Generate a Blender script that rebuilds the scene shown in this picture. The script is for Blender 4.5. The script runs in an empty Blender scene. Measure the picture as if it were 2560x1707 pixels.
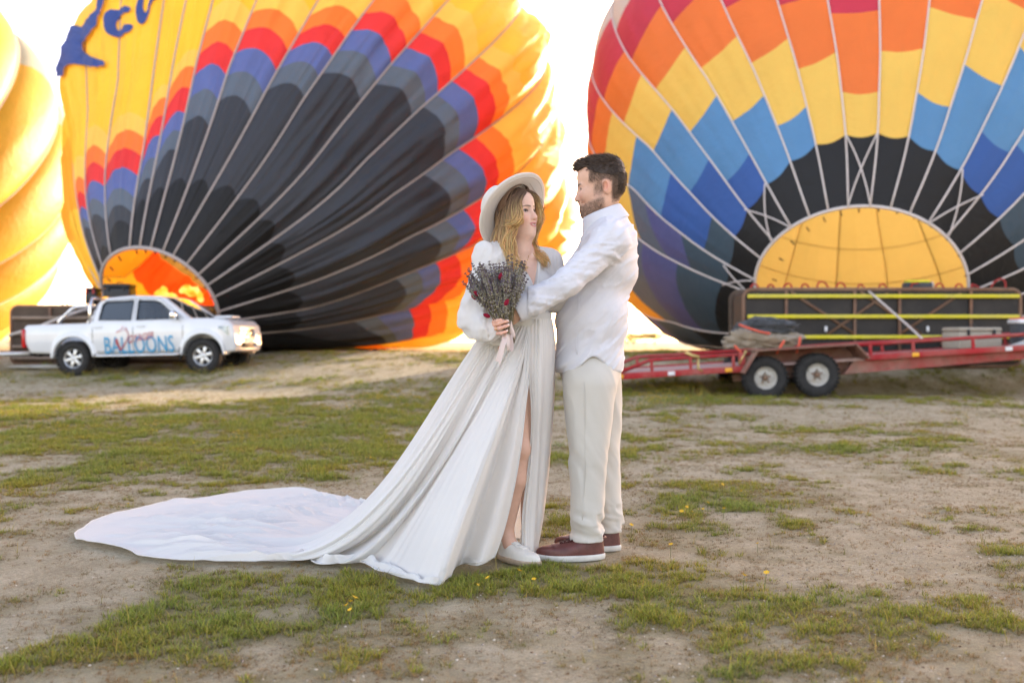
import bpy, bmesh, math, random
import numpy as np
from mathutils import Vector, Matrix

# ------------------------------------------------------------------ camera, sky, sun, exposure
scene = bpy.context.scene
FPX = 2489.0                      # focal length in photo pixels (35 mm lens, 36 mm sensor, 2560 px)
CAM = np.array((0.0, 0.0, 0.973))
cam_data = bpy.data.cameras.new('camera')
cam_data.lens = 35.0
cam_data.sensor_width = 36.0
cam_data.clip_start = 0.05
cam_data.clip_end = 6000.0
cam_data.dof.use_dof = True
cam_data.dof.focus_distance = 4.4
cam_data.dof.aperture_fstop = 2.0
cam = bpy.data.objects.new('camera', cam_data)
cam.location = CAM.tolist()
cam.rotation_euler = (math.radians(90), 0, 0)
scene.collection.objects.link(cam)
scene.camera = cam

SUN_AZ = math.radians(27.0)       # to the right of the viewing direction
SUN_EL = math.radians(9.0)
world = bpy.data.worlds.new('World')
scene.world = world
world.use_nodes = True
wn = world.node_tree
for n in list(wn.nodes):
    wn.nodes.remove(n)
sky = wn.nodes.new('ShaderNodeTexSky')
sky.sky_type = 'NISHITA'
sky.sun_disc = False
sky.sun_elevation = SUN_EL
sky.sun_rotation = SUN_AZ
sky.air_density = 0.7
sky.dust_density = 1.5
sky.ozone_density = 0.25
bg = wn.nodes.new('ShaderNodeBackground')
bg.inputs['Strength'].default_value = 0.15
wo = wn.nodes.new('ShaderNodeOutputWorld')
warm = wn.nodes.new('ShaderNodeMix'); warm.data_type = 'RGBA'; warm.blend_type = 'MULTIPLY'
warm.inputs[0].default_value = 1.0
warm.inputs[7].default_value = (1.30, 1.02, 0.94, 1.0)      # hazy morning air, a touch warmer than the clear-sky model
wn.links.new(sky.outputs[0], warm.inputs[6])
wn.links.new(warm.outputs[2], bg.inputs['Color'])
wn.links.new(bg.outputs[0], wo.inputs['Surface'])

sun_data = bpy.data.lights.new('sun', 'SUN')
sun_data.energy = 2.3
sun_data.angle = math.radians(0.6)
sun_data.color = (1.0, 0.80, 0.52)
sun = bpy.data.objects.new('sun', sun_data)
SUN_DIR = Vector((math.sin(SUN_AZ) * math.cos(SUN_EL), math.cos(SUN_AZ) * math.cos(SUN_EL), math.sin(SUN_EL)))
sun.rotation_euler = SUN_DIR.to_track_quat('Z', 'Y').to_euler()
sun.location = (0, 0, 30)
scene.collection.objects.link(sun)

vs = scene.view_settings
vs.view_transform = 'Standard'
vs.look = 'None'
vs.exposure = 2.72
vs.gamma = 1.0
vs.use_curve_mapping = False
scene.render.film_transparent = False
scene.cycles.use_denoising = True
scene.cycles.max_bounces = 10
scene.cycles.transmission_bounces = 8
scene.cycles.transparent_max_bounces = 12
scene.cycles.caustics_reflective = False
scene.cycles.caustics_refractive = False
scene.cycles.sample_clamp_indirect = 8.0

# ------------------------------------------------------------------ helpers
COL = scene.collection
rng = np.random.default_rng(7)
random.seed(7)

def P(u, v, Y):
    """photo pixel (2560 x 1707) at depth Y -> world point"""
    return np.array(((u - 1280.0) / FPX * Y, Y, CAM[2] - (v - 853.5) / FPX * Y))

def PV(x, y, Y):
    """the same for pixels of a 2352 wide view of the photo"""
    return P(x * 1.08844, y * 1.08844, Y)

def proj(p):
    p = np.asarray(p, float)
    return np.stack([1280 + FPX * p[..., 0] / p[..., 1], 853.5 - FPX * (p[..., 2] - CAM[2]) / p[..., 1]], -1)

def smoothstep(a, b, x):
    t = np.clip((np.asarray(x, float) - a) / (b - a), 0, 1)
    return t * t * (3 - 2 * t)

def hash2(ix, iy, seed):
    h = (ix.astype(np.int64) * 374761393 + iy.astype(np.int64) * 668265263 + seed * 1442695041) & 0xffffffff
    h = ((h ^ (h >> 13)) * 1274126177) & 0xffffffff
    return ((h ^ (h >> 16)) & 0xffff) / 65535.0

def vnoise(x, y, seed=0):
    x = np.asarray(x, float); y = np.asarray(y, float)
    ix = np.floor(x); iy = np.floor(y); fx = x - ix; fy = y - iy
    fx = fx * fx * (3 - 2 * fx); fy = fy * fy * (3 - 2 * fy)
    a = hash2(ix, iy, seed); b = hash2(ix + 1, iy, seed); c = hash2(ix, iy + 1, seed); d = hash2(ix + 1, iy + 1, seed)
    return (a * (1 - fx) + b * fx) * (1 - fy) + (c * (1 - fx) + d * fx) * fy

def fbm(x, y, seed=0, o=4):
    s = 0; a = 0.5; t = 0
    for k in range(o):
        s = s + a * vnoise(x * 2 ** k, y * 2 ** k, seed + 17 * k); t += a; a *= 0.5
    return s / t

def empty(name, loc=(0, 0, 0), rot=(0, 0, 0), label=None, cat=None, group=None):
    o = bpy.data.objects.new(name, None)
    o.empty_display_size = 0.1
    o.location = tuple(float(c) for c in loc); o.rotation_euler = rot
    COL.objects.link(o)
    tag(o, label, cat, group)
    return o

def tag(o, label=None, cat=None, group=None, kind=None):
    if label: o['label'] = label
    if cat: o['category'] = cat
    if group: o['group'] = group
    if kind: o['kind'] = kind
    return o

def mesh_data(name, verts, faces, mats, smooth=True, normals=None, colors=None, fmat=None):
    me = bpy.data.meshes.new(name)
    v = np.asarray(verts, float)
    me.from_pydata(v.tolist(), [], [tuple(int(i) for i in f) for f in faces] if not isinstance(faces, np.ndarray) else faces.tolist())
    for m in (mats if isinstance(mats, (list, tuple)) else [mats]):
        me.materials.append(m)
    if smooth:
        me.polygons.foreach_set('use_smooth', np.ones(len(me.polygons), bool))
    if fmat is not None:
        me.polygons.foreach_set('material_index', np.asarray(fmat, np.int32))
    if colors is not None:
        at = me.color_attributes.new('col', 'FLOAT_COLOR', 'POINT')
        c = np.ones((len(v), 4)); c[:, :3] = colors
        at.data.foreach_set('color', c.ravel())
    me.update()
    if normals is not None:
        me.normals_split_custom_set_from_vertices(np.asarray(normals, float).tolist())
    return me

def obj(name, verts, faces, mats, parent=None, base=None, **kw):
    """one mesh object; verts in world space are moved to the parent's base when base is given"""
    v = np.asarray(verts, float)
    if base is not None:
        v = v - np.asarray(base, float)
    o = bpy.data.objects.new(name, mesh_data(name, v, faces, mats, **kw))
    COL.objects.link(o)
    if parent is not None:
        o.parent = parent
    return o

# -- geometry collectors: each returns (verts, faces)
def merge(*gs):
    V = []; F = []; n = 0
    for v, f in gs:
        v = np.asarray(v, float)
        V.append(v); F += [tuple(int(i) + n for i in q) for q in f]; n += len(v)
    return np.concatenate(V), F

def box(cx, cy, cz, sx, sy, sz, bev=0.0, M=None):
    bm = bmesh.new()
    bmesh.ops.create_cube(bm, size=1.0)
    for v in bm.verts:
        v.co = Vector((v.co.x * sx, v.co.y * sy, v.co.z * sz))
    if bev > 0:
        bmesh.ops.bevel(bm, geom=bm.edges[:], offset=bev, segments=2, affect='EDGES', profile=0.5)
    bm.verts.index_update()
    V = np.array([v.co[:] for v in bm.verts]); F = [tuple(v.index for v in f.verts) for f in bm.faces]
    bm.free()
    if M is not None:
        V = V @ np.asarray(M).T
    return V + np.array((cx, cy, cz)), F

def frames(pts, up=(0, 0, 1)):
    pts = np.asarray(pts, float)
    T = np.gradient(pts, axis=0)
    T /= np.linalg.norm(T, axis=1)[:, None] + 1e-12
    N = np.zeros_like(T); B = np.zeros_like(T)
    u = np.asarray(up, float)
    if abs(T[0] @ u) > 0.95: u = np.array((1.0, 0, 0)) if abs(T[0][0]) < 0.9 else np.array((0, 1.0, 0))
    n = u - T[0] * (u @ T[0]); n /= np.linalg.norm(n)
    for i in range(len(pts)):
        n = n - T[i] * (n @ T[i]); n /= np.linalg.norm(n) + 1e-12
        N[i] = n; B[i] = np.cross(T[i], n)
    return T, N, B

def tube(pts, r, seg=8, cap=True, closed=False, flat=1.0, up=(0, 0, 1)):
    pts = np.asarray(pts, float); n = len(pts)
    if closed:
        ext = np.concatenate([pts[-1:], pts, pts[:1]])
        T, N, B = frames(ext, up); N = N[1:-1]; B = B[1:-1]
    else:
        T, N, B = frames(pts, up)
    r = np.broadcast_to(np.asarray(r, float), (n,))
    a = np.linspace(0, 2 * math.pi, seg, endpoint=False)
    V = pts[:, None, :] + r[:, None, None] * (np.cos(a)[None, :, None] * N[:, None, :] * flat + np.sin(a)[None, :, None] * B[:, None, :])
    V = V.reshape(-1, 3)
    F = []
    for i in range(n if closed else n - 1):
        j = (i + 1) % n
        for k in range(seg):
            l = (k + 1) % seg
            F.append((i * seg + k, i * seg + l, j * seg + l, j * seg + k))
    if cap and not closed:
        F.append(tuple(range(seg))[::-1]); F.append(tuple((n - 1) * seg + k for k in range(seg)))
    return V, F

def lathe(prof, seg=32, M=None, loc=(0, 0, 0), cap=True):
    """prof: list of (radius, z); axis z, then matrix M (3x3)"""
    prof = np.asarray(prof, float); n = len(prof)
    a = np.linspace(0, 2 * math.pi, seg, endpoint=False)
    V = np.stack([prof[:, 0][:, None] * np.cos(a), prof[:, 0][:, None] * np.sin(a), np.repeat(prof[:, 1][:, None], seg, 1)], -1).reshape(-1, 3)
    F = []
    for i in range(n - 1):
        for k in range(seg):
            l = (k + 1) % seg
            F.append((i * seg + k, i * seg + l, (i + 1) * seg + l, (i + 1) * seg + k))
    if cap:
        if prof[0, 0] > 1e-6: F.append(tuple(range(seg))[::-1])
        if prof[-1, 0] > 1e-6: F.append(tuple((n - 1) * seg + k for k in range(seg)))
    if M is not None: V = V @ np.asarray(M).T
    return V + np.asarray(loc, float), F

def grid_faces(nu, nv, wrap=False):
    F = []
    for i in range(nu if wrap else nu - 1):
        for j in range(nv - 1):
            i2 = (i + 1) % nu
            F.append((i * nv + j, i2 * nv + j, i2 * nv + j + 1, i * nv + j + 1))
    return F

def grid_normals(Pg):
    du = np.gradient(Pg, axis=0); dv = np.gradient(Pg, axis=1)
    n = np.cross(du, dv)
    return n / (np.linalg.norm(n, axis=-1, keepdims=True) + 1e-12)

def prism(poly, y0, y1, axis='y'):
    """poly in (x, z), extruded along y"""
    n = len(poly)
    V = [(p[0], y0, p[1]) for p in poly] + [(p[0], y1, p[1]) for p in poly]
    F = [tuple(range(n)), tuple(range(2 * n - 1, n - 1, -1))]
    for i in range(n):
        j = (i + 1) % n
        F.append((i, i + n, j + n, j))
    return np.array(V, float), F

def copy_tree(o, parent=None):
    c = o.copy(); COL.objects.link(c); c.parent = parent
    for ch in list(o.children):
        copy_tree(ch, c)
    return c

# ------------------------------------------------------------------ materials
def srgb(*c):
    return tuple((x / 12.92 if x <= 0.04045 else ((x + 0.055) / 1.055) ** 2.4) for x in (v / 255.0 for v in c))

class NB:
    """small node-graph builder"""
    def __init__(s, name):
        s.m = bpy.data.materials.new(name); s.m.use_nodes = True
        s.t = s.m.node_tree
        for n in list(s.t.nodes): s.t.nodes.remove(n)
        s.out = s.t.nodes.new('ShaderNodeOutputMaterial')
    def n(s, typ, ins=None, **props):
        nd = s.t.nodes.new(typ)
        for k, v in props.items(): setattr(nd, k, v)
        for k, v in (ins or {}).items():
            if isinstance(v, bpy.types.NodeSocket): s.t.links.new(v, nd.inputs[k])
            else: nd.inputs[k].default_value = v
        return nd
    def noise(s, scale, detail=4, rough=0.55, vec=None, dist=0.0):
        if vec is None: vec = s.n('ShaderNodeTexCoord').outputs['Object']
        return s.n('ShaderNodeTexNoise', {'Scale': scale, 'Detail': detail, 'Roughness': rough, 'Distortion': dist, 'Vector': vec}).outputs['Fac']
    def ramp(s, fac, stops):
        r = s.n('ShaderNodeValToRGB', {'Fac': fac})
        el = r.color_ramp.elements
        while len(el) < len(stops): el.new(0.5)
        for e, (p, c) in zip(el, stops):
            e.position = p; e.color = tuple(c) + (1,) if len(c) == 3 else c
        return r.outputs['Color']
    def mix(s, fac, a, b, mode='MIX'):
        m = s.n('ShaderNodeMix', data_type='RGBA', blend_type=mode)
        for i, v in ((0, fac), (6, a), (7, b)):
            sock = m.inputs[i]
            if isinstance(v, bpy.types.NodeSocket): s.t.links.new(v, sock)
            elif i == 0: sock.default_value = v
            else: sock.default_value = tuple(v) + (1,) if len(v) == 3 else v
        return m.outputs[2]
    def math(s, op, a, b=0.0):
        m = s.n('ShaderNodeMath', operation=op)
        for sock, v in ((m.inputs[0], a), (m.inputs[1], b)):
            if isinstance(v, bpy.types.NodeSocket): s.t.links.new(v, sock)
            else: sock.default_value = v
        return m.outputs[0]
    def bump(s, h, strength=0.3, dist=0.01):
        return s.n('ShaderNodeBump', {'Height': h, 'Strength': strength, 'Distance': dist}).outputs['Normal']
    def done(s, shader):
        s.t.links.new(shader, s.out.inputs['Surface']); return s.m

def mat_plain(name, color, rough=0.6, metal=0.0, var=0.12, scale=8.0, bump=0.0, bscale=60.0, spec=0.4, coat=0.0):
    b = NB(name)
    f = b.noise(scale, 5)
    lo = [c * (1 - var) for c in color]; hi = [min(1, c * (1 + var)) for c in color]
    c = b.ramp(f, [(0.3, lo), (0.7, hi)])
    ins = {'Base Color': c, 'Roughness': rough, 'Metallic': metal, 'Specular IOR Level': spec, 'Coat Weight': coat}
    if bump > 0: ins['Normal'] = b.bump(b.noise(bscale, 4), bump, 0.01)
    return b.done(b.n('ShaderNodeBsdfPrincipled', ins).outputs[0])

def mat_cloth(name, color, trans=0.25, rough=0.9, scale=350.0, bump=0.15, var=0.05, wscale=9.0, wbump=0.0):
    """woven cloth: diffuse with some light passing through"""
    b = NB(name)
    f = b.noise(3.0, 4)
    c = b.ramp(f, [(0.3, [x * (1 - var) for x in color]), (0.7, [min(1, x * (1 + var)) for x in color])])
    h = b.noise(scale, 2)
    nrm = b.bump(h, bump, 0.002)
    if wbump > 0:
        w = b.noise(wscale, 3, 0.5, dist=0.6)
        nd = b.n('ShaderNodeBump', {'Height': w, 'Strength': wbump, 'Distance': 0.02, 'Normal': nrm})
        nrm = nd.outputs['Normal']
    p = b.n('ShaderNodeBsdfPrincipled', {'Base Color': c, 'Roughness': rough, 'Specular IOR Level': 0.2, 'Sheen Weight': 0.15, 'Normal': nrm})
    t = b.n('ShaderNodeBsdfTranslucent', {'Color': c, 'Normal': nrm})
    m = b.n('ShaderNodeMixShader', {0: trans, 1: p.outputs[0], 2: t.outputs[0]})
    return b.done(m.outputs[0])

def mat_vcol(name, rough=0.6, bump=0.0, bscale=200.0, spec=0.4, sss=0.0, trans=0.0, var=0.0, vscale=30.0):
    """colour from the mesh's own colour attribute (skin tone, lips, brows, hair ...)"""
    b = NB(name)
    a = b.n('ShaderNodeVertexColor', layer_name='col').outputs['Color']
    if var > 0:
        f = b.ramp(b.noise(vscale, 4), [(0.3, (1 - var,) * 3), (0.7, (1 + var * 0.6,) * 3)])
        a = b.mix(1.0, a, f, 'MULTIPLY')
    ins = {'Base Color': a, 'Roughness': rough, 'Specular IOR Level': spec}
    if sss > 0:
        ins['Subsurface Weight'] = sss; ins['Subsurface Radius'] = (0.012, 0.005, 0.003); ins['Subsurface Scale'] = 0.5
    if bump > 0: ins['Normal'] = b.bump(b.noise(bscale, 3), bump, 0.002)
    p = b.n('ShaderNodeBsdfPrincipled', ins).outputs[0]
    if trans > 0:
        t = b.n('ShaderNodeBsdfTranslucent', {'Color': a}).outputs[0]
        p = b.n('ShaderNodeMixShader', {0: trans, 1: p, 2: t}).outputs[0]
    return b.done(p)
# ------------------------------------------------------------------ implicit-surface modelling
def surface_nets(f, lo, h):
    """zero surface of the sampled field f (grid origin lo, spacing h) as a quad mesh"""
    f = np.asarray(f, np.float32)
    s = f < 0
    nx, ny, nz = f.shape
    cnt = np.zeros((nx - 1, ny - 1, nz - 1), np.int8)
    for dx in (0, 1):
        for dy in (0, 1):
            for dz in (0, 1):
                cnt += s[dx:nx - 1 + dx, dy:ny - 1 + dy, dz:nz - 1 + dz]
    act = (cnt > 0) & (cnt < 8)
    idx = np.argwhere(act)
    n = len(idx)
    vid = np.full(act.shape, -1, np.int64); vid[act] = np.arange(n)
    # argwhere order equals boolean-mask order
    corner = {}
    I, J, K = idx[:, 0], idx[:, 1], idx[:, 2]
    for dx in (0, 1):
        for dy in (0, 1):
            for dz in (0, 1):
                corner[(dx, dy, dz)] = f[I + dx, J + dy, K + dz]
    acc = np.zeros((n, 3)); c = np.zeros(n)
    for a in corner:
        for d in range(3):
            if a[d] == 0:
                bq = list(a); bq[d] = 1; bq = tuple(bq)
                fa, fb = corner[a], corner[bq]
                m = (fa < 0) != (fb < 0)
                t = np.where(m, fa / np.where(m, fa - fb, 1), 0)
                p = np.zeros((n, 3)); p[:] = a; p[:, d] = t
                acc[m] += p[m]; c[m] += 1
    V = (idx + acc / np.maximum(c, 1)[:, None]) * h + np.asarray(lo, float)
    F = []
    def quads(axis):
        sl0 = [slice(None)] * 3; sl1 = [slice(None)] * 3
        sl0[axis] = slice(0, -1); sl1[axis] = slice(1, None)
        s0 = s[tuple(sl0)]; s1 = s[tuple(sl1)]
        ch = np.argwhere(s0 != s1)
        o = [0, 1, 2]; o.remove(axis); u, v = o
        ok = (ch[:, u] > 0) & (ch[:, v] > 0) & (ch[:, u] < f.shape[u] - 1) & (ch[:, v] < f.shape[v] - 1)
        ch = ch[ok]
        flip = s0[ch[:, 0], ch[:, 1], ch[:, 2]]
        def g(du, dv):
            q = ch.copy(); q[:, u] += du; q[:, v] += dv
            return vid[q[:, 0], q[:, 1], q[:, 2]]
        q = np.stack([g(-1, -1), g(0, -1), g(0, 0), g(-1, 0)], -1)
        if axis == 1: flip = ~flip
        q[~flip] = q[~flip][:, ::-1]
        return q
    Fq = np.concatenate([quads(0), quads(1), quads(2)])
    return V, Fq[(Fq >= 0).all(1)]

class Field:
    """signed distance field on a grid, built up by smooth unions and cuts"""
    def __init__(s, lo, hi, h):
        s.lo = np.asarray(lo, float); s.h = h
        ax = [np.arange(lo[i], hi[i] + h, h, dtype=np.float32) for i in range(3)]
        s.X, s.Y, s.Z = np.meshgrid(*ax, indexing='ij')
        s.f = np.full(s.X.shape, 1.0, np.float32)
    def _box(s, lo, hi):
        sl = []
        for i in range(3):
            n = s.f.shape[i]
            a = int(max(0, math.floor((lo[i] - s.lo[i]) / s.h))); b = int(min(n, math.ceil((hi[i] - s.lo[i]) / s.h) + 1))
            if b <= a: return None
            sl.append(slice(a, b))
        return tuple(sl)
    def ell(s, c, r, R=None):
        """ellipsoid; R columns are its axes"""
        c = np.asarray(c, np.float32); r = np.broadcast_to(np.asarray(r, np.float32), (3,))
        m = float(r.max()) + s.pad
        sl = s._box(c - m, c + m)
        if sl is None: return None, None
        x = s.X[sl] - c[0]; y = s.Y[sl] - c[1]; z = s.Z[sl] - c[2]
        if R is not None:
            R = np.asarray(R, np.float32)
            x, y, z = x * R[0, 0] + y * R[1, 0] + z * R[2, 0], x * R[0, 1] + y * R[1, 1] + z * R[2, 1], x * R[0, 2] + y * R[1, 2] + z * R[2, 2]
        x = x / r[0]; y = y / r[1]; z = z / r[2]
        k0 = np.sqrt(x * x + y * y + z * z) + 1e-6
        k1 = np.sqrt((x / r[0]) ** 2 + (y / r[1]) ** 2 + (z / r[2]) ** 2) + 1e-6
        return sl, k0 * (k0 - 1) / k1
    def cone(s, a, b, ra, rb):
        a = np.asarray(a, np.float32); b = np.asarray(b, np.float32)
        m = max(ra, rb) + s.pad
        sl = s._box(np.minimum(a, b) - m, np.maximum(a, b) + m)
        if sl is None: return None, None
        d = b - a; L = float(d @ d) + 1e-9
        x = s.X[sl] - a[0]; y = s.Y[sl] - a[1]; z = s.Z[sl] - a[2]
        t = np.clip((x * d[0] + y * d[1] + z * d[2]) / L, 0, 1)
        q = np.sqrt((x - t * d[0]) ** 2 + (y - t * d[1]) ** 2 + (z - t * d[2]) ** 2)
        return sl, q - (ra + (rb - ra) * t)
    pad = 0.06
    def add(s, sd, k=0.02):
        sl, d = sd
        if sl is None: return s
        f = s.f[sl]
        h = np.clip(0.5 + 0.5 * (f - d) / k, 0, 1)
        s.f[sl] = f * (1 - h) + d * h - k * h * (1 - h)
        return s
    def cut(s, sd, k=0.01):
        sl, d = sd
        if sl is None: return s
        f = s.f[sl]
        h = np.clip(0.5 - 0.5 * (f + d) / k, 0, 1)
        s.f[sl] = f * (1 - h) - d * h + k * h * (1 - h)
        return s
    def mesh(s):
        f = s.f
        f[0] = f[-1] = 1; f[:, 0] = f[:, -1] = 1; f[:, :, 0] = f[:, :, -1] = 1
        return surface_nets(f, s.lo, s.h)

def sd_poly(px, pz, poly):
    poly = np.asarray(poly, float)
    d = np.full(px.shape, 1e9); inside = np.zeros(px.shape, bool)
    n = len(poly)
    for i in range(n):
        a = poly[i]; b_ = poly[(i + 1) % n]
        e = b_ - a
        wx = px - a[0]; wz = pz - a[1]
        t = np.clip((wx * e[0] + wz * e[1]) / (e @ e), 0, 1)
        d = np.minimum(d, (wx - t * e[0]) ** 2 + (wz - t * e[1]) ** 2)
        c = ((a[1] > pz) != (b_[1] > pz)) & (px < (b_[0] - a[0]) * (pz - a[1]) / (b_[1] - a[1] + 1e-12) + a[0])
        inside ^= c
    d = np.sqrt(d)
    return np.where(inside, -d, d)
def smax(a, b_, k):
    h = np.clip(0.5 - 0.5 * (b_ - a) / k, 0, 1)
    return b_ * (1 - h) + a * h + k * h * (1 - h)
def smin_(a, b_, k): return -smax(-a, -b_, k)

# ------------------------------------------------------------------ ground
def ground_h(x, y):
    x = np.asarray(x, float); y = np.asarray(y, float)
    y0 = 17.0 + 2.4 * smoothstep(-3.5, -7.5, x) + 1.2 * smoothstep(0.5, 3, x)
    h = 0.70 * smoothstep(0, 1, (y - y0) / (9.5 - 6.0 * smoothstep(0.5, 3.5, x)))
    h = h + 0.10 * np.exp(-((x + 6.3) / 1.6) ** 2 - ((y - 22.3) / 2.0) ** 2)
    h = h + 0.16 * np.exp(-((x + 1.5) / 3.0) ** 2 - ((y - 19.5) / 2.6) ** 2)
    far = smoothstep(5.0, 9.0, y)
    h = h + (0.012 + 0.05 * far) * (fbm(x * 0.7, y * 0.7, 3, 3) - 0.5) + 0.012 * (fbm(x * 3.1, y * 3.1, 5, 3) - 0.5)
    h = h + 0.14 * smoothstep(60, 400, y) * np.sin(x * 0.01)
    return h

# grass cover, laid out on the ground from where the photo shows it: (view x, view y, rx, ry, weight)
GRASS_SPOTS = [
    (300, 985, 420, 70, 1.0), (820, 960, 300, 75, 1.0), (480, 1070, 420, 45, 0.75), (1010, 930, 180, 60, .8), (60, 1120, 120, 50, .35), (150, 1010, 260, 60, .5),
    (560, 1345, 190, 40, 0.7), (900, 1350, 260, 42, 0.9), (1280, 1345, 280, 48, 1.0), (1430, 1395, 420, 45, .8), (1700, 1440, 240, 40, .45),
    (430, 1490, 130, 35, .8), (1050, 1450, 190, 40, .75), (860, 1530, 200, 40, .7), (180, 1500, 230, 50, .35), (80, 1400, 140, 40, .3),
    (1600, 1120, 190, 40, .55), (1720, 1145, 150, 30, .9), (1800, 1050, 180, 25, .7), (1980, 1010, 160, 18, .6), (1560, 1210, 130, 40, .7), (1480, 1180, 90, 40, .4),
    (2000, 1195, 260, 20, .5), (2280, 1220, 120, 40, .35), (1280, 1200, 60, 60, .45), (1430, 1050, 120, 30, .45), (1560, 920, 200, 40, .7), (1700, 890, 260, 25, .55),
    (1330, 1060, 80, 60, .3), (2250, 1085, 160, 25, .45), (2150, 1480, 160, 35, .6), (2330, 1420, 110, 120, .6), (2330, 1330, 80, 60, .4), (2200, 1560, 260, 40, .4),
    (1800, 1530, 200, 40, .45), (1480, 1300, 100, 20, .6), (2090, 870, 260, 14, .7), (2290, 890, 110, 14, .7), (330, 880, 420, 10, .6), (820, 830, 250, 14, .5), (1500, 820, 80, 25, .4),
    (1300, 1520, 260, 40, .4), (650, 1430, 200, 40, .3)]
DIRT_SPOTS = [(260, 1300, 330, 60, 1.0), (650, 1170, 520, 35, .7), (2050, 1300, 300, 75, .9), (1850, 950, 380, 25, .8), (350, 905, 480, 22, 1.0), (850, 860, 320, 28, .9),
              (1800, 1190, 260, 12, .6), (2150, 1130, 220, 25, .6), (960, 1410, 160, 16, .6), (1250, 1265, 130, 25, .9), (1380, 1240, 60, 40, .7), (1100, 1500, 120, 18, .5), (1750, 1010, 300, 18, .5), (900, 1120, 260, 30, .7)]

def grass_mask(x, y):
    x = np.asarray(x, float); y = np.asarray(y, float)
    yy = np.maximum(y, 1.2)
    px = (1280 + FPX * x / yy) / 1.08844
    py = (853.5 + FPX * (CAM[2] - ground_h(x, y)) / yy) / 1.08844
    warp = 60 * (fbm(x * 1.3, y * 1.3, 21, 3) - 0.5)
    px = px + warp * 2.0; py = py + warp * 0.6
    m = 0.52 + 0 * x
    for (cx, cy, rx, ry, w) in GRASS_SPOTS:
        m = m + 0.34 * w * np.exp(-(((px - cx) / rx) ** 2 + ((py - cy) / ry) ** 2) ** 1.3)
    for (cx, cy, rx, ry, w) in DIRT_SPOTS:
        m = m - 0.34 * w * np.exp(-(((px - cx) / rx) ** 2 + ((py - cy) / ry) ** 2) ** 1.3)
    n = fbm(x * 1.6, y * 1.1, 31, 4) - 0.5
    n2 = fbm(x * 8.0, y * 7.0, 41, 4) - 0.5
    n3_ = fbm(x * 3.4 + 9, y * 2.4, 51, 3) - 0.5
    return np.clip(m + 1.2 * n + 0.95 * n2 + 0.7 * n3_, 0, 1)

def spaced(lo, dense_lo, dense_hi, hi, step, grow):
    a = list(np.arange(dense_lo, dense_hi + 1e-6, step))
    s = step; x = dense_hi
    while x < hi:
        s *= grow; x += s; a.append(x)
    s = step; x = dense_lo; b = []
    while x > lo:
        s *= grow; x -= s; b.append(x)
    return np.array(b[::-1] + a)

gx = spaced(-2500, -9, 9, 2500, 0.075, 1.07)
gy = spaced(-300, 2.4, 14, 5000, 0.075, 1.045)
GX, GY = np.meshgrid(gx, gy, indexing='ij')
GZ = ground_h(GX, GY)
gv = np.stack([GX, GY, GZ], -1).reshape(-1, 3)
ii, jj = np.meshgrid(np.arange(len(gx) - 1), np.arange(len(gy) - 1), indexing='ij')
a_ = (ii * len(gy) + jj).ravel(); nyg = len(gy)
gf = np.stack([a_, a_ + nyg, a_ + nyg + 1, a_ + 1], -1)

b = NB('dry_soil')
tc = b.n('ShaderNodeTexCoord').outputs['Object']
gm = b.n('ShaderNodeAttribute', attribute_name='grass').outputs['Fac']
big = b.noise(0.6, 5, 0.6, tc); med = b.noise(5, 6, 0.65, tc); fine = b.noise(60, 5, 0.7, tc); tiny = b.noise(330, 3, 0.6, tc)
soil = b.ramp(med, [(0.25, srgb(145, 133, 108)), (0.5, srgb(179, 168, 140)), (0.78, srgb(208, 198, 172))])
soil = b.mix(b.math('MULTIPLY', big, 0.6), soil, srgb(180, 167, 141))
grit = b.ramp(tiny, [(0.36, (0.55, 0.53, 0.52)), (0.47, (1.05, 1.05, 1.05)), (0.58, (1.1, 1.1, 1.1)), (0.68, (1.6, 1.58, 1.55))])
soil = b.mix(0.8, soil, grit, 'MULTIPLY')
fg = b.ramp(fine, [(0.3, (0.70, 0.68, 0.66)), (0.6, (1.22, 1.21, 1.20))])
soil = b.mix(0.75, soil, fg, 'MULTIPLY')
vor = b.n('ShaderNodeTexVoronoi', {'Scale': 75.0, 'Vector': tc, 'Randomness': 1.0})
peb = b.ramp(vor.outputs['Distance'], [(0.10, (1, 1, 1)), (0.22, (0, 0, 0))])
pebsel = b.ramp(b.noise(9, 3, 0.6, tc), [(0.5, (0, 0, 0)), (0.66, (1, 1, 1))])
pebf = b.math('MULTIPLY', peb, pebsel)
soil = b.mix(b.math('MULTIPLY', pebf, 0.55), soil, srgb(214, 200, 180))
turf = b.ramp(fine, [(0.3, srgb(96, 92, 54)), (0.5, srgb(128, 120, 74)), (0.7, srgb(160, 146, 102))])
gfac = b.ramp(b.math('ADD', gm, b.math('MULTIPLY', b.math('SUBTRACT', fine, 0.5), 0.9)), [(0.30, (0, 0, 0)), (0.95, (1, 1, 1))])
colr = b.mix(b.math('MULTIPLY', gfac, 0.75), soil, turf)
hgt = b.math('ADD', b.math('MULTIPLY', med, 0.9), b.math('ADD', b.math('MULTIPLY', fine, 0.30), b.math('ADD', b.math('MULTIPLY', tiny, 0.07), b.math('MULTIPLY', pebf, 0.15))))
nrm = b.bump(hgt, 1.0, 0.09)
M_soil = b.done(b.n('ShaderNodeBsdfPrincipled', {'Base Color': colr, 'Roughness': 0.95, 'Specular IOR Level': 0.1, 'Normal': nrm}).outputs[0])

ground = obj('ground', gv, gf, M_soil)
tag(ground, 'dry sandy field with patches of short grass', kind='structure')
at = ground.data.attributes.new('grass', 'FLOAT', 'POINT')
at.data.foreach_set('value', grass_mask(GX, GY).ravel())
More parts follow.
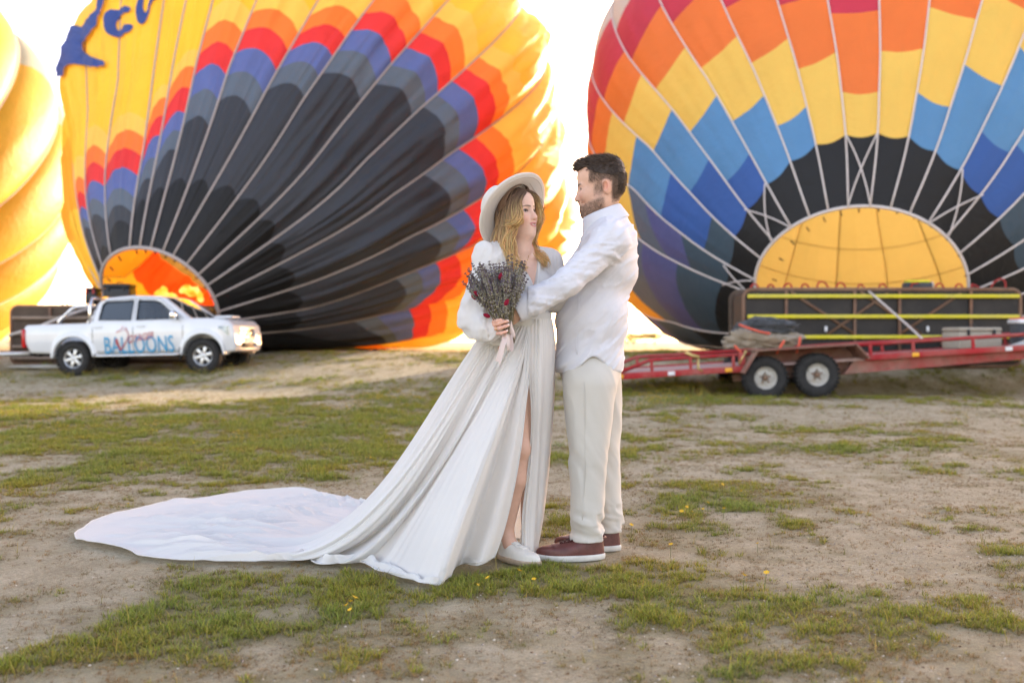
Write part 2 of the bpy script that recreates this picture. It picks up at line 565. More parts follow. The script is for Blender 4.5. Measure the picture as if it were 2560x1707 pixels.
# ------------------------------------------------------------------ hot air balloons
def mat_nylon(name, color, trans=0.4, tcol=None, wr=0.25):
    b = NB(name)
    tc = b.n('ShaderNodeTexCoord').outputs['Object']
    f = b.noise(0.8, 4, 0.6, tc)
    c = b.ramp(f, [(0.3, [x * 0.93 for x in color]), (0.7, [min(1, x * 1.05) for x in color])])
    h = b.noise(3.0, 5, 0.6, tc, 0.8)
    w = b.n('ShaderNodeBump', {'Height': h, 'Strength': wr, 'Distance': 0.12}).outputs['Normal']
    p = b.n('ShaderNodeBsdfPrincipled', {'Base Color': c, 'Roughness': 0.55, 'Specular IOR Level': 0.25, 'Normal': w})
    tcc = c if tcol is None else tuple(tcol) + (1,)
    t = b.n('ShaderNodeBsdfTranslucent', {'Color': tcc, 'Normal': w})
    return b.done(b.n('ShaderNodeMixShader', {0: trans, 1: p.outputs[0], 2: t.outputs[0]}).outputs[0])

NY = {
    'Y': mat_nylon('yellow_nylon', (0.84, 0.58, 0.045), 0.33, (0.92, 0.66, 0.08)),
    'L': mat_nylon('pale_yellow_nylon', (0.82, 0.60, 0.13), 0.40, (0.92, 0.70, 0.18)),
    'O': mat_nylon('orange_nylon', (0.80, 0.21, 0.055), 0.42, (0.88, 0.30, 0.06)),
    'R': mat_nylon('red_nylon', (0.66, 0.05, 0.06), 0.40),
    'M': mat_nylon('crimson_nylon', (0.56, 0.05, 0.09), 0.35),
    'B': mat_nylon('blue_nylon', (0.10, 0.15, 0.40), 0.25),
    'S': mat_nylon('steel_blue_nylon', (0.10, 0.135, 0.185), 0.18),
    'D': mat_nylon('charcoal_nylon', (0.038, 0.042, 0.052), 0.08),
    'K': mat_nylon('black_nylon', (0.010, 0.010, 0.011), 0.02),
    'C': mat_nylon('sky_blue_nylon', (0.10, 0.27, 0.52), 0.30),
    'N': mat_nylon('deep_blue_nylon', (0.040, 0.110, 0.36), 0.25),
    'T': mat_nylon('slate_nylon', (0.045, 0.075, 0.105), 0.15),
    'V': mat_nylon('violet_blue_nylon', (0.085, 0.10, 0.25), 0.25),
    'W': mat_nylon('white_nylon', (0.62, 0.60, 0.56), 0.45),
    'G': mat_nylon('golden_nylon', (0.37, 0.325, 0.125), 0.13, (0.50, 0.43, 0.15)),
    'A': mat_nylon('amber_nylon', (0.84, 0.42, 0.03), 0.45, (0.92, 0.52, 0.06)),
    'P': mat_nylon('mauve_nylon', (0.42, 0.17, 0.17), 0.35),
    'E': mat_nylon('olive_nylon', (0.33, 0.26, 0.12), 0.35),
    'F': mat_nylon('scarlet_nylon', (0.85, 0.10, 0.02), 0.45),
    'J': mat_nylon('pale_sage_nylon', (0.55, 0.58, 0.48), 0.45),
    'I': mat_nylon('tan_nylon', (0.62, 0.44, 0.27), 0.45),
}
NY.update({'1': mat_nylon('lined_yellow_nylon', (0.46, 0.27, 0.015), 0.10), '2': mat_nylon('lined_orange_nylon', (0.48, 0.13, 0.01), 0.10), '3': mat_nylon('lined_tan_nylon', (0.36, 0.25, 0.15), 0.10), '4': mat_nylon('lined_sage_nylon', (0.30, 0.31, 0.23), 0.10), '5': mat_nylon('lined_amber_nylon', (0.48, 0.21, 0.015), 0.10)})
M_tape = mat_plain('tape_webbing', srgb(206, 196, 190), 0.8, var=0.06, scale=20, bump=0.2)
M_tape_warm = mat_plain('tape_webbing_grey', srgb(172, 160, 154), 0.8, var=0.08, scale=20, bump=0.2)
M_seam = mat_plain('dark_seam_webbing', (0.17, 0.13, 0.045), 0.8)
M_blackcord = mat_plain('black_cord', (0.01, 0.01, 0.01), 0.7)

class Balloon:
    def __init__(s, C, mouth, R, rm, bulge=0.10, wr=0.05, seed=0, sq=(0.0, 0.0), ground=True, sqleft=1.0):
        s.sqleft = sqleft
        s.C = np.array(C, float); s.Mo = np.array(mouth, float); s.R = R; s.rm = rm
        s.a = s.C - s.Mo; s.L = np.linalg.norm(s.a); s.a /= s.L
        e1 = np.array((0, 0, 1.0)) - s.a * s.a[2]; s.e1 = e1 / np.linalg.norm(e1)
        e2 = np.cross(s.a, s.e1); s.e2 = e2 if e2[0] > 0 else -e2
        s.bulge = bulge; s.wr = wr; s.seed = seed; s.sq = sq; s.ground = ground
        # profile: cone from the mouth rim tangent to the sphere, then the sphere to the crown
        d = math.hypot(s.L, rm)
        base = math.atan2(rm, s.L)
        th = base + math.acos(min(0.999, R / d))          # angle at the centre from the mouth axis to the tangent point
        pts = [(0.0, rm)]
        tp = (s.L - R * math.cos(th), R * math.sin(th))
        for k in range(1, 40):
            f = k / 40; pts.append((tp[0] * f, rm + (tp[1] - rm) * f + 0.035 * R * math.sin(math.pi * f)))
        for k in range(0, 161):
            an = th + (math.pi - th) * k / 160
            pts.append((s.L - R * math.cos(an), R * math.sin(an)))
        pts = np.array(pts)
        ln = np.concatenate([[0], np.cumsum(np.linalg.norm(np.diff(pts, axis=0), axis=1))])
        s.len = ln[-1]; s.pt = ln / ln[-1]; s.prof = pts
        s.tapes = []      # list of (t knots, phi knots), ordered by phi
    def base_point(s, phi, t):
        sa = np.interp(t, s.pt, s.prof[:, 0]); r = np.interp(t, s.pt, s.prof[:, 1])
        return s.Mo + sa[..., None] * s.a + r[..., None] * (np.cos(phi)[..., None] * s.e1 + np.sin(phi)[..., None] * s.e2), r
    def tape_phi(s, k, t):
        n = len(s.tapes)
        tk, pk = s.tapes[k % n]
        return np.interp(t, tk, pk) + 2 * math.pi * (k // n)
    def deform(s, p):
        h = (p[..., 2] - s.C[2]) / s.R
        f = 1 + s.sq[0] * np.clip(h, 0, 1) ** 1.0 * 1.0 + s.sq[1] * np.exp(-((h + 0.55) / 0.28) ** 2) * (s.sqleft + (1 - s.sqleft) * smoothstep(-0.3, 0.3, (p[..., 0] - s.C[0]) / s.R))
        q = p.copy()
        q[..., 0] = s.C[0] + (p[..., 0] - s.C[0]) * f
        if s.ground:
            g = ground_h(q[..., 0], q[..., 1]) + 0.03
            dz = q[..., 2] - g
            k = 0.5
            q[..., 2] = g + np.where(dz > k, dz, np.where(dz < -k, 0.02 * (dz + k), (dz + k) ** 2 / (4 * k)))
        return q
    def gore_point(s, k, u, t, off=0.0):
        """point on the fabric of gore k (between tapes k and k+1), u across, t from mouth to crown"""
        p0 = s.tape_phi(k, t); p1 = s.tape_phi(k + 1, t)
        phi = p0 + (p1 - p0) * u
        bp, r = s.base_point(phi, t)
        n = s.norm(phi, t)
        w = np.abs(p1 - p0) * r
        bul = s.bulge_k(k) * w * np.power(np.clip(np.sin(math.pi * u), 0, 1), 0.7) * smoothstep(0, 0.06, t) * smoothstep(1.0, 0.93, t)
        rs = s.seed * 13.7 + k * 3.3
        env = np.clip(np.sin(math.pi * u), 0, 1) ** 0.5 * smoothstep(0, 0.08, t)
        x = u * 2.2 + k * 7.1
        wrk = (fbm(x * 2.3 + t * 3.0, t * 5.0 + rs, int(s.seed) + 3, 3) - 0.5) * 1.0 + (fbm(x * 6.0 + 5 * t, t * 5.0 + rs, int(s.seed) + 9, 2) - 0.5) * 0.55
        disp = bul + wrk * s.wr_k(k, t) * w * env + off
        return s.deform(bp + disp[..., None] * n)
    def bulge_k(s, k): return s.bulge
    def wr_k(s, k, t): return s.wr
    def norm(s, phi, t):
        e = 1e-3
        r0 = np.interp(t - e, s.pt, s.prof[:, 1]); r1 = np.interp(t + e, s.pt, s.prof[:, 1])
        a0 = np.interp(t - e, s.pt, s.prof[:, 0]); a1 = np.interp(t + e, s.pt, s.prof[:, 0])
        dr = (r1 - r0); da = (a1 - a0); m = np.hypot(dr, da) + 1e-12
        rad = np.cos(phi)[..., None] * s.e1 + np.sin(phi)[..., None] * s.e2
        return (da / m)[..., None] * rad - (dr / m)[..., None] * s.a
    def make_lookup(s, n1=720, n2=360):
        ph = np.linspace(-math.pi, math.pi, n1); tt = np.linspace(0, 0.9, n2)
        PH, TT = np.meshgrid(ph, tt, indexing='ij')
        bp, r = s.base_point(PH, TT)
        if s.bulge: bp = bp + (0.05 * s.R * 0.1) * s.norm(PH, TT)
        q = s.deform(bp)
        nn = np.cross(np.gradient(q, axis=0), np.gradient(q, axis=1)); out = s.norm(PH, TT)
        nn *= np.sign((nn * out).sum(-1))[..., None]
        face = ((q - CAM) * nn).sum(-1) < 0
        s.lk = (proj(q)[face], PH[face], TT[face])
    def inv(s, u, v):
        pp, ph, tt = s.lk
        d = (pp[:, 0] - u) ** 2 + (pp[:, 1] - v) ** 2
        i = np.argpartition(d, 6)[:6]
        w = 1 / (d[i] + 0.5)
        a = ph[i]; a0 = a[0]; a = a0 + (a - a0 + math.pi) % (2 * math.pi) - math.pi
        return float((a * w).sum() / w.sum()), float((tt[i] * w).sum() / w.sum())

def build_panels(bl, root, base, gores, nu=9, scal=0.012, slack=False):
    """gores: {k: [(colour, tL, tR), ...]} from the mouth to the crown, the values being each panel's far edge"""
    for k in sorted(gores):
        lo = (0.0, 0.0)
        for (c, tl, tr) in gores[k]:
            tl = min(max(tl, lo[0] + 0.002), 0.995); tr = min(max(tr, lo[1] + 0.002), 0.995)
            nv = int(max(3, math.ceil(max(tl - lo[0], tr - lo[1]) * bl.len / 0.55)))
            u = np.linspace(0, 1, nu); v = np.linspace(0, 1, nv)
            U, V = np.meshgrid(u, v, indexing='ij')
            arc = np.sin(math.pi * U) * scal
            t0 = lo[0] + (lo[1] - lo[0]) * U + (arc if lo[0] > 0 else 0); t1 = tl + (tr - tl) * U + arc
            T = t0 + (t1 - t0) * V
            Pg = bl.gore_point(k, U, T)
            e = 0.004
            du = bl.gore_point(k, np.clip(U + 0.02, 0, 1), T) - bl.gore_point(k, np.clip(U - 0.02, 0, 1), T)
            dv = bl.gore_point(k, U, T + e) - bl.gore_point(k, U, np.clip(T - e, 0, 1))
            n = np.cross(du, dv); n /= np.linalg.norm(n, axis=-1, keepdims=True) + 1e-12
            Fq = grid_faces(nu, nv)
            # outward winding
            f0 = Fq[len(Fq) // 2]; pf = Pg.reshape(-1, 3)
            fn = np.cross(pf[f0[1]] - pf[f0[0]], pf[f0[2]] - pf[f0[0]])
            on = bl.norm(np.array(bl.tape_phi(k, 0.4)), np.array(0.4))
            if fn @ n.reshape(-1, 3)[f0[0]] < 0: Fq = [q[::-1] for q in Fq]
            obj('panel', Pg.reshape(-1, 3), Fq, NY[c], root, base, normals=None if (slack and 8 <= k <= 16 and lo[0] > 0.3) else n.reshape(-1, 3))
            lo = (tl, tr)

def build_tapes(bl, root, base, ks, r=0.022, mat=None, t1=0.9, t0=0.0):
    for k in ks:
        t = np.linspace(t0, t1, 60)
        ph = bl.tape_phi(k, t)
        bp, rr = bl.base_point(ph, t)
        p = bl.deform(bp + 0.02 * bl.norm(ph, t)[:, :])
        v, f = tube(p, r, 5)
        obj('load_tape', v, f, mat, root, base)

def rim_ring(bl, root, base, r, mat, n=120):
    ph = np.linspace(-math.pi, math.pi, n, endpoint=False)
    bp, rr = bl.base_point(ph, np.zeros(n))
    v, f = tube(bl.deform(bp), r, 6, closed=True)
    obj('mouth_rim', v, f, mat, root, base)

# pixel helpers for crops of the photo
def c1(x, y): return (x * 0.38265, y * 0.38265)
def c2(x, y): return (700 + x * 0.3826, y * 0.3826)
def c3(x, y): return (1400 + x * 0.4932, y * 0.4932)
def c4(x, y): return (x * 0.3189, 600 + y * 0.3189)
def cb(x, y): return (520 + x / 3.136, 400 + y / 3.136)
def vw(x, y): return (x * 1.08844, y * 1.08844)

# ---------------------------------------------------------------- striped balloon behind the trailer
C_A = P(2160, 326, 28.5); MO_A = P(2170, 727, 21.5)
BA = Balloon(C_A, MO_A, 7.85, 2.02, bulge=0.045, wr=0.035, seed=1, sq=(0.07, 0.09))
BA.make_lookup()
TA = [  # load tapes from the rim outwards
    [vw(1700, 772), vw(1600, 752), vw(1510, 735), vw(1455, 722)],
    [c3(1000, 1500), c3(810, 1419), c3(700, 1370), c3(540, 1290), c3(380, 1200)],
    [c3(1050, 1432), c3(860, 1300), c3(740, 1215), c3(620, 1155), c3(520, 1060), c3(430, 1015), c3(330, 935), c3(125, 690)],
    [c3(1085, 1352), c3(905, 1160), c3(775, 1070), c3(670, 950), c3(555, 870), c3(465, 775), c3(375, 700), c3(270, 570), c3(155, 360)],
    [c3(1118, 1262), c3(965, 1045), c3(870, 920), c3(755, 795), c3(660, 665), c3(555, 565), c3(480, 455), c3(400, 375), c3(260, 80)],
    [c3(1203, 1190), c3(1045, 935), c3(945, 775), c3(870, 615), c3(780, 490), c3(700, 345), c3(500, 0)],
    [c3(1285, 1125), c3(1155, 820), c3(1090, 640), c3(1020, 490), c3(960, 320), c3(885, 185), c3(815, 0)],
    [c3(1370, 1068), c3(1280, 735), c3(1230, 545), c3(1195, 350), c3(1150, 190), c3(1105, 0)],
    [c3(1470, 1040), c3(1425, 685), c3(1410, 465), c3(1380, 265), c3(1355, 0)],
    [c3(1585, 1040), c3(1580, 675), c3(1590, 460), c3(1605, 250), c3(1625, 0)],
    [c3(1690, 1050), c3(1740, 685), c3(1785, 460), c3(1820, 240), c3(1880, 0)],
    [c3(1778, 1100), c3(1880, 755), c3(1950, 530), c3(2040, 320), c3(2155, 0)],
    [c3(1862, 1162), c3(2010, 850), c3(2115, 645), c3(2225, 425), c3(2352, 190)],
    [c3(1960, 1222), c3(2110, 965), c3(2250, 745), c3(2352, 640)],
    [c3(2005, 1315), c3(2205, 1070), c3(2352, 930)],
    [c3(2055, 1412), c3(2352, 1170)],
]
def fit_tapes(bl, polys, blend=0.85):
    out = []
    for pl in polys:
        q = sorted([bl.inv(*p) for p in pl], key=lambda z: z[1])
        q = np.array(q)
        q[:, 0] = np.unwrap(q[:, 0])
        out.append(q)
    return out
def tape_table(bl, fits, npad):
    """smooth each measured tape into phi(t), then fill the unseen side evenly"""
    tabs = []
    tk = np.linspace(0, 1, 11)
    for q in fits:
        m = np.average(q[:, 0], weights=0.3 + q[:, 1])
        f = np.interp(tk, q[:, 1], q[:, 0])
        f = np.convolve(np.concatenate([f[:1], f, f[-1:]]), [0.25, 0.5, 0.25], 'valid')
        lim = 0.10
        tabs.append(m + np.clip(f - m, -lim, lim))
    tabs = np.array(tabs)
    for i in range(1, len(tabs)):
        while tabs[i].mean() < tabs[i - 1].mean() - math.pi: tabs[i] += 2 * math.pi
        tabs[i] = np.maximum(tabs[i], tabs[i - 1] + 0.055)
    first, last = tabs[0], tabs[-1]
    gap = first + 2 * math.pi - last
    for j in range(1, npad):
        tabs = np.vstack([tabs, last + gap * j / npad])
    return [(tk, r) for r in tabs]
def edge(bl, pts, colour):
    a = bl.inv(*pts[0])[1]; b = bl.inv(*pts[1])[1]
    return (colour, a, b)

BA.tapes = tape_table(BA, fit_tapes(BA, TA), 13)
def E(bl, rows, last):
    out = [(c, bl.inv(*p)[1], bl.inv(*q)[1]) for (c, p, q) in rows]
    lt = max(out[-1][1], out[-1][2]) if out else 0.1
    for c in last:
        lt = lt + max(0.04, (1 - lt) * (0.28 if len(last) < 6 else 0.20)); out.append((c, min(lt, 0.985), min(lt, 0.985)))
    out[-1] = (out[-1][0], 0.99, 0.99)
    return out
GA = {
    0: E(BA, [('K', vw(1692, 790), vw(1672, 690)), ('T', vw(1655, 790), vw(1590, 700)), ('V', vw(1590, 770), vw(1520, 690)), ('S', vw(1540, 750), vw(1470, 690)), ('A', vw(1490, 740), vw(1452, 690))], 'OOMW'),
    1: E(BA, [('K', c3(835, 1440), c3(845, 1300)), ('T', c3(660, 1380), c3(615, 1155)), ('V', c3(545, 1295), c3(425, 1010)), ('S', c3(400, 1215), c3(335, 930)), ('L', c3(330, 1180), c3(235, 770))], 'OOMW'),
    2: E(BA, [('K', c3(860, 1300), c3(905, 1160)), ('T', c3(740, 1212), c3(778, 1075)), ('N', c3(520, 1060), c3(555, 875)), ('C', c3(345, 925), c3(375, 705)), ('L', c3(235, 770), c3(258, 570)), ('O', c3(170, 640), c3(200, 460))], 'MMW'),
    3: E(BA, [('K', c3(905, 1160), c3(965, 1045)), ('N', c3(672, 945), c3(755, 797)), ('C', c3(465, 770), c3(553, 565)), ('L', c3(318, 620), c3(405, 378)), ('O', c3(218, 492), c3(290, 330)), ('M', c3(163, 360), c3(258, 85))], 'WW'),
    4: E(BA, [('K', c3(965, 1045), c3(1045, 935)), ('N', c3(865, 893), c3(948, 780)), ('C', c3(660, 660), c3(780, 490)), ('L', c3(480, 452), c3(625, 243)), ('O', c3(370, 280), c3(505, 30)), ('M', c3(290, 130), c3(345, 0))], 'WW'),
    5: E(BA, [('K', c3(1045, 935), c3(1155, 820)), ('C', c3(870, 612), c3(1020, 488)), ('L', c3(708, 345), c3(885, 185)), ('O', c3(572, 110), c3(690, -40))], 'MWW'),
    6: E(BA, [('K', c3(1155, 820), c3(1280, 735)), ('C', c3(1090, 640), c3(1230, 543)), ('L', c3(958, 322), c3(1147, 193)), ('O', c3(838, 38), c3(1040, -80))], 'MWW'),
    7: E(BA, [('K', c3(1280, 735), c3(1425, 685)), ('L', c3(1195, 350), c3(1380, 263)), ('O', c3(1120, 22), c3(1345, -60))], 'MWW'),
    8: E(BA, [('K', c3(1425, 685), c3(1580, 675)), ('L', c3(1410, 465), c3(1590, 460)), ('O', c3(1375, 62), c3(1615, 48))], 'MWW'),
    9: E(BA, [('K', c3(1580, 675), c3(1740, 685)), ('L', c3(1605, 255), c3(1820, 238)), ('O', c3(1625, -60), c3(1890, -70))], 'MWW'),
    10: E(BA, [('K', c3(1740, 685), c3(1880, 755)), ('C', c3(1785, 460), c3(1950, 530)), ('L', c3(1875, 30), c3(2115, 92)), ('O', c3(1930, -150), c3(2230, -120))], 'MWW'),
    11: E(BA, [('K', c3(1880, 755), c3(2010, 850)), ('C', c3(2040, 318), c3(2225, 420)), ('L', c3(2180, -60), c3(2400, 60))], 'OMW'),
    12: E(BA, [('K', c3(2010, 850), c3(2110, 965)), ('N', c3(2110, 645), c3(2250, 745)), ('C', c3(2340, 230), c3(2480, 420))], 'LOMW'),
    13: E(BA, [('K', c3(2110, 965), c3(2205, 1070)), ('N', c3(2330, 740), c3(2450, 840))], 'CLOM'),
    14: E(BA, [('K', c3(2205, 1070), c3(2300, 1210)), ('T', c3(2420, 900), c3(2520, 1040))], 'NCLO'),
    15: E(BA, [('K', c3(2300, 1210), c3(2340, 1320))], 'TTNCO'),
}
nA = len(BA.tapes)
for k in range(16, nA):
    GA[k] = [('K', 0.16, 0.16), ('G' if k > 18 else 'T', 0.42, 0.42), ('G', 0.62, 0.62), ('G', 0.82, 0.82), ('G', 0.99, 0.99)]
for k in (nA - 1, nA - 2):  # low on the left the bands run out to orange
    GA[k] = [('K', 0.15, 0.15), ('T', 0.24, 0.24), ('V', 0.31, 0.30), ('S', 0.36, 0.35), ('A', 0.46, 0.44), ('O', 0.62, 0.60), ('G', 0.80, 0.80), ('G', 0.99, 0.99)]
balloon_a = empty('hot_air_balloon', (MO_A[0], MO_A[1], ground_h(MO_A[0], MO_A[1])), label='half inflated balloon striped crimson, orange, yellow and blue with black skirt, behind the red trailer', cat='balloon', group='hot air balloons being inflated')
base_a = np.array(balloon_a.location)
build_panels(BA, balloon_a, base_a, GA, scal=-0.004)
build_tapes(BA, balloon_a, base_a, range(nA), 0.021, M_tape, t1=0.93)
rim_ring(BA, balloon_a, base_a, 0.035, M_tape)
# crossed ropes over the black skirt and their black end cords
def skirt_rope(bl, root, base, k0, t0, k1, t1, r=0.016, mat=M_tape):
    t = np.linspace(t0, t1, 14); f = np.linspace(0, 1, 14)
    ph = bl.tape_phi(k0, t) * (1 - f) + bl.tape_phi(k1, t) * f
    bp, rr = bl.base_point(ph, t)
    v, fc = tube(bl.deform(bp + 0.10 * bl.norm(ph, t)), r, 5)
    obj('crossing_rope', v, fc, mat, root, base)
for (ka, kb) in ((8, 9), (4, 5), (12, 13), (1, 2)):
    tt_a = GA[ka][0][1]; tt_b = GA[ka][0][2]
    skirt_rope(BA, balloon_a, base_a, ka, tt_a, kb, 0.0); skirt_rope(BA, balloon_a, base_a, kb, tt_b, ka, 0.0)
for k in range(nA):
    bp, rr = BA.base_point(np.array([BA.tape_phi(k, 0.0)]), np.array([0.0]))
    p0 = bp[0]; d = (BA.Mo - p0); d /= np.linalg.norm(d)
    v, f = tube([p0, p0 + d * 0.10 - BA.a * 0.05], 0.016, 5); obj('rim_cord', v, f, M_blackcord, balloon_a, base_a)
# dark seams of the far golden panels, seen through the mouth
def inner_seams(bl, root, base, ks, ts, mat, r=0.013, off=-0.04):
    for k in ks:
        t = np.linspace(0.35, 0.97, 40); ph = bl.tape_phi(k, t)
        bp, rr = bl.base_point(ph, t); v, f = tube(bl.deform(bp + off * bl.norm(ph, t)), r, 5); obj('seam', v, f, mat, root, base)
    n = len(bl.tapes)
    for tv in ts:
        ph = np.linspace(-math.pi, math.pi, 90, endpoint=False); t = np.full(90, tv)
        bp, rr = bl.base_point(ph, t); v, f = tube(bl.deform(bp + off * bl.norm(ph, t)), r, 5, closed=True); obj('seam', v, f, mat, root, base)
inner_seams(BA, balloon_a, base_a, range(0, nA, 2), (0.62, 0.68, 0.75, 0.82, 0.89), M_seam)

# ---------------------------------------------------------------- yellow balloon behind the pickup
C_B = P(806, 337, 34.0); MO_B = P(408, 752, 25.5)
class SlackBalloon(Balloon):
    def bulge_k(s, k):
        k = k % len(s.tapes)
        return 0.10 if k < 7 else (0.12 if k < 10 else 0.16)
    def wr_k(s, k, t):
        k = k % len(s.tapes)
        if k < 8: return 0.13
        return 0.19 + (0.34 if 8 <= k <= 15 else 0.1) * smoothstep(0.36, 0.50, t) * (1 - smoothstep(0.55, 0.75, t))
BB = SlackBalloon(C_B, MO_B, 7.90, 1.55, bulge=0.12, wr=0.09, seed=4, sq=(0.02, 0.17), sqleft=0.3)
BB.make_lookup()
TB = [
    [c4(750, 440), c4(760, 300), c4(735, 0), c1(570, 1300), c1(500, 1060), c1(430, 880)],
    [c4(828, 345), c4(820, 0), c1(640, 1290), c1(600, 1000), c1(560, 850)],
    [c4(915, 270), c4(950, 0), c1(790, 1160), c1(780, 920), c1(745, 560)],
    [c4(1030, 230), c4(1105, 0), c1(925, 1400), c1(950, 1180), c1(965, 860), c1(985, 400)],
    [c4(1090, 170), c4(1135, 0), c1(990, 1250), c1(1040, 900), c1(1100, 560), c1(1200, 0)],
    [c4(1180, 105), c4(1220, 0), c1(1070, 1300), c1(1140, 1000), c1(1190, 830), c1(1255, 500), c1(1320, 215), c1(1370, 0)],
    [c4(1290, 92), c4(1345, 0), c1(1220, 1230), c1(1380, 680), c1(1540, 300), c1(1670, 0)],
    [c4(1370, 110), c4(1450, 0), c1(1350, 1290), c1(1640, 740), c1(1880, 330), c1(2075, 0)],
    [c4(1500, 165), c4(1640, 0), c1(1520, 1330), c1(1930, 690), c1(2180, 370), c2(430, 260), c2(600, 0)],
    [c4(1600, 260), c4(1890, 0), c1(1700, 1400), c1(2352, 640), c2(820, 310), c2(1095, 0)],
    [c4(1690, 370), cb(130, 920), cb(470, 640), cb(780, 350), c2(620, 980), c2(1000, 640), c2(1200, 450), c2(1500, 170)],
    [cb(70, 1100), cb(540, 830), cb(900, 590), cb(1380, 290), cb(1850, 0), c2(1360, 810), c2(1600, 670)],
    [cb(120, 1240), cb(600, 1030), cb(900, 890), cb(1500, 620), cb(1880, 470), cb(2258, 220)],
    [cb(355, 1310), cb(640, 1215), cb(1180, 1030), cb(1500, 890), cb(1900, 740), cb(2150, 600)],
    [cb(400, 1390), cb(580, 1350), cb(940, 1285), cb(1200, 1230), cb(1570, 1155), cb(1900, 1080)],
    [cb(500, 1490), cb(900, 1450), cb(1440, 1390), cb(1900, 1330)],
]
BB.tapes = tape_table(BB, fit_tapes(BB, TB), 9)
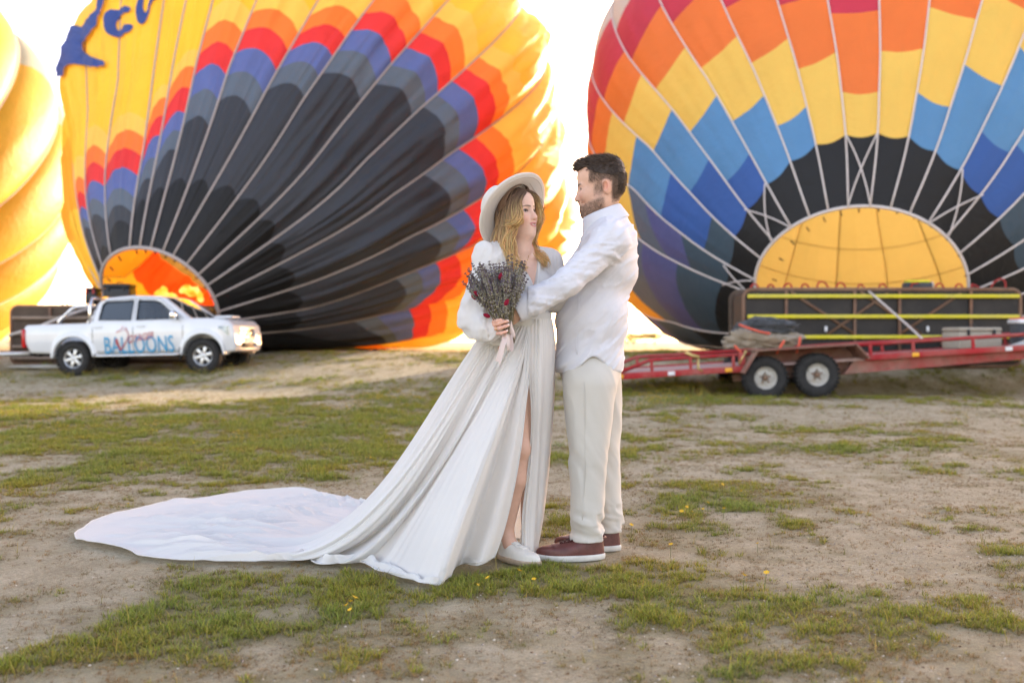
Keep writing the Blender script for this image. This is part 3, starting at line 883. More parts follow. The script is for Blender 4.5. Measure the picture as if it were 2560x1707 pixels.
GB = {
    0: E(BB, [('K', c4(760, 240), c4(822, 130)), ('D', c1(600, 1480), c1(655, 1420)), ('S', c1(580, 1390), c1(645, 1380)), ('B', c1(575, 1310), c1(638, 1290)), ('R', c1(550, 1230), c1(625, 1195)), ('O', c1(530, 1160), c1(605, 1110)), ('L', c1(510, 1090), c1(585, 980))], 'YYYYYYY'),
    1: E(BB, [('K', c4(825, 70), c4(940, 60)), ('D', c1(660, 1400), c1(795, 1400)), ('S', c1(645, 1300), c1(795, 1290)), ('B', c1(635, 1200), c1(790, 1160)), ('R', c1(610, 1095), c1(785, 1050)), ('O', c1(590, 990), c1(780, 960)), ('L', c1(570, 880), c1(770, 860))], 'YYYYYYY'),
    2: E(BB, [('K', c1(800, 1520), c1(910, 1480)), ('D', c1(800, 1400), c1(940, 1390)), ('S', c1(800, 1280), c1(945, 1290)), ('B', c1(800, 1155), c1(945, 1150)), ('R', c1(795, 1035), c1(955, 1020)), ('O', c1(785, 930), c1(960, 900)), ('L', c1(775, 820), c1(965, 790))], 'YYYYYYY'),
    3: E(BB, [('K', c1(925, 1440), c1(985, 1330)), ('D', c1(940, 1330), c1(1010, 1180)), ('S', c1(945, 1200), c1(1030, 1040)), ('B', c1(960, 1070), c1(1045, 890)), ('R', c1(960, 950), c1(1060, 760)), ('O', c1(970, 830), c1(1080, 640)), ('L', c1(975, 720), c1(1100, 560))], 'YYYYYYY'),
    4: E(BB, [('K', c1(990, 1350), c1(1085, 1260)), ('D', c1(1020, 1170), c1(1160, 980)), ('S', c1(1030, 1030), c1(1185, 860)), ('B', c1(1045, 890), c1(1205, 740)), ('R', c1(1070, 740), c1(1235, 580)), ('O', c1(1090, 610), c1(1262, 440)), ('L', c1(1115, 500), c1(1290, 330))], 'YYYYYYY'),
    5: E(BB, [('K', c1(1090, 1255), c1(1225, 1230)), ('D', c1(1188, 830), c1(1335, 825)), ('S', c1(1215, 655), c1(1395, 650)), ('B', c1(1255, 500), c1(1450, 485)), ('R', c1(1285, 360), c1(1510, 345)), ('O', c1(1320, 215), c1(1565, 210)), ('L', c1(1350, 70), c1(1630, 80))], 'YYYYYYY'),
    6: E(BB, [('K', c1(1225, 1230), c1(1375, 1270)), ('D', c1(1395, 650), c1(1620, 750)), ('S', c1(1450, 490), c1(1700, 610)), ('B', c1(1515, 340), c1(1790, 460)), ('R', c1(1570, 205), c1(1870, 330)), ('O', c1(1635, 85), c1(1940, 215)), ('L', c1(1690, -50), c1(2010, 70))], 'YYYYYYY'),
    7: E(BB, [('K', c1(1375, 1270), c1(1540, 1310)), ('D', c1(1735, 590), c1(1985, 640)), ('S', c1(1830, 455), c1(2080, 500)), ('B', c1(1900, 340), c1(2180, 375)), ('R', c2(120, 225), c2(425, 245)), ('O', c2(195, 105), c2(510, 130)), ('L', c2(240, -10), c2(590, 10))], 'YYYYYYY'),
    8: E(BB, [('K', c1(1540, 1320), c1(1700, 1430)), ('D', c2(285, 490), c2(510, 650)), ('S', c2(385, 345), c2(620, 525)), ('B', c2(490, 215), c2(720, 405)), ('R', c2(570, 100), c2(820, 300)), ('O', c2(655, -10), c2(910, 190)), ('L', c2(720, -120), c2(1000, 90))], 'YYYYYYY'),
    9: E(BB, [('K', cb(370, 465), cb(470, 640)), ('D', c2(620, 550), c2(870, 760)), ('S', c2(730, 435), c2(960, 680)), ('B', c2(825, 310), c2(1030, 600)), ('R', c2(910, 210), c2(1110, 520)), ('O', c2(1010, 110), c2(1200, 440)), ('L', c2(1100, 10), c2(1290, 360))], 'YYYYYYY'),
    10: E(BB, [('K', cb(470, 640), cb(530, 830)), ('D', c2(945, 710), c2(1050, 1030)), ('S', c2(1040, 640), c2(1140, 980)), ('B', c2(1125, 530), c2(1260, 890)), ('R', c2(1215, 450), c2(1365, 800)), ('O', c2(1300, 370), c2(1450, 745)), ('L', c2(1390, 290), c2(1540, 690))], 'YYYYYYY'),
    11: E(BB, [('K', cb(530, 830), cb(605, 1030)), ('D', cb(1690, 110), cb(1850, 480)), ('S', cb(1850, 10), cb(2010, 390)), ('B', c2(1170, 970), cb(2150, 300)), ('R', c2(1270, 880), cb(2230, 240)), ('O', c2(1380, 800), c2(1500, 1180))], 'LYYYYYY'),
    12: E(BB, [('K', cb(605, 1030), cb(665, 1190)), ('D', cb(1700, 565), cb(1720, 790)), ('S', cb(1865, 475), cb(1830, 760)), ('B', cb(2010, 400), cb(1930, 710)), ('R', cb(2140, 330), cb(2060, 640)), ('O', c2(1330, 1290), cb(2170, 590))], 'LYYYYYY'),
    13: E(BB, [('K', cb(660, 1195), cb(580, 1345)), ('D', cb(1480, 900), cb(1400, 1190)), ('S', cb(1640, 840), cb(1480, 1175)), ('B', cb(1790, 790), cb(1575, 1155)), ('R', cb(1940, 720), cb(1730, 1130)), ('O', cb(2090, 640), cb(1870, 1085))], 'LYYYYYY'),
    14: E(BB, [('K', cb(580, 1345), cb(560, 1480)), ('D', cb(1150, 1240), cb(1080, 1420)), ('S', cb(1330, 1210), cb(1250, 1400)), ('B', cb(1580, 1160), cb(1430, 1390)), ('R', cb(1730, 1130), cb(1560, 1380)), ('O', cb(1860, 1090), cb(1700, 1360))], 'LYYYYYY'),
    15: E(BB, [('K', cb(510, 1490), cb(480, 1540)), ('D', cb(1080, 1430), cb(1060, 1510)), ('S', cb(1245, 1410), cb(1230, 1510)), ('O', cb(1420, 1390), cb(1400, 1510))], 'LYYYYYY'),
}
nB = len(BB.tapes)
for k in range(16, nB):
    GB[k] = [('K', 0.16, 0.16), ('D', 0.36, 0.36), ('O', 0.46, 0.46), ('Y', 0.64, 0.64), ('Y', 0.84, 0.84), ('Y', 0.99, 0.99)]
    if k >= nB - 3: GB[k] = [('Y', 0.10, 0.10), ('A', 0.26, 0.26), ('Y', 0.46, 0.46), ('Y', 0.64, 0.64), ('Y', 0.84, 0.84), ('Y', 0.99, 0.99)]
# the far panels seen through the mouth: checks of scarlet, yellow, mauve and olive
MOUTH = [('Y', 1150, 260), ('F', 1265, 190), ('P', 1385, 150), ('P', 1440, 300), ('P', 1560, 450), ('E', 1530, 240), ('E', 1450, 190), ('F', 1290, 390), ('Y', 1050, 400), ('A', 900, 360), ('F', 1620, 540), ('F', 1500, 560), ('Y', 1130, 430), ('A', 960, 300)]
balloon_b = empty('hot_air_balloon', (MO_B[0], MO_B[1], ground_h(MO_B[0], MO_B[1])), label='half inflated yellow balloon with charcoal lower half and blue lettering, behind the white pickup', cat='balloon', group='hot air balloons being inflated')
base_b = np.array(balloon_b.location)
# split the unseen crown half into checks whose colours come from what the mouth shows
def mouth_colour(bl, k, ta, tb, dflt):
    t = np.array([0.5 * (ta + tb)]); ph = np.array([0.5 * (bl.tape_phi(k, t[0]) + bl.tape_phi(k + 1, t[0]))])
    bp, r = bl.base_point(ph, t); q3 = bl.deform(bp)[0]; q = proj(q3); nn = bl.norm(ph, t)[0]
    if (q3 - CAM) @ nn < 0 or ((q - proj(bl.Mo)) ** 2).sum() > 230 ** 2: return dflt       # faces the camera, or not behind the mouth
    d = [((q[0] - c4(x, y)[0]) ** 2 + (q[1] - c4(x, y)[1]) ** 2, c) for (c, x, y) in MOUTH]
    return min(d)[1]
GBm = {}
for k in GB:
    rows = []
    lo = 0
    for (c, a, b_) in GB[k]:
        hi = max(a, b_)
        n_ = max(1, int(round((hi - lo) / 0.075))) if 0.5 * (lo + hi) > 0.4 and c in 'YLG' else 1
        for m_ in range(n_):
            f0 = lo + (hi - lo) * m_ / n_; f1 = lo + (hi - lo) * (m_ + 1) / n_
            rows.append((mouth_colour(BB, k, f0, f1, c), a if m_ == n_ - 1 else f1, b_ if m_ == n_ - 1 else f1))
        lo = hi
    GBm[k] = rows
build_panels(BB, balloon_b, base_b, GBm, nu=13, slack=True)
build_tapes(BB, balloon_b, base_b, range(nB), 0.026, M_tape_warm, t1=0.93)
rim_ring(BB, balloon_b, base_b, 0.05, M_tape_warm)
for k in range(0, nB):
    bp, rr = BB.base_point(np.array([BB.tape_phi(k, 0.0)]), np.array([0.0]))
    p0 = bp[0]; d = (BB.Mo - p0); d /= np.linalg.norm(d)
    v, f = tube([p0, p0 + d * 0.14 - BB.a * 0.05], 0.02, 5); obj('rim_cord', v, f, M_blackcord, balloon_b, base_b)

# blue lettering and the blue swooping figure printed near the top left of that balloon
M_print = mat_nylon('blue_print', (0.045, 0.085, 0.30), 0.25)
def decal(bl, root, base, poly_px, mat, name='lettering', holes=(), step=22.0, off=0.05):
    bm = bmesh.new()
    loops = [poly_px] + list(holes)
    es = []
    for lp in loops:
        vs_ = [bm.verts.new((p[0], p[1], 0)) for p in lp]
        es += [bm.edges.new((vs_[i], vs_[(i + 1) % len(vs_)])) for i in range(len(vs_))]
    bmesh.ops.triangle_fill(bm, use_beauty=True, use_dissolve=False, edges=es)
    for _ in range(5):
        lg = [e for e in bm.edges if e.calc_length() > step]
        if not lg: break
        bmesh.ops.subdivide_edges(bm, edges=lg, cuts=1)
        bmesh.ops.triangulate(bm, faces=bm.faces[:])
    bm.verts.index_update()
    pts = []
    for v in bm.verts:
        ph, t = bl.inv(v.co.x, v.co.y)
        n = len(bl.tapes); k = 0
        cand = [(j, bl.tape_phi(j, t), bl.tape_phi(j + 1, t)) for j in range(n)]
        uu = 0.5; kk = 0
        for j, a0, a1 in cand:
            x = (ph - a0) % (2 * math.pi)
            if x < (a1 - a0): kk = j; uu = x / (a1 - a0); break
        pts.append(bl.gore_point(kk, np.array([uu]), np.array([t]), off)[0])
    F = [tuple(v.index for v in f.verts) for f in bm.faces]
    bm.free()
    return obj(name, np.array(pts), F, mat, root, base)
def smooth_poly(pts, n=4):
    pts = np.array(pts, float)
    for _ in range(2):
        q = np.roll(pts, -1, axis=0); pts = np.stack([0.75 * pts + 0.25 * q, 0.25 * pts + 0.75 * q], 1).reshape(-1, 2)
    return [tuple(p) for p in pts]
fig = [c1(*p) for p in [(520, 190), (575, 185), (640, 140), (690, 70), (705, 10), (660, 20), (640, -20), (700, -60), (735, 0), (715, 90), (680, 170), (650, 235), (585, 285), (562, 325), (600, 370), (660, 405), (720, 420), (705, 455), (655, 467), (600, 445), (545, 432), (490, 445), (488, 520), (460, 520), (420, 562), (430, 500), (462, 435), (462, 340), (480, 260)]]
decal(BB, balloon_b, base_b, smooth_poly(fig), M_print, 'printed_figure', step=16.0, off=0.11)
letC = [c1(*p) for p in [(710, 150), (720, 95), (770, 68), (850, 58), (895, 80), (860, 115), (810, 110), (780, 130), (768, 165), (772, 205), (800, 212), (840, 185), (900, 178), (880, 225), (830, 255), (760, 250), (715, 235)]]
decal(BB, balloon_b, base_b, smooth_poly(letC), M_print)
letU = [c1(*p) for p in [(925, 40), (955, -30), (975, -25), (955, 60), (965, 105), (985, 95), (995, 20), (1040, -40), (1060, -10), (1010, 40), (985, 140), (950, 185), (920, 165), (916, 100)]]
decal(BB, balloon_b, base_b, smooth_poly(letU), M_print)

# burner flame standing inside its mouth
b = NB('burner_flame')
tc = b.n('ShaderNodeTexCoord').outputs['Object']
fl = b.noise(3.5, 4, 0.6, tc)
ec = b.ramp(fl, [(0.35, (1.0, 0.16, 0.01)), (0.5, (1.0, 0.36, 0.03)), (0.68, (1.0, 0.66, 0.20))])
M_flame = b.done(b.n('ShaderNodeEmission', {'Color': ec, 'Strength': 0.36}).outputs[0])
def blobs(cs, res=0.05, seed=3):
    """lumpy closed surface around a set of (centre, radius)"""
    cs_ = np.array([c for c, r in cs]); rs = np.array([r for c, r in cs])
    lo = (cs_ - rs[:, None]).min(0) - 3 * res; hi = (cs_ + rs[:, None]).max(0) + 3 * res
    ax = [np.arange(lo[i], hi[i], res) for i in range(3)]
    X, Y, Z = np.meshgrid(*ax, indexing='ij')
    f = np.full(X.shape, 9.0)
    for c, r in cs:
        d = np.sqrt((X - c[0]) ** 2 + (Y - c[1]) ** 2 + (Z - c[2]) ** 2) - r
        h = np.clip(0.5 + 0.5 * (f - d) / (0.6 * r), 0, 1); f = f * (1 - h) + d * h - 0.6 * r * h * (1 - h)
    f += 0.34 * (fbm(X * 4 + Y * 2.3, Z * 4 - Y * 3.1, seed, 4) - 0.5) + 0.05
    return surface_nets(f, lo, res)
# ------------------------------------------------------------------ pickup
M_white = mat_plain('white_paint', (0.62, 0.63, 0.63), 0.25, var=0.03, scale=2.5, coat=0.6, spec=0.5)
M_glass = NB('window_glass')
_g = M_glass.n('ShaderNodeBsdfGlossy', {'Color': (0.9, 0.95, 0.95, 1), 'Roughness': 0.03})
_t = M_glass.n('ShaderNodeBsdfTransparent', {'Color': (0.62, 0.68, 0.68, 1)})
_f = M_glass.n('ShaderNodeFresnel', {'IOR': 1.5})
M_glass = M_glass.done(M_glass.n('ShaderNodeMixShader', {0: _f.outputs[0], 1: _t.outputs[0], 2: _g.outputs[0]}).outputs[0])
M_tint = NB('tinted_glass')
_g = M_tint.n('ShaderNodeBsdfGlossy', {'Color': (0.9, 0.95, 0.95, 1), 'Roughness': 0.05})
_t = M_tint.n('ShaderNodeBsdfDiffuse', {'Color': (0.035, 0.042, 0.05, 1)})
_f = M_tint.n('ShaderNodeFresnel', {'IOR': 1.45})
M_tint = M_tint.done(M_tint.n('ShaderNodeMixShader', {0: _f.outputs[0], 1: _t.outputs[0], 2: _g.outputs[0]}).outputs[0])
M_tyre = mat_plain('tyre_rubber', (0.022, 0.021, 0.020), 0.85, var=0.35, scale=14, bump=0.5, bscale=40)
M_alloy = mat_plain('alloy', (0.55, 0.55, 0.54), 0.35, 0.7, var=0.06)
M_chrome = mat_plain('chrome', (0.75, 0.75, 0.75), 0.15, 1.0, var=0.03)
M_blackp = mat_plain('black_plastic', (0.012, 0.012, 0.013), 0.5, var=0.2)
M_dark = mat_plain('dark_underbody', (0.02, 0.018, 0.016), 0.9, var=0.3)
M_redlens = mat_plain('red_lens', (0.45, 0.01, 0.012), 0.2, var=0.05)
M_lens = mat_plain('clear_lens', (0.24, 0.25, 0.24), 0.10, 0.5, var=0.45, scale=14)
M_seat = mat_plain('grey_seat_cloth', (0.05, 0.05, 0.055), 0.9)
M_bluep = mat_plain('blue_lettering', (0.002, 0.27, 0.50), 0.4, var=0.04)
M_redp = mat_plain('red_lettering', (0.42, 0.03, 0.03), 0.4, var=0.08)
M_plate = mat_plain('number_plate', (0.6, 0.6, 0.58), 0.5, var=0.15, scale=30)

def wheel(parent, base_xyz, R, w, rimR, kind, yside, sx=1):
    """wheel with its axis along y; yside = -1 faces the camera"""
    e = bpy.data.objects.new('wheel', None); COL.objects.link(e); e.parent = parent
    e.location = base_xyz
    M = np.array([[1, 0, 0], [0, 0, yside], [0, 1, 0]], float)        # lathe z -> outward y
    h = w / 2
    prof = [(rimR, -h * 0.75), (rimR * 1.12, -h * 0.95), (R * 0.86, -h), (R * 0.96, -h * 0.86), (R, -h * 0.6), (R, h * 0.6), (R * 0.96, h * 0.86), (R * 0.86, h), (rimR * 1.12, h * 0.95), (rimR, h * 0.75), (rimR * 0.97, h * 0.5), (rimR * 0.97, -h * 0.5), (rimR, -h * 0.75)]
    parts = [lathe(prof, 48, M, cap=False)]
    for k in range(30):           # tread blocks
        a = 2 * math.pi * k / 30
        for zz in (-0.45, 0.45):
            aa = a + (0.1 if zz > 0 else 0)
            Rm = np.array([[math.cos(aa), 0, -math.sin(aa)], [0, 1, 0], [math.sin(aa), 0, math.cos(aa)]])
            parts.append(box(R * math.cos(aa), zz * w * 0.85, R * math.sin(aa), 0.022, w * 0.34, R * 0.13, 0, Rm))
    v, f = merge(*parts)
    obj('tyre', v, f, M_tyre, e)
    if kind == 'alloy':
        rim = [lathe([(rimR * 0.98, h * 0.78), (rimR * 0.90, h * 0.72), (rimR * 0.88, h * 0.3), (rimR * 0.88, -h * 0.5)], 40, M, cap=False)]
        for k in range(6):
            a = 2 * math.pi * k / 6 + 0.26
            Rm = np.array([[math.cos(a), 0, -math.sin(a)], [0, 1, 0], [math.sin(a), 0, math.cos(a)]])
            rim.append(box(rimR * 0.52 * math.cos(a), yside * h * 0.58, rimR * 0.52 * math.sin(a), rimR * 0.78, h * 0.22, rimR * 0.34, 0.012, Rm))
        rim.append(lathe([(0.0, h * 0.8), (rimR * 0.16, h * 0.78), (rimR * 0.26, h * 0.66), (rimR * 0.3, h * 0.4)], 24, M, cap=False))
        v, f = merge(*rim); obj('rim', v, f, M_alloy, e)
        v, f = lathe([(0.0, 0.0), (rimR * 0.9, 0.0)], 30, M, cap=False); obj('brake_disc', v, f, M_dark, e)
    else:
        v, f = merge(lathe([(rimR * 0.98, h * 0.72), (rimR * 0.9, h * 0.6), (rimR * 0.82, h * 0.1), (rimR * 0.62, h * 0.05), (rimR * 0.5, h * 0.32), (rimR * 0.36, h * 0.36), (rimR * 0.34, h * 0.1), (0.0, h * 0.1)], 40, M, cap=False))
        obj('rim', v, f, M_wheelwhite, e)
        hub = [lathe([(rimR * 0.24, 0.0), (rimR * 0.22, h * 0.8), (rimR * 0.12, h * 0.95), (0, h * 0.95)], 18, M, cap=False)]
        for k in range(5):
            a = 2 * math.pi * k / 5 + 0.3
            hub.append(lathe([(0.016, h * 0.2), (0.016, h * 0.5), (0, h * 0.52)], 8, M, (rimR * 0.43 * math.cos(a), 0, rimR * 0.43 * math.sin(a)), cap=False))
        v, f = merge(*hub); obj('hub', v, f, M_rust, e)
        for k in range(5):
            a = 2 * math.pi * k / 5
            Rm = np.array([[math.cos(a), 0, -math.sin(a)], [0, 1, 0], [math.sin(a), 0, math.cos(a)]])
            v, f = box(rimR * 0.60 * math.cos(a), yside * h * 0.2, rimR * 0.60 * math.sin(a), rimR * 0.36, h * 0.2, rimR * 0.22, 0.01, Rm)
            obj('spoke', v, f, M_wheelwhite, e)
    return e

def text_mesh(body, size=1.0):
    cu = bpy.data.curves.new('lettering', 'FONT'); cu.body = body; cu.size = size; cu.resolution_u = 3
    ob = bpy.data.objects.new('lettering', cu); COL.objects.link(ob)
    bpy.context.view_layer.update()
    dg = bpy.context.evaluated_depsgraph_get()
    me = bpy.data.meshes.new_from_object(ob.evaluated_get(dg))
    V = np.array([v.co[:] for v in me.vertices]); F = [tuple(p.vertices) for p in me.polygons]
    bpy.data.objects.remove(ob); bpy.data.curves.remove(cu); bpy.data.meshes.remove(me)
    return V, F

# placement from the two near wheels' ground contacts
_pr = np.array((-9.94, 22.7)); _pf = np.array((-6.88, 22.32))
_zr = float(ground_h(*_pr)); _zf = float(ground_h(*_pf))
_dir = (_pf - _pr) / np.linalg.norm(_pf - _pr); _yaw = math.atan2(_dir[1], _dir[0])
_left = np.array((-_dir[1], _dir[0]))
_mid = (_pr + _pf) / 2 + _left * 0.78
_pitch = -math.atan2(_zf - _zr, 3.085)
truck = empty('pickup_truck', (_mid[0], _mid[1], (_zr + _zf) / 2), (0, _pitch, _yaw), 'white double cab pickup lettered BALLOONS on its doors, parked before the yellow balloon', 'pickup')

h_ = 0.024
FX = Field((-2.9, -1.04, 0.3), (2.7, 1.04, 1.95), h_)
X, Y_, Z = FX.X, FX.Y, FX.Z
x2 = X[:, 0, :]; z2 = Z[:, 0, :]
def ext(poly): return sd_poly(x2, z2, poly)[:, None, :]
ay = np.abs(Y_)
w_low = 0.90 - 0.05 * smoothstep(0.95, 1.25, Z) - 0.10 * smoothstep(1.75, 2.55, X) ** 1.5 - 0.05 * smoothstep(0.8, 0.42, Z) - 0.03 * smoothstep(-2.3, -2.8, X)
low = ext([(-2.62, .52), (-2.76, .80), (-2.76, 1.13), (-2.70, 1.17), (-1.2, 1.18), (1.0, 1.20), (1.35, 1.235), (1.75, 1.225), (2.2, 1.16), (2.42, 1.06), (2.51, .84), (2.54, .62), (2.46, .47), (2.0, .44), (1.0, .46), (-1.0, .46), (-2.2, .50)])
f = smax(low, ay - w_low, 0.07)
w_cab = 0.86 - 0.17 * smoothstep(1.12, 1.80, Z)
cabp = [(-1.14, 1.05), (-1.10, 1.45), (-1.00, 1.66), (-.84, 1.75), (-.2, 1.79), (.45, 1.76), (.62, 1.70), (1.28, 1.20), (1.28, 1.05)]
cab = smax(ext(cabp), ay - w_cab, 0.08)
f = smin_(f, cab, 0.06)
# fender flares
for xa in (-1.5425, 1.5425):
    r = np.sqrt((X - xa) ** 2 + (Z - 0.40) ** 2)
    flare = smax(np.abs(r - 0.50) - 0.05, ay - 0.925, 0.05); flare = np.maximum(flare, 0.40 - Z)
    f = smin_(f, np.maximum(flare, 0.6 - ay), 0.05)
    f = np.maximum(f, -np.maximum(r - 0.47, 0.52 - ay))
# bed, cabin and window openings
f = np.maximum(f, -np.maximum(np.maximum(np.abs(X + 1.93) - 0.74, ay - 0.77), 0.72 - Z))
inner = smax(ext(cabp) + 0.055, ay - (w_cab - 0.05), 0.04)
f = np.maximum(f, -np.maximum(inner, 0.75 - Z))
f = np.maximum(f, -np.maximum(np.maximum(np.abs(X - 0.05) - 1.05, ay - 0.78), np.abs(Z - 0.95) - 0.22))
WIN_R = [(-.93, 1.24), (-.88, 1.60), (-.80, 1.655), (-.15, 1.67), (-.15, 1.22)]
WIN_F = [(-.03, 1.22), (-.03, 1.67), (.36, 1.65), (.50, 1.60), (.98, 1.235)]
for wp in (WIN_R, WIN_F):
    f = np.maximum(f, -np.maximum(ext(wp), 0.5 - ay))
f = np.maximum(f, -np.maximum(np.maximum(ext([(.52, 1.72), (.70, 1.80), (1.5, 1.25), (1.20, 1.225)]), ay - 0.60 - 0.12 * (1.75 - Z)), 0.4 - X))     # windscreen
f = np.maximum(f, -np.maximum(np.maximum(np.abs(Z - 1.45) - 0.16, ay - 0.55), X + 0.9))                                                            # rear window
f = np.maximum(f, -np.maximum(np.maximum(np.abs(Z - 0.885) - 0.10, ay - 0.42), 2.36 - X))                                                          # grille opening
f = np.maximum(f, -np.maximum(np.maximum(np.abs(Z - 0.60) - 0.055, ay - 0.45), 2.40 - X))                                                          # lower intake
FX.f = f.astype(np.float32)
tv, tf = FX.mesh()
fc = tv[tf].mean(1)
side = np.abs(fc[:, 1]) > 0.60
def in_poly(poly): return sd_poly(fc[:, 0], fc[:, 2], poly) < 0
DR = [(-1.06, .52), (-1.06, 1.30), (-1.0, 1.68), (-.09, 1.72), (-.09, .52)]
DF = [(-.09, .52), (-.09, 1.72), (.48, 1.70), (1.08, 1.24), (1.10, .52)]
isd_r = in_poly(DR) & side; isd_f = in_poly(DF) & side
hood = (fc[:, 0] > 1.22) & (fc[:, 2] > 1.06) & (np.abs(fc[:, 1]) < 0.74)
rest = ~(isd_r | isd_f | hood)
def sub(mask):
    fs = tf[mask]; ids = np.unique(fs); mp = np.full(len(tv), -1); mp[ids] = np.arange(len(ids))
    return tv[ids], mp[fs]
v, q = sub(rest); obj('body', v, q, M_white, truck)
v, q = sub(hood); obj('bonnet', v, q, M_white, truck)
doors = {}
for nm, msk in (('r', isd_r), ('f', isd_f)):
    for sg in (-1, 1):
        v, q = sub(msk & (np.sign(fc[:, 1]) == sg)); doors[(nm, sg)] = obj('door', v, q, M_white, truck)
def wy(x, z):
    """half width of the body side at (x, z)"""
    z = np.asarray(z, float); x = np.asarray(x, float)
    wl = 0.90 - 0.05 * smoothstep(0.95, 1.25, z) - 0.10 * smoothstep(1.75, 2.55, x) ** 1.5 - 0.05 * smoothstep(0.8, 0.42, z)
    wc = 0.86 - 0.17 * smoothstep(1.12, 1.80, z)
    return np.where(z > 1.16, wc, wl) + 0.003
def side_sheet(poly, sg, off, mat, parent, name, n=1):
    V = np.array([(p[0], sg * (float(wy(p[0], p[1])) + off), p[1]) for p in poly])
    F = [tuple(range(len(poly)))] if sg < 0 else [tuple(range(len(poly)))[::-1]]
    return obj(name, V, F, mat, parent, smooth=False)
def seam(poly, sg, parent, closed=True):
    pts = []
    P2 = list(poly) + ([poly[0]] if closed else [])
    for a, b_ in zip(P2[:-1], P2[1:]):
        n = max(2, int(math.hypot(b_[0] - a[0], b_[1] - a[1]) / 0.06))
        for i in range(n): pts.append((a[0] + (b_[0] - a[0]) * i / n, a[1] + (b_[1] - a[1]) * i / n))
    pts.append(P2[-1])
    pts = np.array([(x, sg * (float(wy(x, z)) - 0.002), z) for x, z in pts])
    v, f_ = tube(pts, 0.006, 5)
    return obj('door_seam', v, f_, M_blackp, parent)
for sg in (-1, 1):
    side_sheet(WIN_R, sg, -0.03, M_tint, doors[('r', sg)], 'window'); side_sheet(WIN_F, sg, -0.03, M_glass, doors[('f', sg)], 'window')
    for nm, pl in (('r', DR), ('f', DF)):
        seam(pl, sg, doors[(nm, sg)])
        hx = -0.92 if nm == 'r' else 0.10
        v, f_ = box(hx, sg * (float(wy(hx, 1.08)) + 0.02), 1.08, 0.20, 0.03, 0.035, 0.012); obj('handle', v, f_, M_white, doors[(nm, sg)])
        wp = WIN_R if nm == 'r' else WIN_F
        pts = np.array([(x, sg * (float(wy(x, z)) - 0.004), z) for x, z in wp]); v, f_ = tube(pts, 0.014, 6, closed=True); obj('window_trim', v, f_, M_blackp, doors[(nm, sg)])
    # mirror
    v, f_ = box(0.93, sg * 1.0, 1.30, 0.12, 0.22, 0.19, 0.05); mo = obj('mirror', v, f_, M_chrome, truck)
    v, f_ = box(0.94, sg * 0.87, 1.235, 0.06, 0.12, 0.05, 0.015); obj('mirror_arm', v, f_, M_blackp, mo)
    v, f_ = tube([(-1.0, sg * 0.93, 0.45), (-0.9, sg * 0.96, 0.43), (0.95, sg * 0.96, 0.43), (1.05, sg * 0.93, 0.45)], 0.045, 8, flat=0.6); obj('side_step', v, f_, M_chrome, truck)
    v, f_ = box(1.02, sg * 0.84, 0.44, 0.03, 0.16, 0.30, 0.005); obj('mud_flap', v, f_, M_blackp, truck)
    # tail lamp and headlamp
    v, f_ = box(-2.745, sg * 0.82, 0.86, 0.09, 0.17, 0.42, 0.03); obj('tail_lamp', v, f_, M_redlens, truck)
    hl = []
    for i in range(9):
        fx = i / 8
        x = 1.92 + 0.52 * fx; zt = 1.04 - 0.02 * fx; zb = 0.98 - 0.17 * smoothstep(0, 0.7, fx)
        for z in (zb, zt):
            hl.append((x, sg * (float(wy(x, z)) + 0.006 - 0.05 * smoothstep(0.6, 1, fx)), z))
    v = np.array(hl); f_ = [(2 * i, 2 * i + 2, 2 * i + 3, 2 * i + 1) for i in range(8)]
    o_ = obj('headlamp', v, f_ if sg < 0 else [q[::-1] for q in f_], M_lens, truck)
    v, f_ = lathe([(0.0, 0.02), (0.065, 0.015), (0.075, 0.0), (0.06, -0.03)], 20, np.array([[0.25, 0, 0.97], [0, 1, 0], [-0.97, 0, 0.25]]), (2.38, sg * 0.74, 0.92)); obj('lamp_bowl', v, f_, M_chrome, o_)
    v, f_ = box(2.40, sg * 0.66, 0.60, 0.12, 0.16, 0.12, 0.03); fo = obj('fog_lamp', v, f_, M_blackp, truck)
v, f_ = merge(box(2.36, 0, 0.885, 0.04, 0.86, 0.21, 0.0), box(2.40, 0, 0.60, 0.06, 0.9, 0.11)); gr = obj('grille', v, f_, M_blackp, truck)
for zz in (0.80, 0.885, 0.97):
    v, f_ = box(2.455, 0, zz, 0.03, 0.84, 0.028, 0.008); obj('grille_bar', v, f_, M_chrome, gr)
v, f_ = merge(lathe([(0.075, 0.0), (0.085, 0.012), (0.075, 0.02), (0.065, 0.012), (0.075, 0.0)], 24, np.array([[0, 0, 1], [1, 0, 0], [0, 0.7, 0]]), (2.475, 0, 0.885), cap=False), lathe([(0.03, 0.0), (0.04, 0.012), (0.03, 0.02)], 20, np.array([[0, 0, 1], [1, 0, 0], [0, 1.3, 0]]), (2.475, 0, 0.885), cap=False))
obj('emblem', v, f_, M_chrome, gr)
v, f_ = box(2.55, 0.0, 0.70, 0.02, 0.52, 0.12, 0.004); obj('number_plate', v, f_, M_plate, truck)
v, f_ = box(1.75, 0.05, 1.26, 0.42, 0.55, 0.06, 0.025); obj('bonnet_scoop', v, f_, M_white, truck)
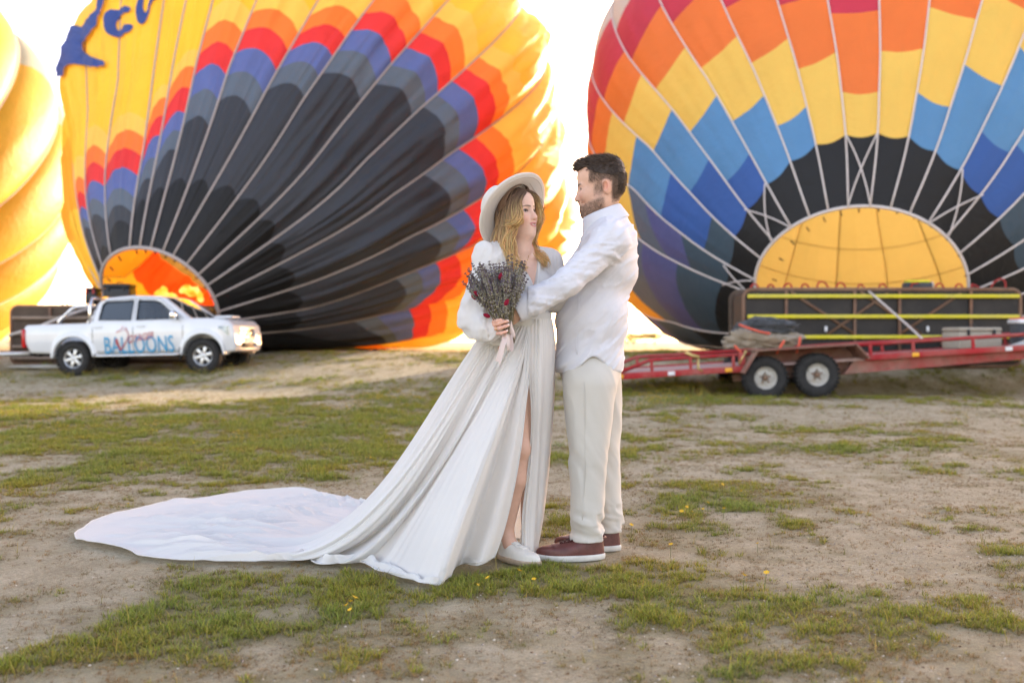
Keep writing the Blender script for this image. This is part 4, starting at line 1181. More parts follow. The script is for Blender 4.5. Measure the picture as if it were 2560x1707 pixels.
# windscreen, rear window
wsx = [(.545, 1.715), (1.255, 1.215)]
n_ = 9; vs_ = []
for i in range(2):
    for j in range(n_):
        y = (j / (n_ - 1) - 0.5) * 2 * (0.62 + 0.12 * (1.75 - wsx[i][1])); vs_.append((wsx[i][0] + 0.05 * (1 - (y / 0.7) ** 2), y, wsx[i][1]))
obj('windscreen', vs_, [(j, j + 1, n_ + j + 1, n_ + j) for j in range(n_ - 1)], M_glass, truck)
obj('rear_window', [(-1.07, -.56, 1.28), (-1.07, .56, 1.28), (-1.01, .56, 1.62), (-1.01, -.56, 1.62)], [(0, 1, 2, 3)], M_tint, truck)
# roll bar over the bed
for yy in (-0.62, 0.62):
    v, f_ = tube([(-2.05, yy, 1.12), (-2.03, yy, 1.24), (-1.72, yy * .97, 1.52), (-1.60, yy * .96, 1.57), (-1.32, yy * .95, 1.58)], 0.036, 10); obj('roll_bar', v, f_, M_chrome, truck)
v, f_ = tube([(-1.24, -.66, 0.8), (-1.24, -.66, 1.55), (-1.22, -.60, 1.74), (-1.22, 0, 1.78), (-1.22, .60, 1.74), (-1.24, .66, 1.55), (-1.24, .66, 0.8)], 0.036, 10); obj('roll_bar', v, f_, M_chrome, truck)
# seats, steering wheel, underbody
for (sx_, sy_) in ((0.05, -.36), (0.05, .36), (-.85, -.3), (-.85, .3)):
    v, f_ = merge(box(sx_ + 0.22, sy_, 0.98, 0.5, 0.46, 0.16, 0.05), box(sx_ - 0.06, sy_, 1.20, 0.14, 0.46, 0.50, 0.05), box(sx_ - 0.10, sy_, 1.52, 0.10, 0.26, 0.18, 0.04)); obj('seat', v, f_, M_seat, truck)
a = np.linspace(0, 2 * math.pi, 20, endpoint=False)
v, f_ = tube(np.stack([0.72 + 0.08 * np.sin(a), -0.36 + 0.18 * np.cos(a), 1.22 + 0.16 * np.sin(a)], -1), 0.014, 6, closed=True); obj('steering_wheel', v, f_, M_blackp, truck)
v, f_ = merge(box(0, 0, 0.47, 4.6, 0.95, 0.10), box(-1.54, 0, 0.40, 0.14, 1.4, 0.14), box(1.54, 0, 0.42, 0.14, 1.4, 0.14), box(-2.7, 0, 0.50, 0.12, 1.3, 0.10, 0.02)); obj('chassis', v, f_, M_dark, truck)
for xa in (-1.5425, 1.5425):
    for sg in (-1, 1):
        wheel(truck, (xa, sg * 0.78, 0.385), 0.388, 0.27, 0.225, 'alloy', sg)
# door lettering
def c4loc(x, y): return ((x - 595) / 329 - 1.5425, (1078 - (x - 595) * 0.035 - y) / 332)
def on_side(V2, F2, mat, parent, name='lettering', off=0.016):
    V = np.array([(x, -(float(wy(x, z)) + off), z) for x, z in V2])
    return obj(name, V, F2, mat, parent, smooth=False)
tx, tz = text_mesh('BALLOONS')
tx = tx[:, :2]; tx = (tx - tx.min(0)) / (tx.max(0) - tx.min(0))
P00 = c4loc(848, 912); P10 = c4loc(1392, 888); P01 = c4loc(848, 787); P11 = c4loc(1388, 765)
bl_ = lambda u, w_: [(1 - u) * (1 - w_) * P00[i] + u * (1 - w_) * P10[i] + (1 - u) * w_ * P01[i] + u * w_ * P11[i] for i in (0, 1)]
# one object per letter, told apart by its place along the line
letters_x = []
comp = {}
par = list(range(len(tx)))
def find(i):
    while par[i] != i: par[i] = par[par[i]]; i = par[i]
    return i
for q in tz:
    for i in q[1:]: par[find(i)] = find(q[0])
for i in range(len(tx)): comp.setdefault(find(i), []).append(i)
for root_, ids in sorted(comp.items(), key=lambda kv: np.mean([tx[i][0] for i in kv[1]])):
    mp = {i: n for n, i in enumerate(ids)}
    fs = [tuple(mp[i] for i in q) for q in tz if find(q[0]) == root_]
    pts = [bl_(*tx[i]) for i in ids]
    on_side(pts, fs, M_bluep, doors[('r', -1)] if np.mean([p[0] for p in pts]) < -0.09 else doors[('f', -1)])
def stroke(pts, w0, w1, mat, parent, off=0.021):
    pts = np.array([c4loc(*p) for p in pts]); n = len(pts)
    d = np.gradient(pts, axis=0); d /= np.linalg.norm(d, axis=1)[:, None]; nn = np.stack([-d[:, 1], d[:, 0]], -1)
    w_ = np.linspace(w0, w1, n)[:, None]
    V = np.concatenate([pts + nn * w_, pts - nn * w_]); F = [(i, i + 1, n + i + 1, n + i) for i in range(n - 1)]
    on_side(V, F, mat, parent, off=off)
dr_ = doors[('r', -1)]; df_ = doors[('f', -1)]
stroke([(944, 800), (955, 840), (972, 884)], 0.028, 0.014, M_redp, dr_)
stroke([(972, 884), (1000, 850), (1030, 805), (1042, 770), (1030, 735), (1015, 712)], 0.012, 0.007, M_redp, dr_)
stroke([(945, 752), (970, 735), (975, 745), (998, 700), (1000, 740), (1022, 712), (1022, 745)], 0.009, 0.006, M_redp, dr_)
tx, tz = text_mesh('OYAGER')
tx = tx[:, :2]; tx = (tx - tx.min(0)) / (tx.max(0) - tx.min(0))
P00 = c4loc(1035, 834); P10 = c4loc(1236, 788); P01 = c4loc(1048, 772); P11 = c4loc(1246, 738)
par = list(range(len(tx))); comp = {}
for q in tz:
    for i in q[1:]: par[find(i)] = find(q[0])
for i in range(len(tx)): comp.setdefault(find(i), []).append(i)
for root_, ids in sorted(comp.items(), key=lambda kv: np.mean([tx[i][0] for i in kv[1]])):
    mp = {i: n for n, i in enumerate(ids)}
    fs = [tuple(mp[i] for i in q) for q in tz if find(q[0]) == root_]
    pts = [bl_(*tx[i]) for i in ids]
    on_side(pts, fs, M_redp, df_ if np.mean([p[0] for p in pts]) > -0.09 else dr_, off=0.021)

# short nose: draw in everything ahead of the front wheels
def draw_in(o):
    if o.type == 'MESH':
        n_ = len(o.data.vertices); co = np.zeros(n_ * 3); o.data.vertices.foreach_get('co', co); co = co.reshape(-1, 3)
        co[:, 0] = np.where(co[:, 0] > 2.02, 2.02 + (co[:, 0] - 2.02) * 0.50, co[:, 0])
        o.data.vertices.foreach_set('co', co.ravel()); o.data.update()
    for ch in o.children:
        if not ch.name.startswith('wheel'): draw_in(ch)
draw_in(truck)
# ------------------------------------------------------------------ baskets, trailer and gear
def mat_worn(name, paint, rust, dust, amount=0.5, scale=6.0, rough=0.6):
    b = NB(name)
    tc = b.n('ShaderNodeTexCoord').outputs['Object']
    n1 = b.noise(scale, 6, 0.65, tc); n2 = b.noise(scale * 3.1, 5, 0.7, tc); n3 = b.noise(1.7, 4, 0.6, tc)
    c = b.mix(b.ramp(n1, [(0.5 - 0.12, (0, 0, 0)), (0.62, (1, 1, 1))]), paint, rust)
    c0 = b.mix(b.math('MULTIPLY', b.ramp(n1, [(1 - amount - 0.1, (0, 0, 0)), (1 - amount + 0.12, (1, 1, 1))]), 1.0), paint, rust)
    c1_ = b.mix(b.math('MULTIPLY', b.ramp(n3, [(0.4, (0, 0, 0)), (0.7, (1, 1, 1))]), 0.6), c0, dust)
    c2_ = b.mix(0.35, c1_, b.ramp(n2, [(0.3, (0.55, 0.55, 0.55)), (0.7, (1.2, 1.2, 1.2))]), 'MULTIPLY')
    return b.done(b.n('ShaderNodeBsdfPrincipled', {'Base Color': c2_, 'Roughness': rough, 'Specular IOR Level': 0.35, 'Normal': b.bump(n2, 0.25, 0.01)}).outputs[0])
M_rust = mat_worn('rusty_steel', (0.13, 0.065, 0.04), (0.20, 0.10, 0.055), (0.22, 0.16, 0.11), 0.5)
M_redsteel = mat_worn('worn_red_paint', (0.36, 0.012, 0.016), (0.16, 0.045, 0.03), (0.30, 0.17, 0.13), 0.32)
M_reddust = mat_worn('dusty_red_paint', (0.30, 0.04, 0.035), (0.17, 0.07, 0.045), (0.34, 0.23, 0.18), 0.45, 4.0, 0.8)
M_fender = mat_worn('rusty_fender', (0.22, 0.08, 0.06), (0.20, 0.11, 0.07), (0.30, 0.21, 0.16), 0.5, 3.0, 0.8)
M_deck = mat_worn('dusty_pink_deck', (0.42, 0.28, 0.26), (0.36, 0.22, 0.19), (0.48, 0.38, 0.33), 0.4, 3.0, 0.9)
M_wheelwhite = mat_worn('chipped_white_rim', (0.48, 0.47, 0.43), (0.24, 0.15, 0.09), (0.36, 0.30, 0.23), 0.30, 14.0, 0.6)
M_yellow = mat_worn('yellow_skid', (0.62, 0.54, 0.02), (0.40, 0.30, 0.06), (0.48, 0.42, 0.12), 0.25, 5.0, 0.5)
M_tanskid = mat_worn('tan_skid', (0.26, 0.19, 0.14), (0.18, 0.12, 0.08), (0.30, 0.23, 0.17), 0.4, 5.0, 0.7)
M_ply = mat_worn('black_plywood', (0.014, 0.012, 0.011), (0.030, 0.020, 0.014), (0.045, 0.038, 0.032), 0.35, 2.5, 0.55)
M_brownply = mat_worn('brown_wicker', (0.075, 0.05, 0.035), (0.05, 0.032, 0.022), (0.12, 0.09, 0.06), 0.4, 3.0, 0.8)
M_redrope = mat_plain('red_rope', (0.33, 0.035, 0.03), 0.85, var=0.25, scale=25, bump=0.3)
M_rope = mat_plain('pale_rope', srgb(190, 180, 172), 0.85, var=0.12, scale=40, bump=0.4)
M_case = mat_plain('grey_case_shell', srgb(150, 142, 126), 0.6, var=0.08)
M_board = mat_plain('pale_board', srgb(205, 203, 194), 0.6, var=0.05)
M_canvas = mat_cloth('khaki_canvas', srgb(142, 130, 112), 0.0, wbump=0.5, var=0.15)
M_canvas_or = mat_cloth('orange_straps', srgb(214, 92, 66), 0.0, var=0.1)
M_canvas_dk = mat_cloth('dark_tarpaulin', srgb(70, 72, 74), 0.0, wbump=0.4, var=0.2)
M_amber = mat_plain('amber_reflector', (0.75, 0.36, 0.02), 0.3, var=0.05)
M_whiteref = mat_plain('white_reflector', (0.65, 0.65, 0.65), 0.3, var=0.05)
M_gold = mat_plain('brass_lever', (0.55, 0.42, 0.16), 0.35, 0.7, var=0.2)
M_hivis = mat_plain('hi_vis_yellow', (0.62, 0.60, 0.03), 0.7, var=0.1)

def rrect(x0, x1, z0, z1, r, n=7):
    out = []
    for (cx, cz, a0) in ((x1 - r, z1 - r, 0), (x0 + r, z1 - r, 90), (x0 + r, z0 + r, 180), (x1 - r, z0 + r, 270)):
        for k in range(n):
            a = math.radians(a0 + 90 * k / (n - 1)); out.append((cx + r * math.cos(a), cz + r * math.sin(a)))
    return out

def basket(origin, L, H, D, label, m_floor, m_skid, skids, bars, diags, handles, yaw=0.0):
    """passenger basket lying on its side: its floor faces -y, its rim faces +y; origin = left lower corner"""
    e = empty('balloon_basket', origin, (0, 0, yaw), label, 'basket', 'passenger baskets lying on their sides')
    pl = rrect(0.03, L - 0.03, 0.03, H - 0.03, 0.14)
    v, f_ = prism(pl, 0.02, 0.06); obj('floor', v, f_, m_floor, e, smooth=False)
    # woven side: rings of wicker between floor and rim
    n = 10
    V = []; F = []
    m = len(pl)
    for i in range(n + 1):
        t = i / n; g = 0.04 * math.sin(math.pi * t) + 0.012 * (i % 2)
        for (x, z) in pl: V.append((x + (x - L / 2) / L * g, 0.06 + D * t, z + (z - H / 2) / H * g))
    for i in range(n):
        for k in range(m): F.append((i * m + k, i * m + (k + 1) % m, (i + 1) * m + (k + 1) % m, (i + 1) * m + k))
    obj('wicker_side', V, F, M_brownply, e)
    for yy, rr, nm in ((0.03, 0.04, 'floor_frame'), (D + 0.06, 0.06, 'padded_rim')):
        v, f_ = tube([(x, yy, z) for x, z in rrect(0, L, 0, H, 0.17)], rr, 8, closed=True); obj(nm, v, f_, M_rust if nm == 'floor_frame' else M_brownply, e)
    for z in skids:
        v, f_ = box(L / 2, -0.055, z * H, L - 0.12, 0.07, 0.075, 0.015); obj('skid', v, f_, m_skid, e)
    for x in bars:
        v, f_ = box(x * L, -0.012, H / 2, 0.055, 0.045, H - 0.06, 0.006); obj('floor_bar', v, f_, M_rust, e)
    for (xa, za, xb, zb) in diags:
        v, f_ = tube([(xa * L, -0.004, za * H), (xb * L, -0.004, zb * H)], 0.03, 4, up=(0, 1, 0)); obj('brace', v, f_, M_rust, e)
    for k, (x, s_, tilt) in enumerate(handles):
        a = np.linspace(0, math.pi, 9)
        pts = np.stack([x * L + 0.09 * s_ * np.cos(a) + tilt * np.sin(a), 0.25 + 0 * a + 0.03 * np.sin(a), H + 0.01 + 0.13 * s_ * np.sin(a)], -1)
        v, f_ = tube(pts, 0.02, 6); obj('rope_handle', v, f_, M_redrope if k % 3 else M_redrope, e)
    return e
bx0 = P(1860, 930, 20.2)
bz = float(ground_h(7.5, 20.2)) + 0.03
fr = lambda c: (c - 805) / 1515.0
basket_a = basket((bx0[0], 20.2, bz), 5.62, 1.56, 1.1, 'big black floored basket with yellow skids lying on its side behind the red trailer', M_ply, M_yellow,
    ((1 - (155 - 115) / 445), (1 - (272 - 115) / 445), (1 - (390 - 115) / 445), (1 - (513 - 115) / 445)),
    [fr(1035), fr(1410), fr(1655), fr(2045)],
    [(fr(1060), .97, fr(1410), .42), (fr(1265), .42, fr(1590), .95), (fr(1440), .97, fr(1775), .42), (fr(1660), .42, fr(1990), .95), (fr(1035), .30, fr(1200), .06), (fr(2045), .06, fr(1880), .30)],
    [(fr(c), s_, t_) for c, s_, t_ in ((880, .9, 0), (970, .8, 0), (1062, 1, .02), (1160, .9, 0), (1258, 1.3, -.02), (1358, 1.1, 0), (1470, .8, 0), (1590, .9, 0), (1905, 1, 0), (2010, .9, .02), (2115, .8, -.1), (2225, 1.7, .08))])
for cx in (950, 1253, 1810):
    v, f_ = box(fr(cx) * 5.62, -0.0, 0.5 * 1.56 - 0.02, 0.05, 0.05, 0.11, 0.01); obj('footing_plate', v, f_, M_whiteref, basket_a)
lb0 = P(27, 925, 24.75)
basket_b = basket((lb0[0], 24.75, float(ground_h(lb0[0] + 2, 24.75)) + 0.02), 4.9, 1.42, 1.05, 'brown basket with tan skids lying on its side behind the pickup bed', M_brownply, M_tanskid,
    (.80, .52, .30, .10), [.2, .45, .7], [(.2, .3, .45, .8), (.45, .3, .2, .8)], [(.25, .8, 0), (.4, .8, 0), (.6, .8, 0)])
v, f_ = tube([PV(20, 770, 24.5), PV(90, 750, 24.3), PV(150, 725, 24.4), PV(230, 700, 24.8)], 0.035, 6)
tag(obj('mooring_rope', v, f_, M_rope), 'pale rope stretched over the brown basket behind the pickup bed', 'rope')

# burner frame parts above the brown basket
def case(name, loc, size, label, mat, latch=None, rot=0.0, group=None):
    e = empty(name, loc, (0, 0, rot), label, 'case', group)
    sx, sy, sz = size
    v, f_ = box(0, 0, sz * 0.40, sx, sy, sz * 0.78, 0.03); obj('shell', v, f_, mat, e)
    v, f_ = box(0, 0, sz * 0.90, sx * 1.01, sy * 1.01, sz * 0.20, 0.03); obj('lid', v, f_, mat, e)
    for xx in (-0.3, 0.3):
        v, f_ = box(xx * sx, -sy / 2 - 0.012, sz * 0.76, 0.05, 0.03, 0.14 * sz + 0.05, 0.006); obj('latch', v, f_, latch or M_blackp, e)
    v, f_ = tube([(-0.12 * sx, 0, sz), (-0.10 * sx, 0, sz + 0.05), (0.10 * sx, 0, sz + 0.05), (0.12 * sx, 0, sz)], 0.012, 6); obj('grip', v, f_, M_blackp, e)
    return e
zt = float(basket_b.location[2]) + 1.42
p = P(300, 757, 25.2); case('equipment_case', (p[0], 25.2, zt + 0.06), (0.66, 0.5, 0.52), 'black padded case standing on the brown basket, seen over the pickup cab', M_blackp)
p = P(238, 757, 25.2); case('equipment_case', (p[0], 25.1, zt + 0.06), (0.28, 0.4, 0.42), 'small black box with a red edge on the brown basket by the roll bar', M_blackp, M_redsteel)

# flames of the burner inside the yellow balloon's mouth
fl_e = empty('burner_flame', P(420, 800, 25.6), label='roaring burner flame in the mouth of the yellow balloon', cat='flame')
fp = lambda x, y, r, dy=0.0: (P(c4(x, y)[0], c4(x, y)[1], 25.6 + dy), r)
v, f_ = blobs([fp(1270, 425, .20), fp(1280, 385, .13), fp(1220, 455, .17), fp(1320, 450, .16), fp(1370, 470, .16), fp(1310, 400, .09), fp(1220, 520, .25), fp(1330, 560, .25)], 0.05, 3)
obj('flame_tongue', v, f_, M_flame, fl_e, np.array(fl_e.location))
v, f_ = blobs([fp(1410, 405, .10), fp(1460, 385, .13), fp(1510, 420, .17), fp(1560, 445, .14), fp(1390, 390, .08), fp(1540, 400, .10)], 0.05, 5)
obj('flame_tongue', v, f_, M_flame, fl_e, np.array(fl_e.location))
v, f_ = blobs([fp(1460, 490, .10), fp(1500, 520, .12), fp(1560, 570, .13), fp(1620, 600, .10), fp(1430, 540, .15)], 0.05, 7)
obj('flame_tongue', v, f_, M_flame, fl_e, np.array(fl_e.location))

# ---- red tandem trailer
TX = 4.86
tr = empty('flatbed_trailer', (TX, 17.4, float(ground_h(TX, 17.4))), (0, -0.062, 0), 'long red flatbed trailer with tandem wheels standing on the grass', 'trailer')
W = 2.0
def zl(z, x): return z            # local heights, the whole trailer is pitched
XL, XR = -3.02, 6.4
deck_z = 0.60
v, f_ = box((XL + XR) / 2, W / 2 + 0.05, deck_z - 0.02, XR - XL - 0.1, W - 0.1, 0.05, 0.008); obj('deck', v, f_, M_deck, tr)
v, f_ = merge(box((XL - 0.05 - 0.55) / 2, 0.0, 0.545, 2.5, 0.07, 0.105, 0.008)); obj('side_beam', v, f_, M_redsteel, tr)
v, f_ = merge(box((1.35 + XR) / 2, 0.0, 0.61, XR - 1.35, 0.07, 0.10, 0.008)); obj('side_beam', v, f_, M_redsteel, tr)
v, f_ = merge(box((XL + XR) / 2, W, 0.58, XR - XL, 0.07, 0.11, 0.008)); obj('side_beam', v, f_, M_redsteel, tr)
v, f_ = prism([(1.0, 0.34), (2.2, 0.36), (XR, 0.46), (XR, 0.57), (1.2, 0.56)], 0.12, 0.20); obj('under_beam', v, f_, M_reddust, tr, smooth=False)
v, f_ = prism([(1.0, 0.34), (2.2, 0.36), (XR, 0.46), (XR, 0.57), (1.2, 0.56)], W - 0.2, W - 0.12); obj('under_beam', v, f_, M_reddust, tr, smooth=False)
v, f_ = prism([(2.2, 0.50), (3.3, 0.30), (3.45, 0.30), (4.6, 0.52)], 0.8, 1.2); obj('drawbar_gusset', v, f_, M_dark, tr, smooth=False)
# rails with posts
def rail(y, posts, x0, x1, z, ramp=True):
    pts = ([(XL + 0.02, y, 0.60), (XL + 0.62, y, z)] if ramp else [(x0, y, z)]) + [(x1, y, z)]
    v, f_ = tube(pts, 0.034, 4, up=(0.35, 0, 1)); obj('rail', v, f_, M_redsteel, tr)
    for x in posts:
        v, f_ = box(x, y, (z + 0.6) / 2, 0.05, 0.045, z - 0.6, 0.004); obj('post', v, f_, M_redsteel, tr)
rail(0.0, (-2.38, -1.7, -0.95, -0.62), 0, -0.55, 0.80)
rail(0.0, (1.45, 2.2, 3.25, 4.30), 1.2, 4.36, 0.84, False)
rail(0.0, (4.46, 5.45, 6.2), 4.42, XR, 0.84, False)
rail(W, (-2.38, -1.2, 0.0, 1.2, 2.4, 3.6, 4.8, 6.0), 0, XR, 0.82)
# wheel box and fender
v, f_ = merge(prism([(-0.92, 0.40), (-0.62, 0.83), (1.08, 0.86), (1.34, 0.62), (1.30, 0.42)], 0.34, 0.38)); obj('wheel_box', v, f_, M_fender, tr, smooth=False)
v, f_ = merge(box(0.22, 0.02, 0.855, 1.72, 0.66, 0.03, 0.006), box(-0.72, 0.02, 0.66, 0.03, 0.66, 0.44, 0.004, np.array([[.82, 0, .57], [0, 1, 0], [-.57, 0, .82]])), box(1.22, 0.02, 0.73, 0.03, 0.66, 0.34, 0.004, np.array([[.78, 0, -.62], [0, 1, 0], [.62, 0, .78]]))); obj('fender', v, f_, M_fender, tr)
v, f_ = merge(box(0.22, 0.45, 0.42, 2.2, 0.10, 0.22, 0.01), box(-0.42, 1.0, 0.36, 0.10, 1.9, 0.10), box(0.48, 1.0, 0.36, 0.10, 1.9, 0.10)); obj('axle_frame', v, f_, M_fender, tr)
for xa in (-0.44, 0.46):
    for sy, yy in ((-1, -0.06), (1, W - 0.05)):
        wheel(tr, (xa, yy, 0.368), 0.372, 0.24, 0.20, 'steel', sy)
# gear fixed to it
v, f_ = merge(tube([(-1.78, -0.03, 0.90), (-1.68, -0.03, 0.84), (-1.55, -0.03, 0.80)], 0.03, 6), tube([(-1.56, -0.03, 0.80), (-1.58, -0.03, 0.60), (-1.50, -0.03, 0.55)], 0.02, 6)); obj('ratchet_lever', v, f_, M_gold, tr)
v, f_ = merge(tube([(-0.72, -0.03, 0.86), (-0.80, -0.03, 0.74), (-0.86, -0.03, 0.64)], 0.025, 6)); obj('latch_bar', v, f_, M_gold, tr)
v, f_ = box(-0.80, -0.0, 0.72, 0.11, 0.10, 0.22, 0.02); obj('hinge_block', v, f_, M_redsteel, tr)
v, f_ = box(XL + 0.02, 0.12, 0.78, 0.12, 0.16, 0.36, 0.03); obj('rubber_buffer', v, f_, M_blackp, tr)
for (x, m) in ((-2.95, M_amber), (-2.05, M_whiteref), (-1.05, M_amber), (2.22, M_amber), (3.85, M_whiteref), (5.05, M_amber)):
    v, f_ = box(x, -0.042, 0.545 if x < 0 else 0.61, 0.12, 0.015, 0.07, 0.004); obj('reflector', v, f_, m, tr)
def trpt(x, y, z):
    return np.array(tr.matrix_basis @ Vector((x, y, z)))
# folded canvas heap
cb0 = trpt(-0.6, 0.65, 0.9)
def heap(seed, c, size, n=26, m=60):
    V = []
    for i in range(n):
        th = math.pi * i / (n - 1)
        for j in range(m):
            ph = 2 * math.pi * j / m
            V.append((math.sin(th) * math.cos(ph), math.sin(th) * math.sin(ph), math.cos(th)))
    V = np.array(V)
    fold = fbm(V[:, 0] * 2.2 + V[:, 2] * 3 + 5, V[:, 1] * 2.2 - V[:, 2] * 2, seed, 4) - 0.5
    fold2 = np.abs(fbm(V[:, 0] * 4 + V[:, 2] * 6, V[:, 1] * 3 + V[:, 2] * 5, seed + 5, 3) - 0.5)
    r = 1 + 0.8 * fold - 1.3 * fold2
    V = V * r[:, None] * np.array(size)
    V[:, 2] = np.maximum(V[:, 2], -size[2] * 0.55)
    F = []
    for i in range(n - 1):
        for j in range(m):
            F.append((i * m + j, (i + 1) * m + j, (i + 1) * m + (j + 1) % m, i * m + (j + 1) % m))
    return V + np.asarray(c), F
hb = empty('canvas_bag_heap', trpt(-0.35, 0.5, 0.875), label='crumpled khaki canvas bag with orange straps heaped on the trailer fender', cat='bag')
hbb = np.array(hb.location)
v, f_ = heap(11, hbb + (0.0, 0, 0.13), (0.72, 0.40, 0.24)); obj('canvas', v, f_, M_canvas, hb, hbb)
v, f_ = heap(23, hbb + (0.10, 0.1, 0.36), (0.58, 0.34, 0.19)); obj('tarpaulin', v, f_, M_canvas_dk, hb, hbb)
for pts in ([(-.45, -.33, .42), (-.30, -.37, .36), (-.12, -.38, .30), (.08, -.38, .26)], [(.32, -.42, .14), (.25, -.42, .02), (.18, -.42, -.1)], [(.62, -.35, .2), (.60, -.37, .08), (.55, -.37, -.08)], [(-.55, -.40, .05), (-.45, -.41, -.05), (-.40, -.41, -.12)]):
    v, f_ = tube(hbb + np.array(pts), 0.05, 8, flat=0.4); obj('strap', v, f_, M_canvas_or, hb, hbb)
# case, board and bin on the deck
case('equipment_case', trpt(3.75, 1.15, 0.605), (0.92, 0.5, 0.40), 'pale grey hard case with black latches on the trailer deck', M_case, rot=0.25)
bd = empty('ramp_board', trpt(4.55, 0.9, 0.62), label='pale board leaning up over the trailer deck beside the grey case', cat='board')
v, f_ = prism([(0, 0.0), (1.05, 0.62), (1.07, 0.58), (0.02, -0.02)], -0.22, 0.22); obj('plank', v, f_, M_board, bd, smooth=False)
v, f_ = prism([(-0.12, -0.01), (0.35, 0.14), (0.36, 0.11), (-0.1, -0.035)], -0.3, 0.3); obj('flap', v, f_, M_board, bd, smooth=False)
bn = empty('storage_bin', trpt(5.0, 1.55, 0.605), label='dark storage bin with white and orange lid on the trailer behind the leaning board', cat='bin')
v, f_ = box(0, 0, 0.20, 0.5, 0.4, 0.40, 0.03); obj('tub', v, f_, M_canvas_dk, bn)
v, f_ = box(0, 0, 0.44, 0.56, 0.46, 0.08, 0.02); obj('lid', v, f_, M_whiteref, bn)
v, f_ = box(0, 0, 0.495, 0.50, 0.40, 0.03, 0.01); obj('lid_trim', v, f_, M_canvas_or, bn)
# rope from basket to trailer, bag lying on the basket
a_ = P(2172, 728, 20.1); b__ = P(2305, 846, 18.6)
pts = [a_ + (b__ - a_) * t + np.array((0.10 * math.sin(math.pi * t), 0, -0.08 * math.sin(math.pi * t))) for t in np.linspace(0, 1, 14)]
v, f_ = tube(pts, 0.022, 7); tag(obj('tie_rope', v, f_, M_rope), 'thick pale rope running from the black basket down to the trailer', 'rope')
bgp = P(2293, 726, 20.6); bge = empty('tool_bag', (bgp[0], 20.6, bz + 1.57), label='small black and yellow bag lying on top of the black basket', cat='bag')
v, f_ = box(0, 0, 0.08, 0.56, 0.3, 0.16, 0.05); obj('pouch', v, f_, M_canvas_dk, bge)
v, f_ = box(-0.02, -0.02, 0.17, 0.46, 0.26, 0.05, 0.02); obj('flap', v, f_, M_hivis, bge)
v, f_ = tube([(-0.2, -0.17, 0.02), (-0.18, -0.18, 0.12), (-0.05, -0.18, 0.14)], 0.018, 6); obj('strap', v, f_, M_redrope, bge)
v, f_ = tube([(0.28, -0.05, 0.03), (0.31, -0.05, 0.1), (0.28, -0.05, 0.16)], 0.025, 6); obj('buckle', v, f_, M_whiteref, bge)

# small flat trailer with yellow cloth hitched behind the pickup
ut = empty('utility_trailer', (-13.2, 22.6, float(ground_h(-13.2, 22.6))), (0, 0, _yaw), 'small flat trailer loaded with yellow cloth, hitched behind the pickup', 'trailer')
v, f_ = tube([(2.1, 0.75, 0.52), (0.9, 0.72, 0.48), (-0.6, 0.70, 0.46)], 0.05, 6); obj('drawbar', v, f_, M_alloy, ut)
v, f_ = box(-1.1, 0.7, 0.56, 3.0, 1.5, 0.08, 0.01); obj('deck', v, f_, M_alloy, ut)
for yy in (-0.1, 1.5):
    wheel(ut, (-1.6, yy, 0.30), 0.30, 0.18, 0.16, 'steel', -1 if yy < 0 else 1)
v, f_ = box(2.15, 0.75, 0.5, 0.16, 0.16, 0.14, 0.03); obj('coupling', v, f_, M_dark, ut)
v, f_ = heap(31, (-0.2, 0.6, 0.80), (1.15, 0.7, 0.26)); obj('yellow_cloth', v, f_, NY['Y'], ut)
v, f_ = heap(41, (0, 0, 0), (1.0, 0.5, 0.05)); gsx = P(120, 938, 24.0)
gs = obj('ground_sheet', v + np.array((gsx[0], 24.1, float(ground_h(gsx[0], 24.1)) + 0.02)), f_, M_board); tag(gs, 'white cloth lying on the ground by the brown basket', 'cloth')

# far left balloon, already round
C_L = P(-440, 420, 44.0); MO_L = C_L + np.array((2.6, -6.8, -6.4))
BL = Balloon(C_L, MO_L, 10.0, 2.0, bulge=0.13, wr=0.02, seed=8)
nl = 20
BL.tapes = [(np.array((0.0, 1.0)), np.array((a, a))) for a in np.linspace(-math.pi, math.pi, nl, endpoint=False)]
balloon_l = empty('hot_air_balloon', (MO_L[0], MO_L[1], float(ground_h(MO_L[0], MO_L[1]))), label='round yellow balloon with orange, tan and sage panels standing beyond the brown basket', cat='balloon', group='hot air balloons being inflated')
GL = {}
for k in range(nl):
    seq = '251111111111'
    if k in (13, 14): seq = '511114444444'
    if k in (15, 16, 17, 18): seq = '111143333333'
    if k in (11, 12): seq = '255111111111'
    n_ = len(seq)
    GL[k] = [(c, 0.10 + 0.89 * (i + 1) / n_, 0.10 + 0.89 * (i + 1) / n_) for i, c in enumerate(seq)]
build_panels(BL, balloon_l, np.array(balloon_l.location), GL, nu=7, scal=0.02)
build_tapes(BL, balloon_l, np.array(balloon_l.location), range(nl), 0.03, M_tape, t1=0.93)
# ------------------------------------------------------------------ the couple
M_skin = mat_vcol('skin', 0.55, bump=0.08, bscale=260, spec=0.35, sss=0.10, var=0.05, vscale=60)
M_eye = mat_vcol('eye', 0.12, spec=0.5)
M_hair = mat_vcol('hair', 0.45, spec=0.4, trans=0.12, var=0.10, vscale=120)
M_dress = mat_cloth('ivory_chiffon', (0.80, 0.79, 0.76), 0.34, var=0.02, bump=0.10, scale=420)
M_shirt = mat_cloth('white_linen', (0.75, 0.755, 0.79), 0.22, var=0.02, bump=0.16, scale=420, wbump=0.10, wscale=14)
M_trouser = mat_cloth('stone_cotton', (0.56, 0.535, 0.48), 0.03, var=0.03, bump=0.12, scale=420, wbump=0.10, wscale=11)
M_felt = mat_cloth('cream_felt', (0.60, 0.55, 0.49), 0.0, var=0.03, bump=0.35, scale=260)
M_leather = mat_plain('brown_leather', (0.105, 0.032, 0.026), 0.42, var=0.18, scale=40, bump=0.12, bscale=160)
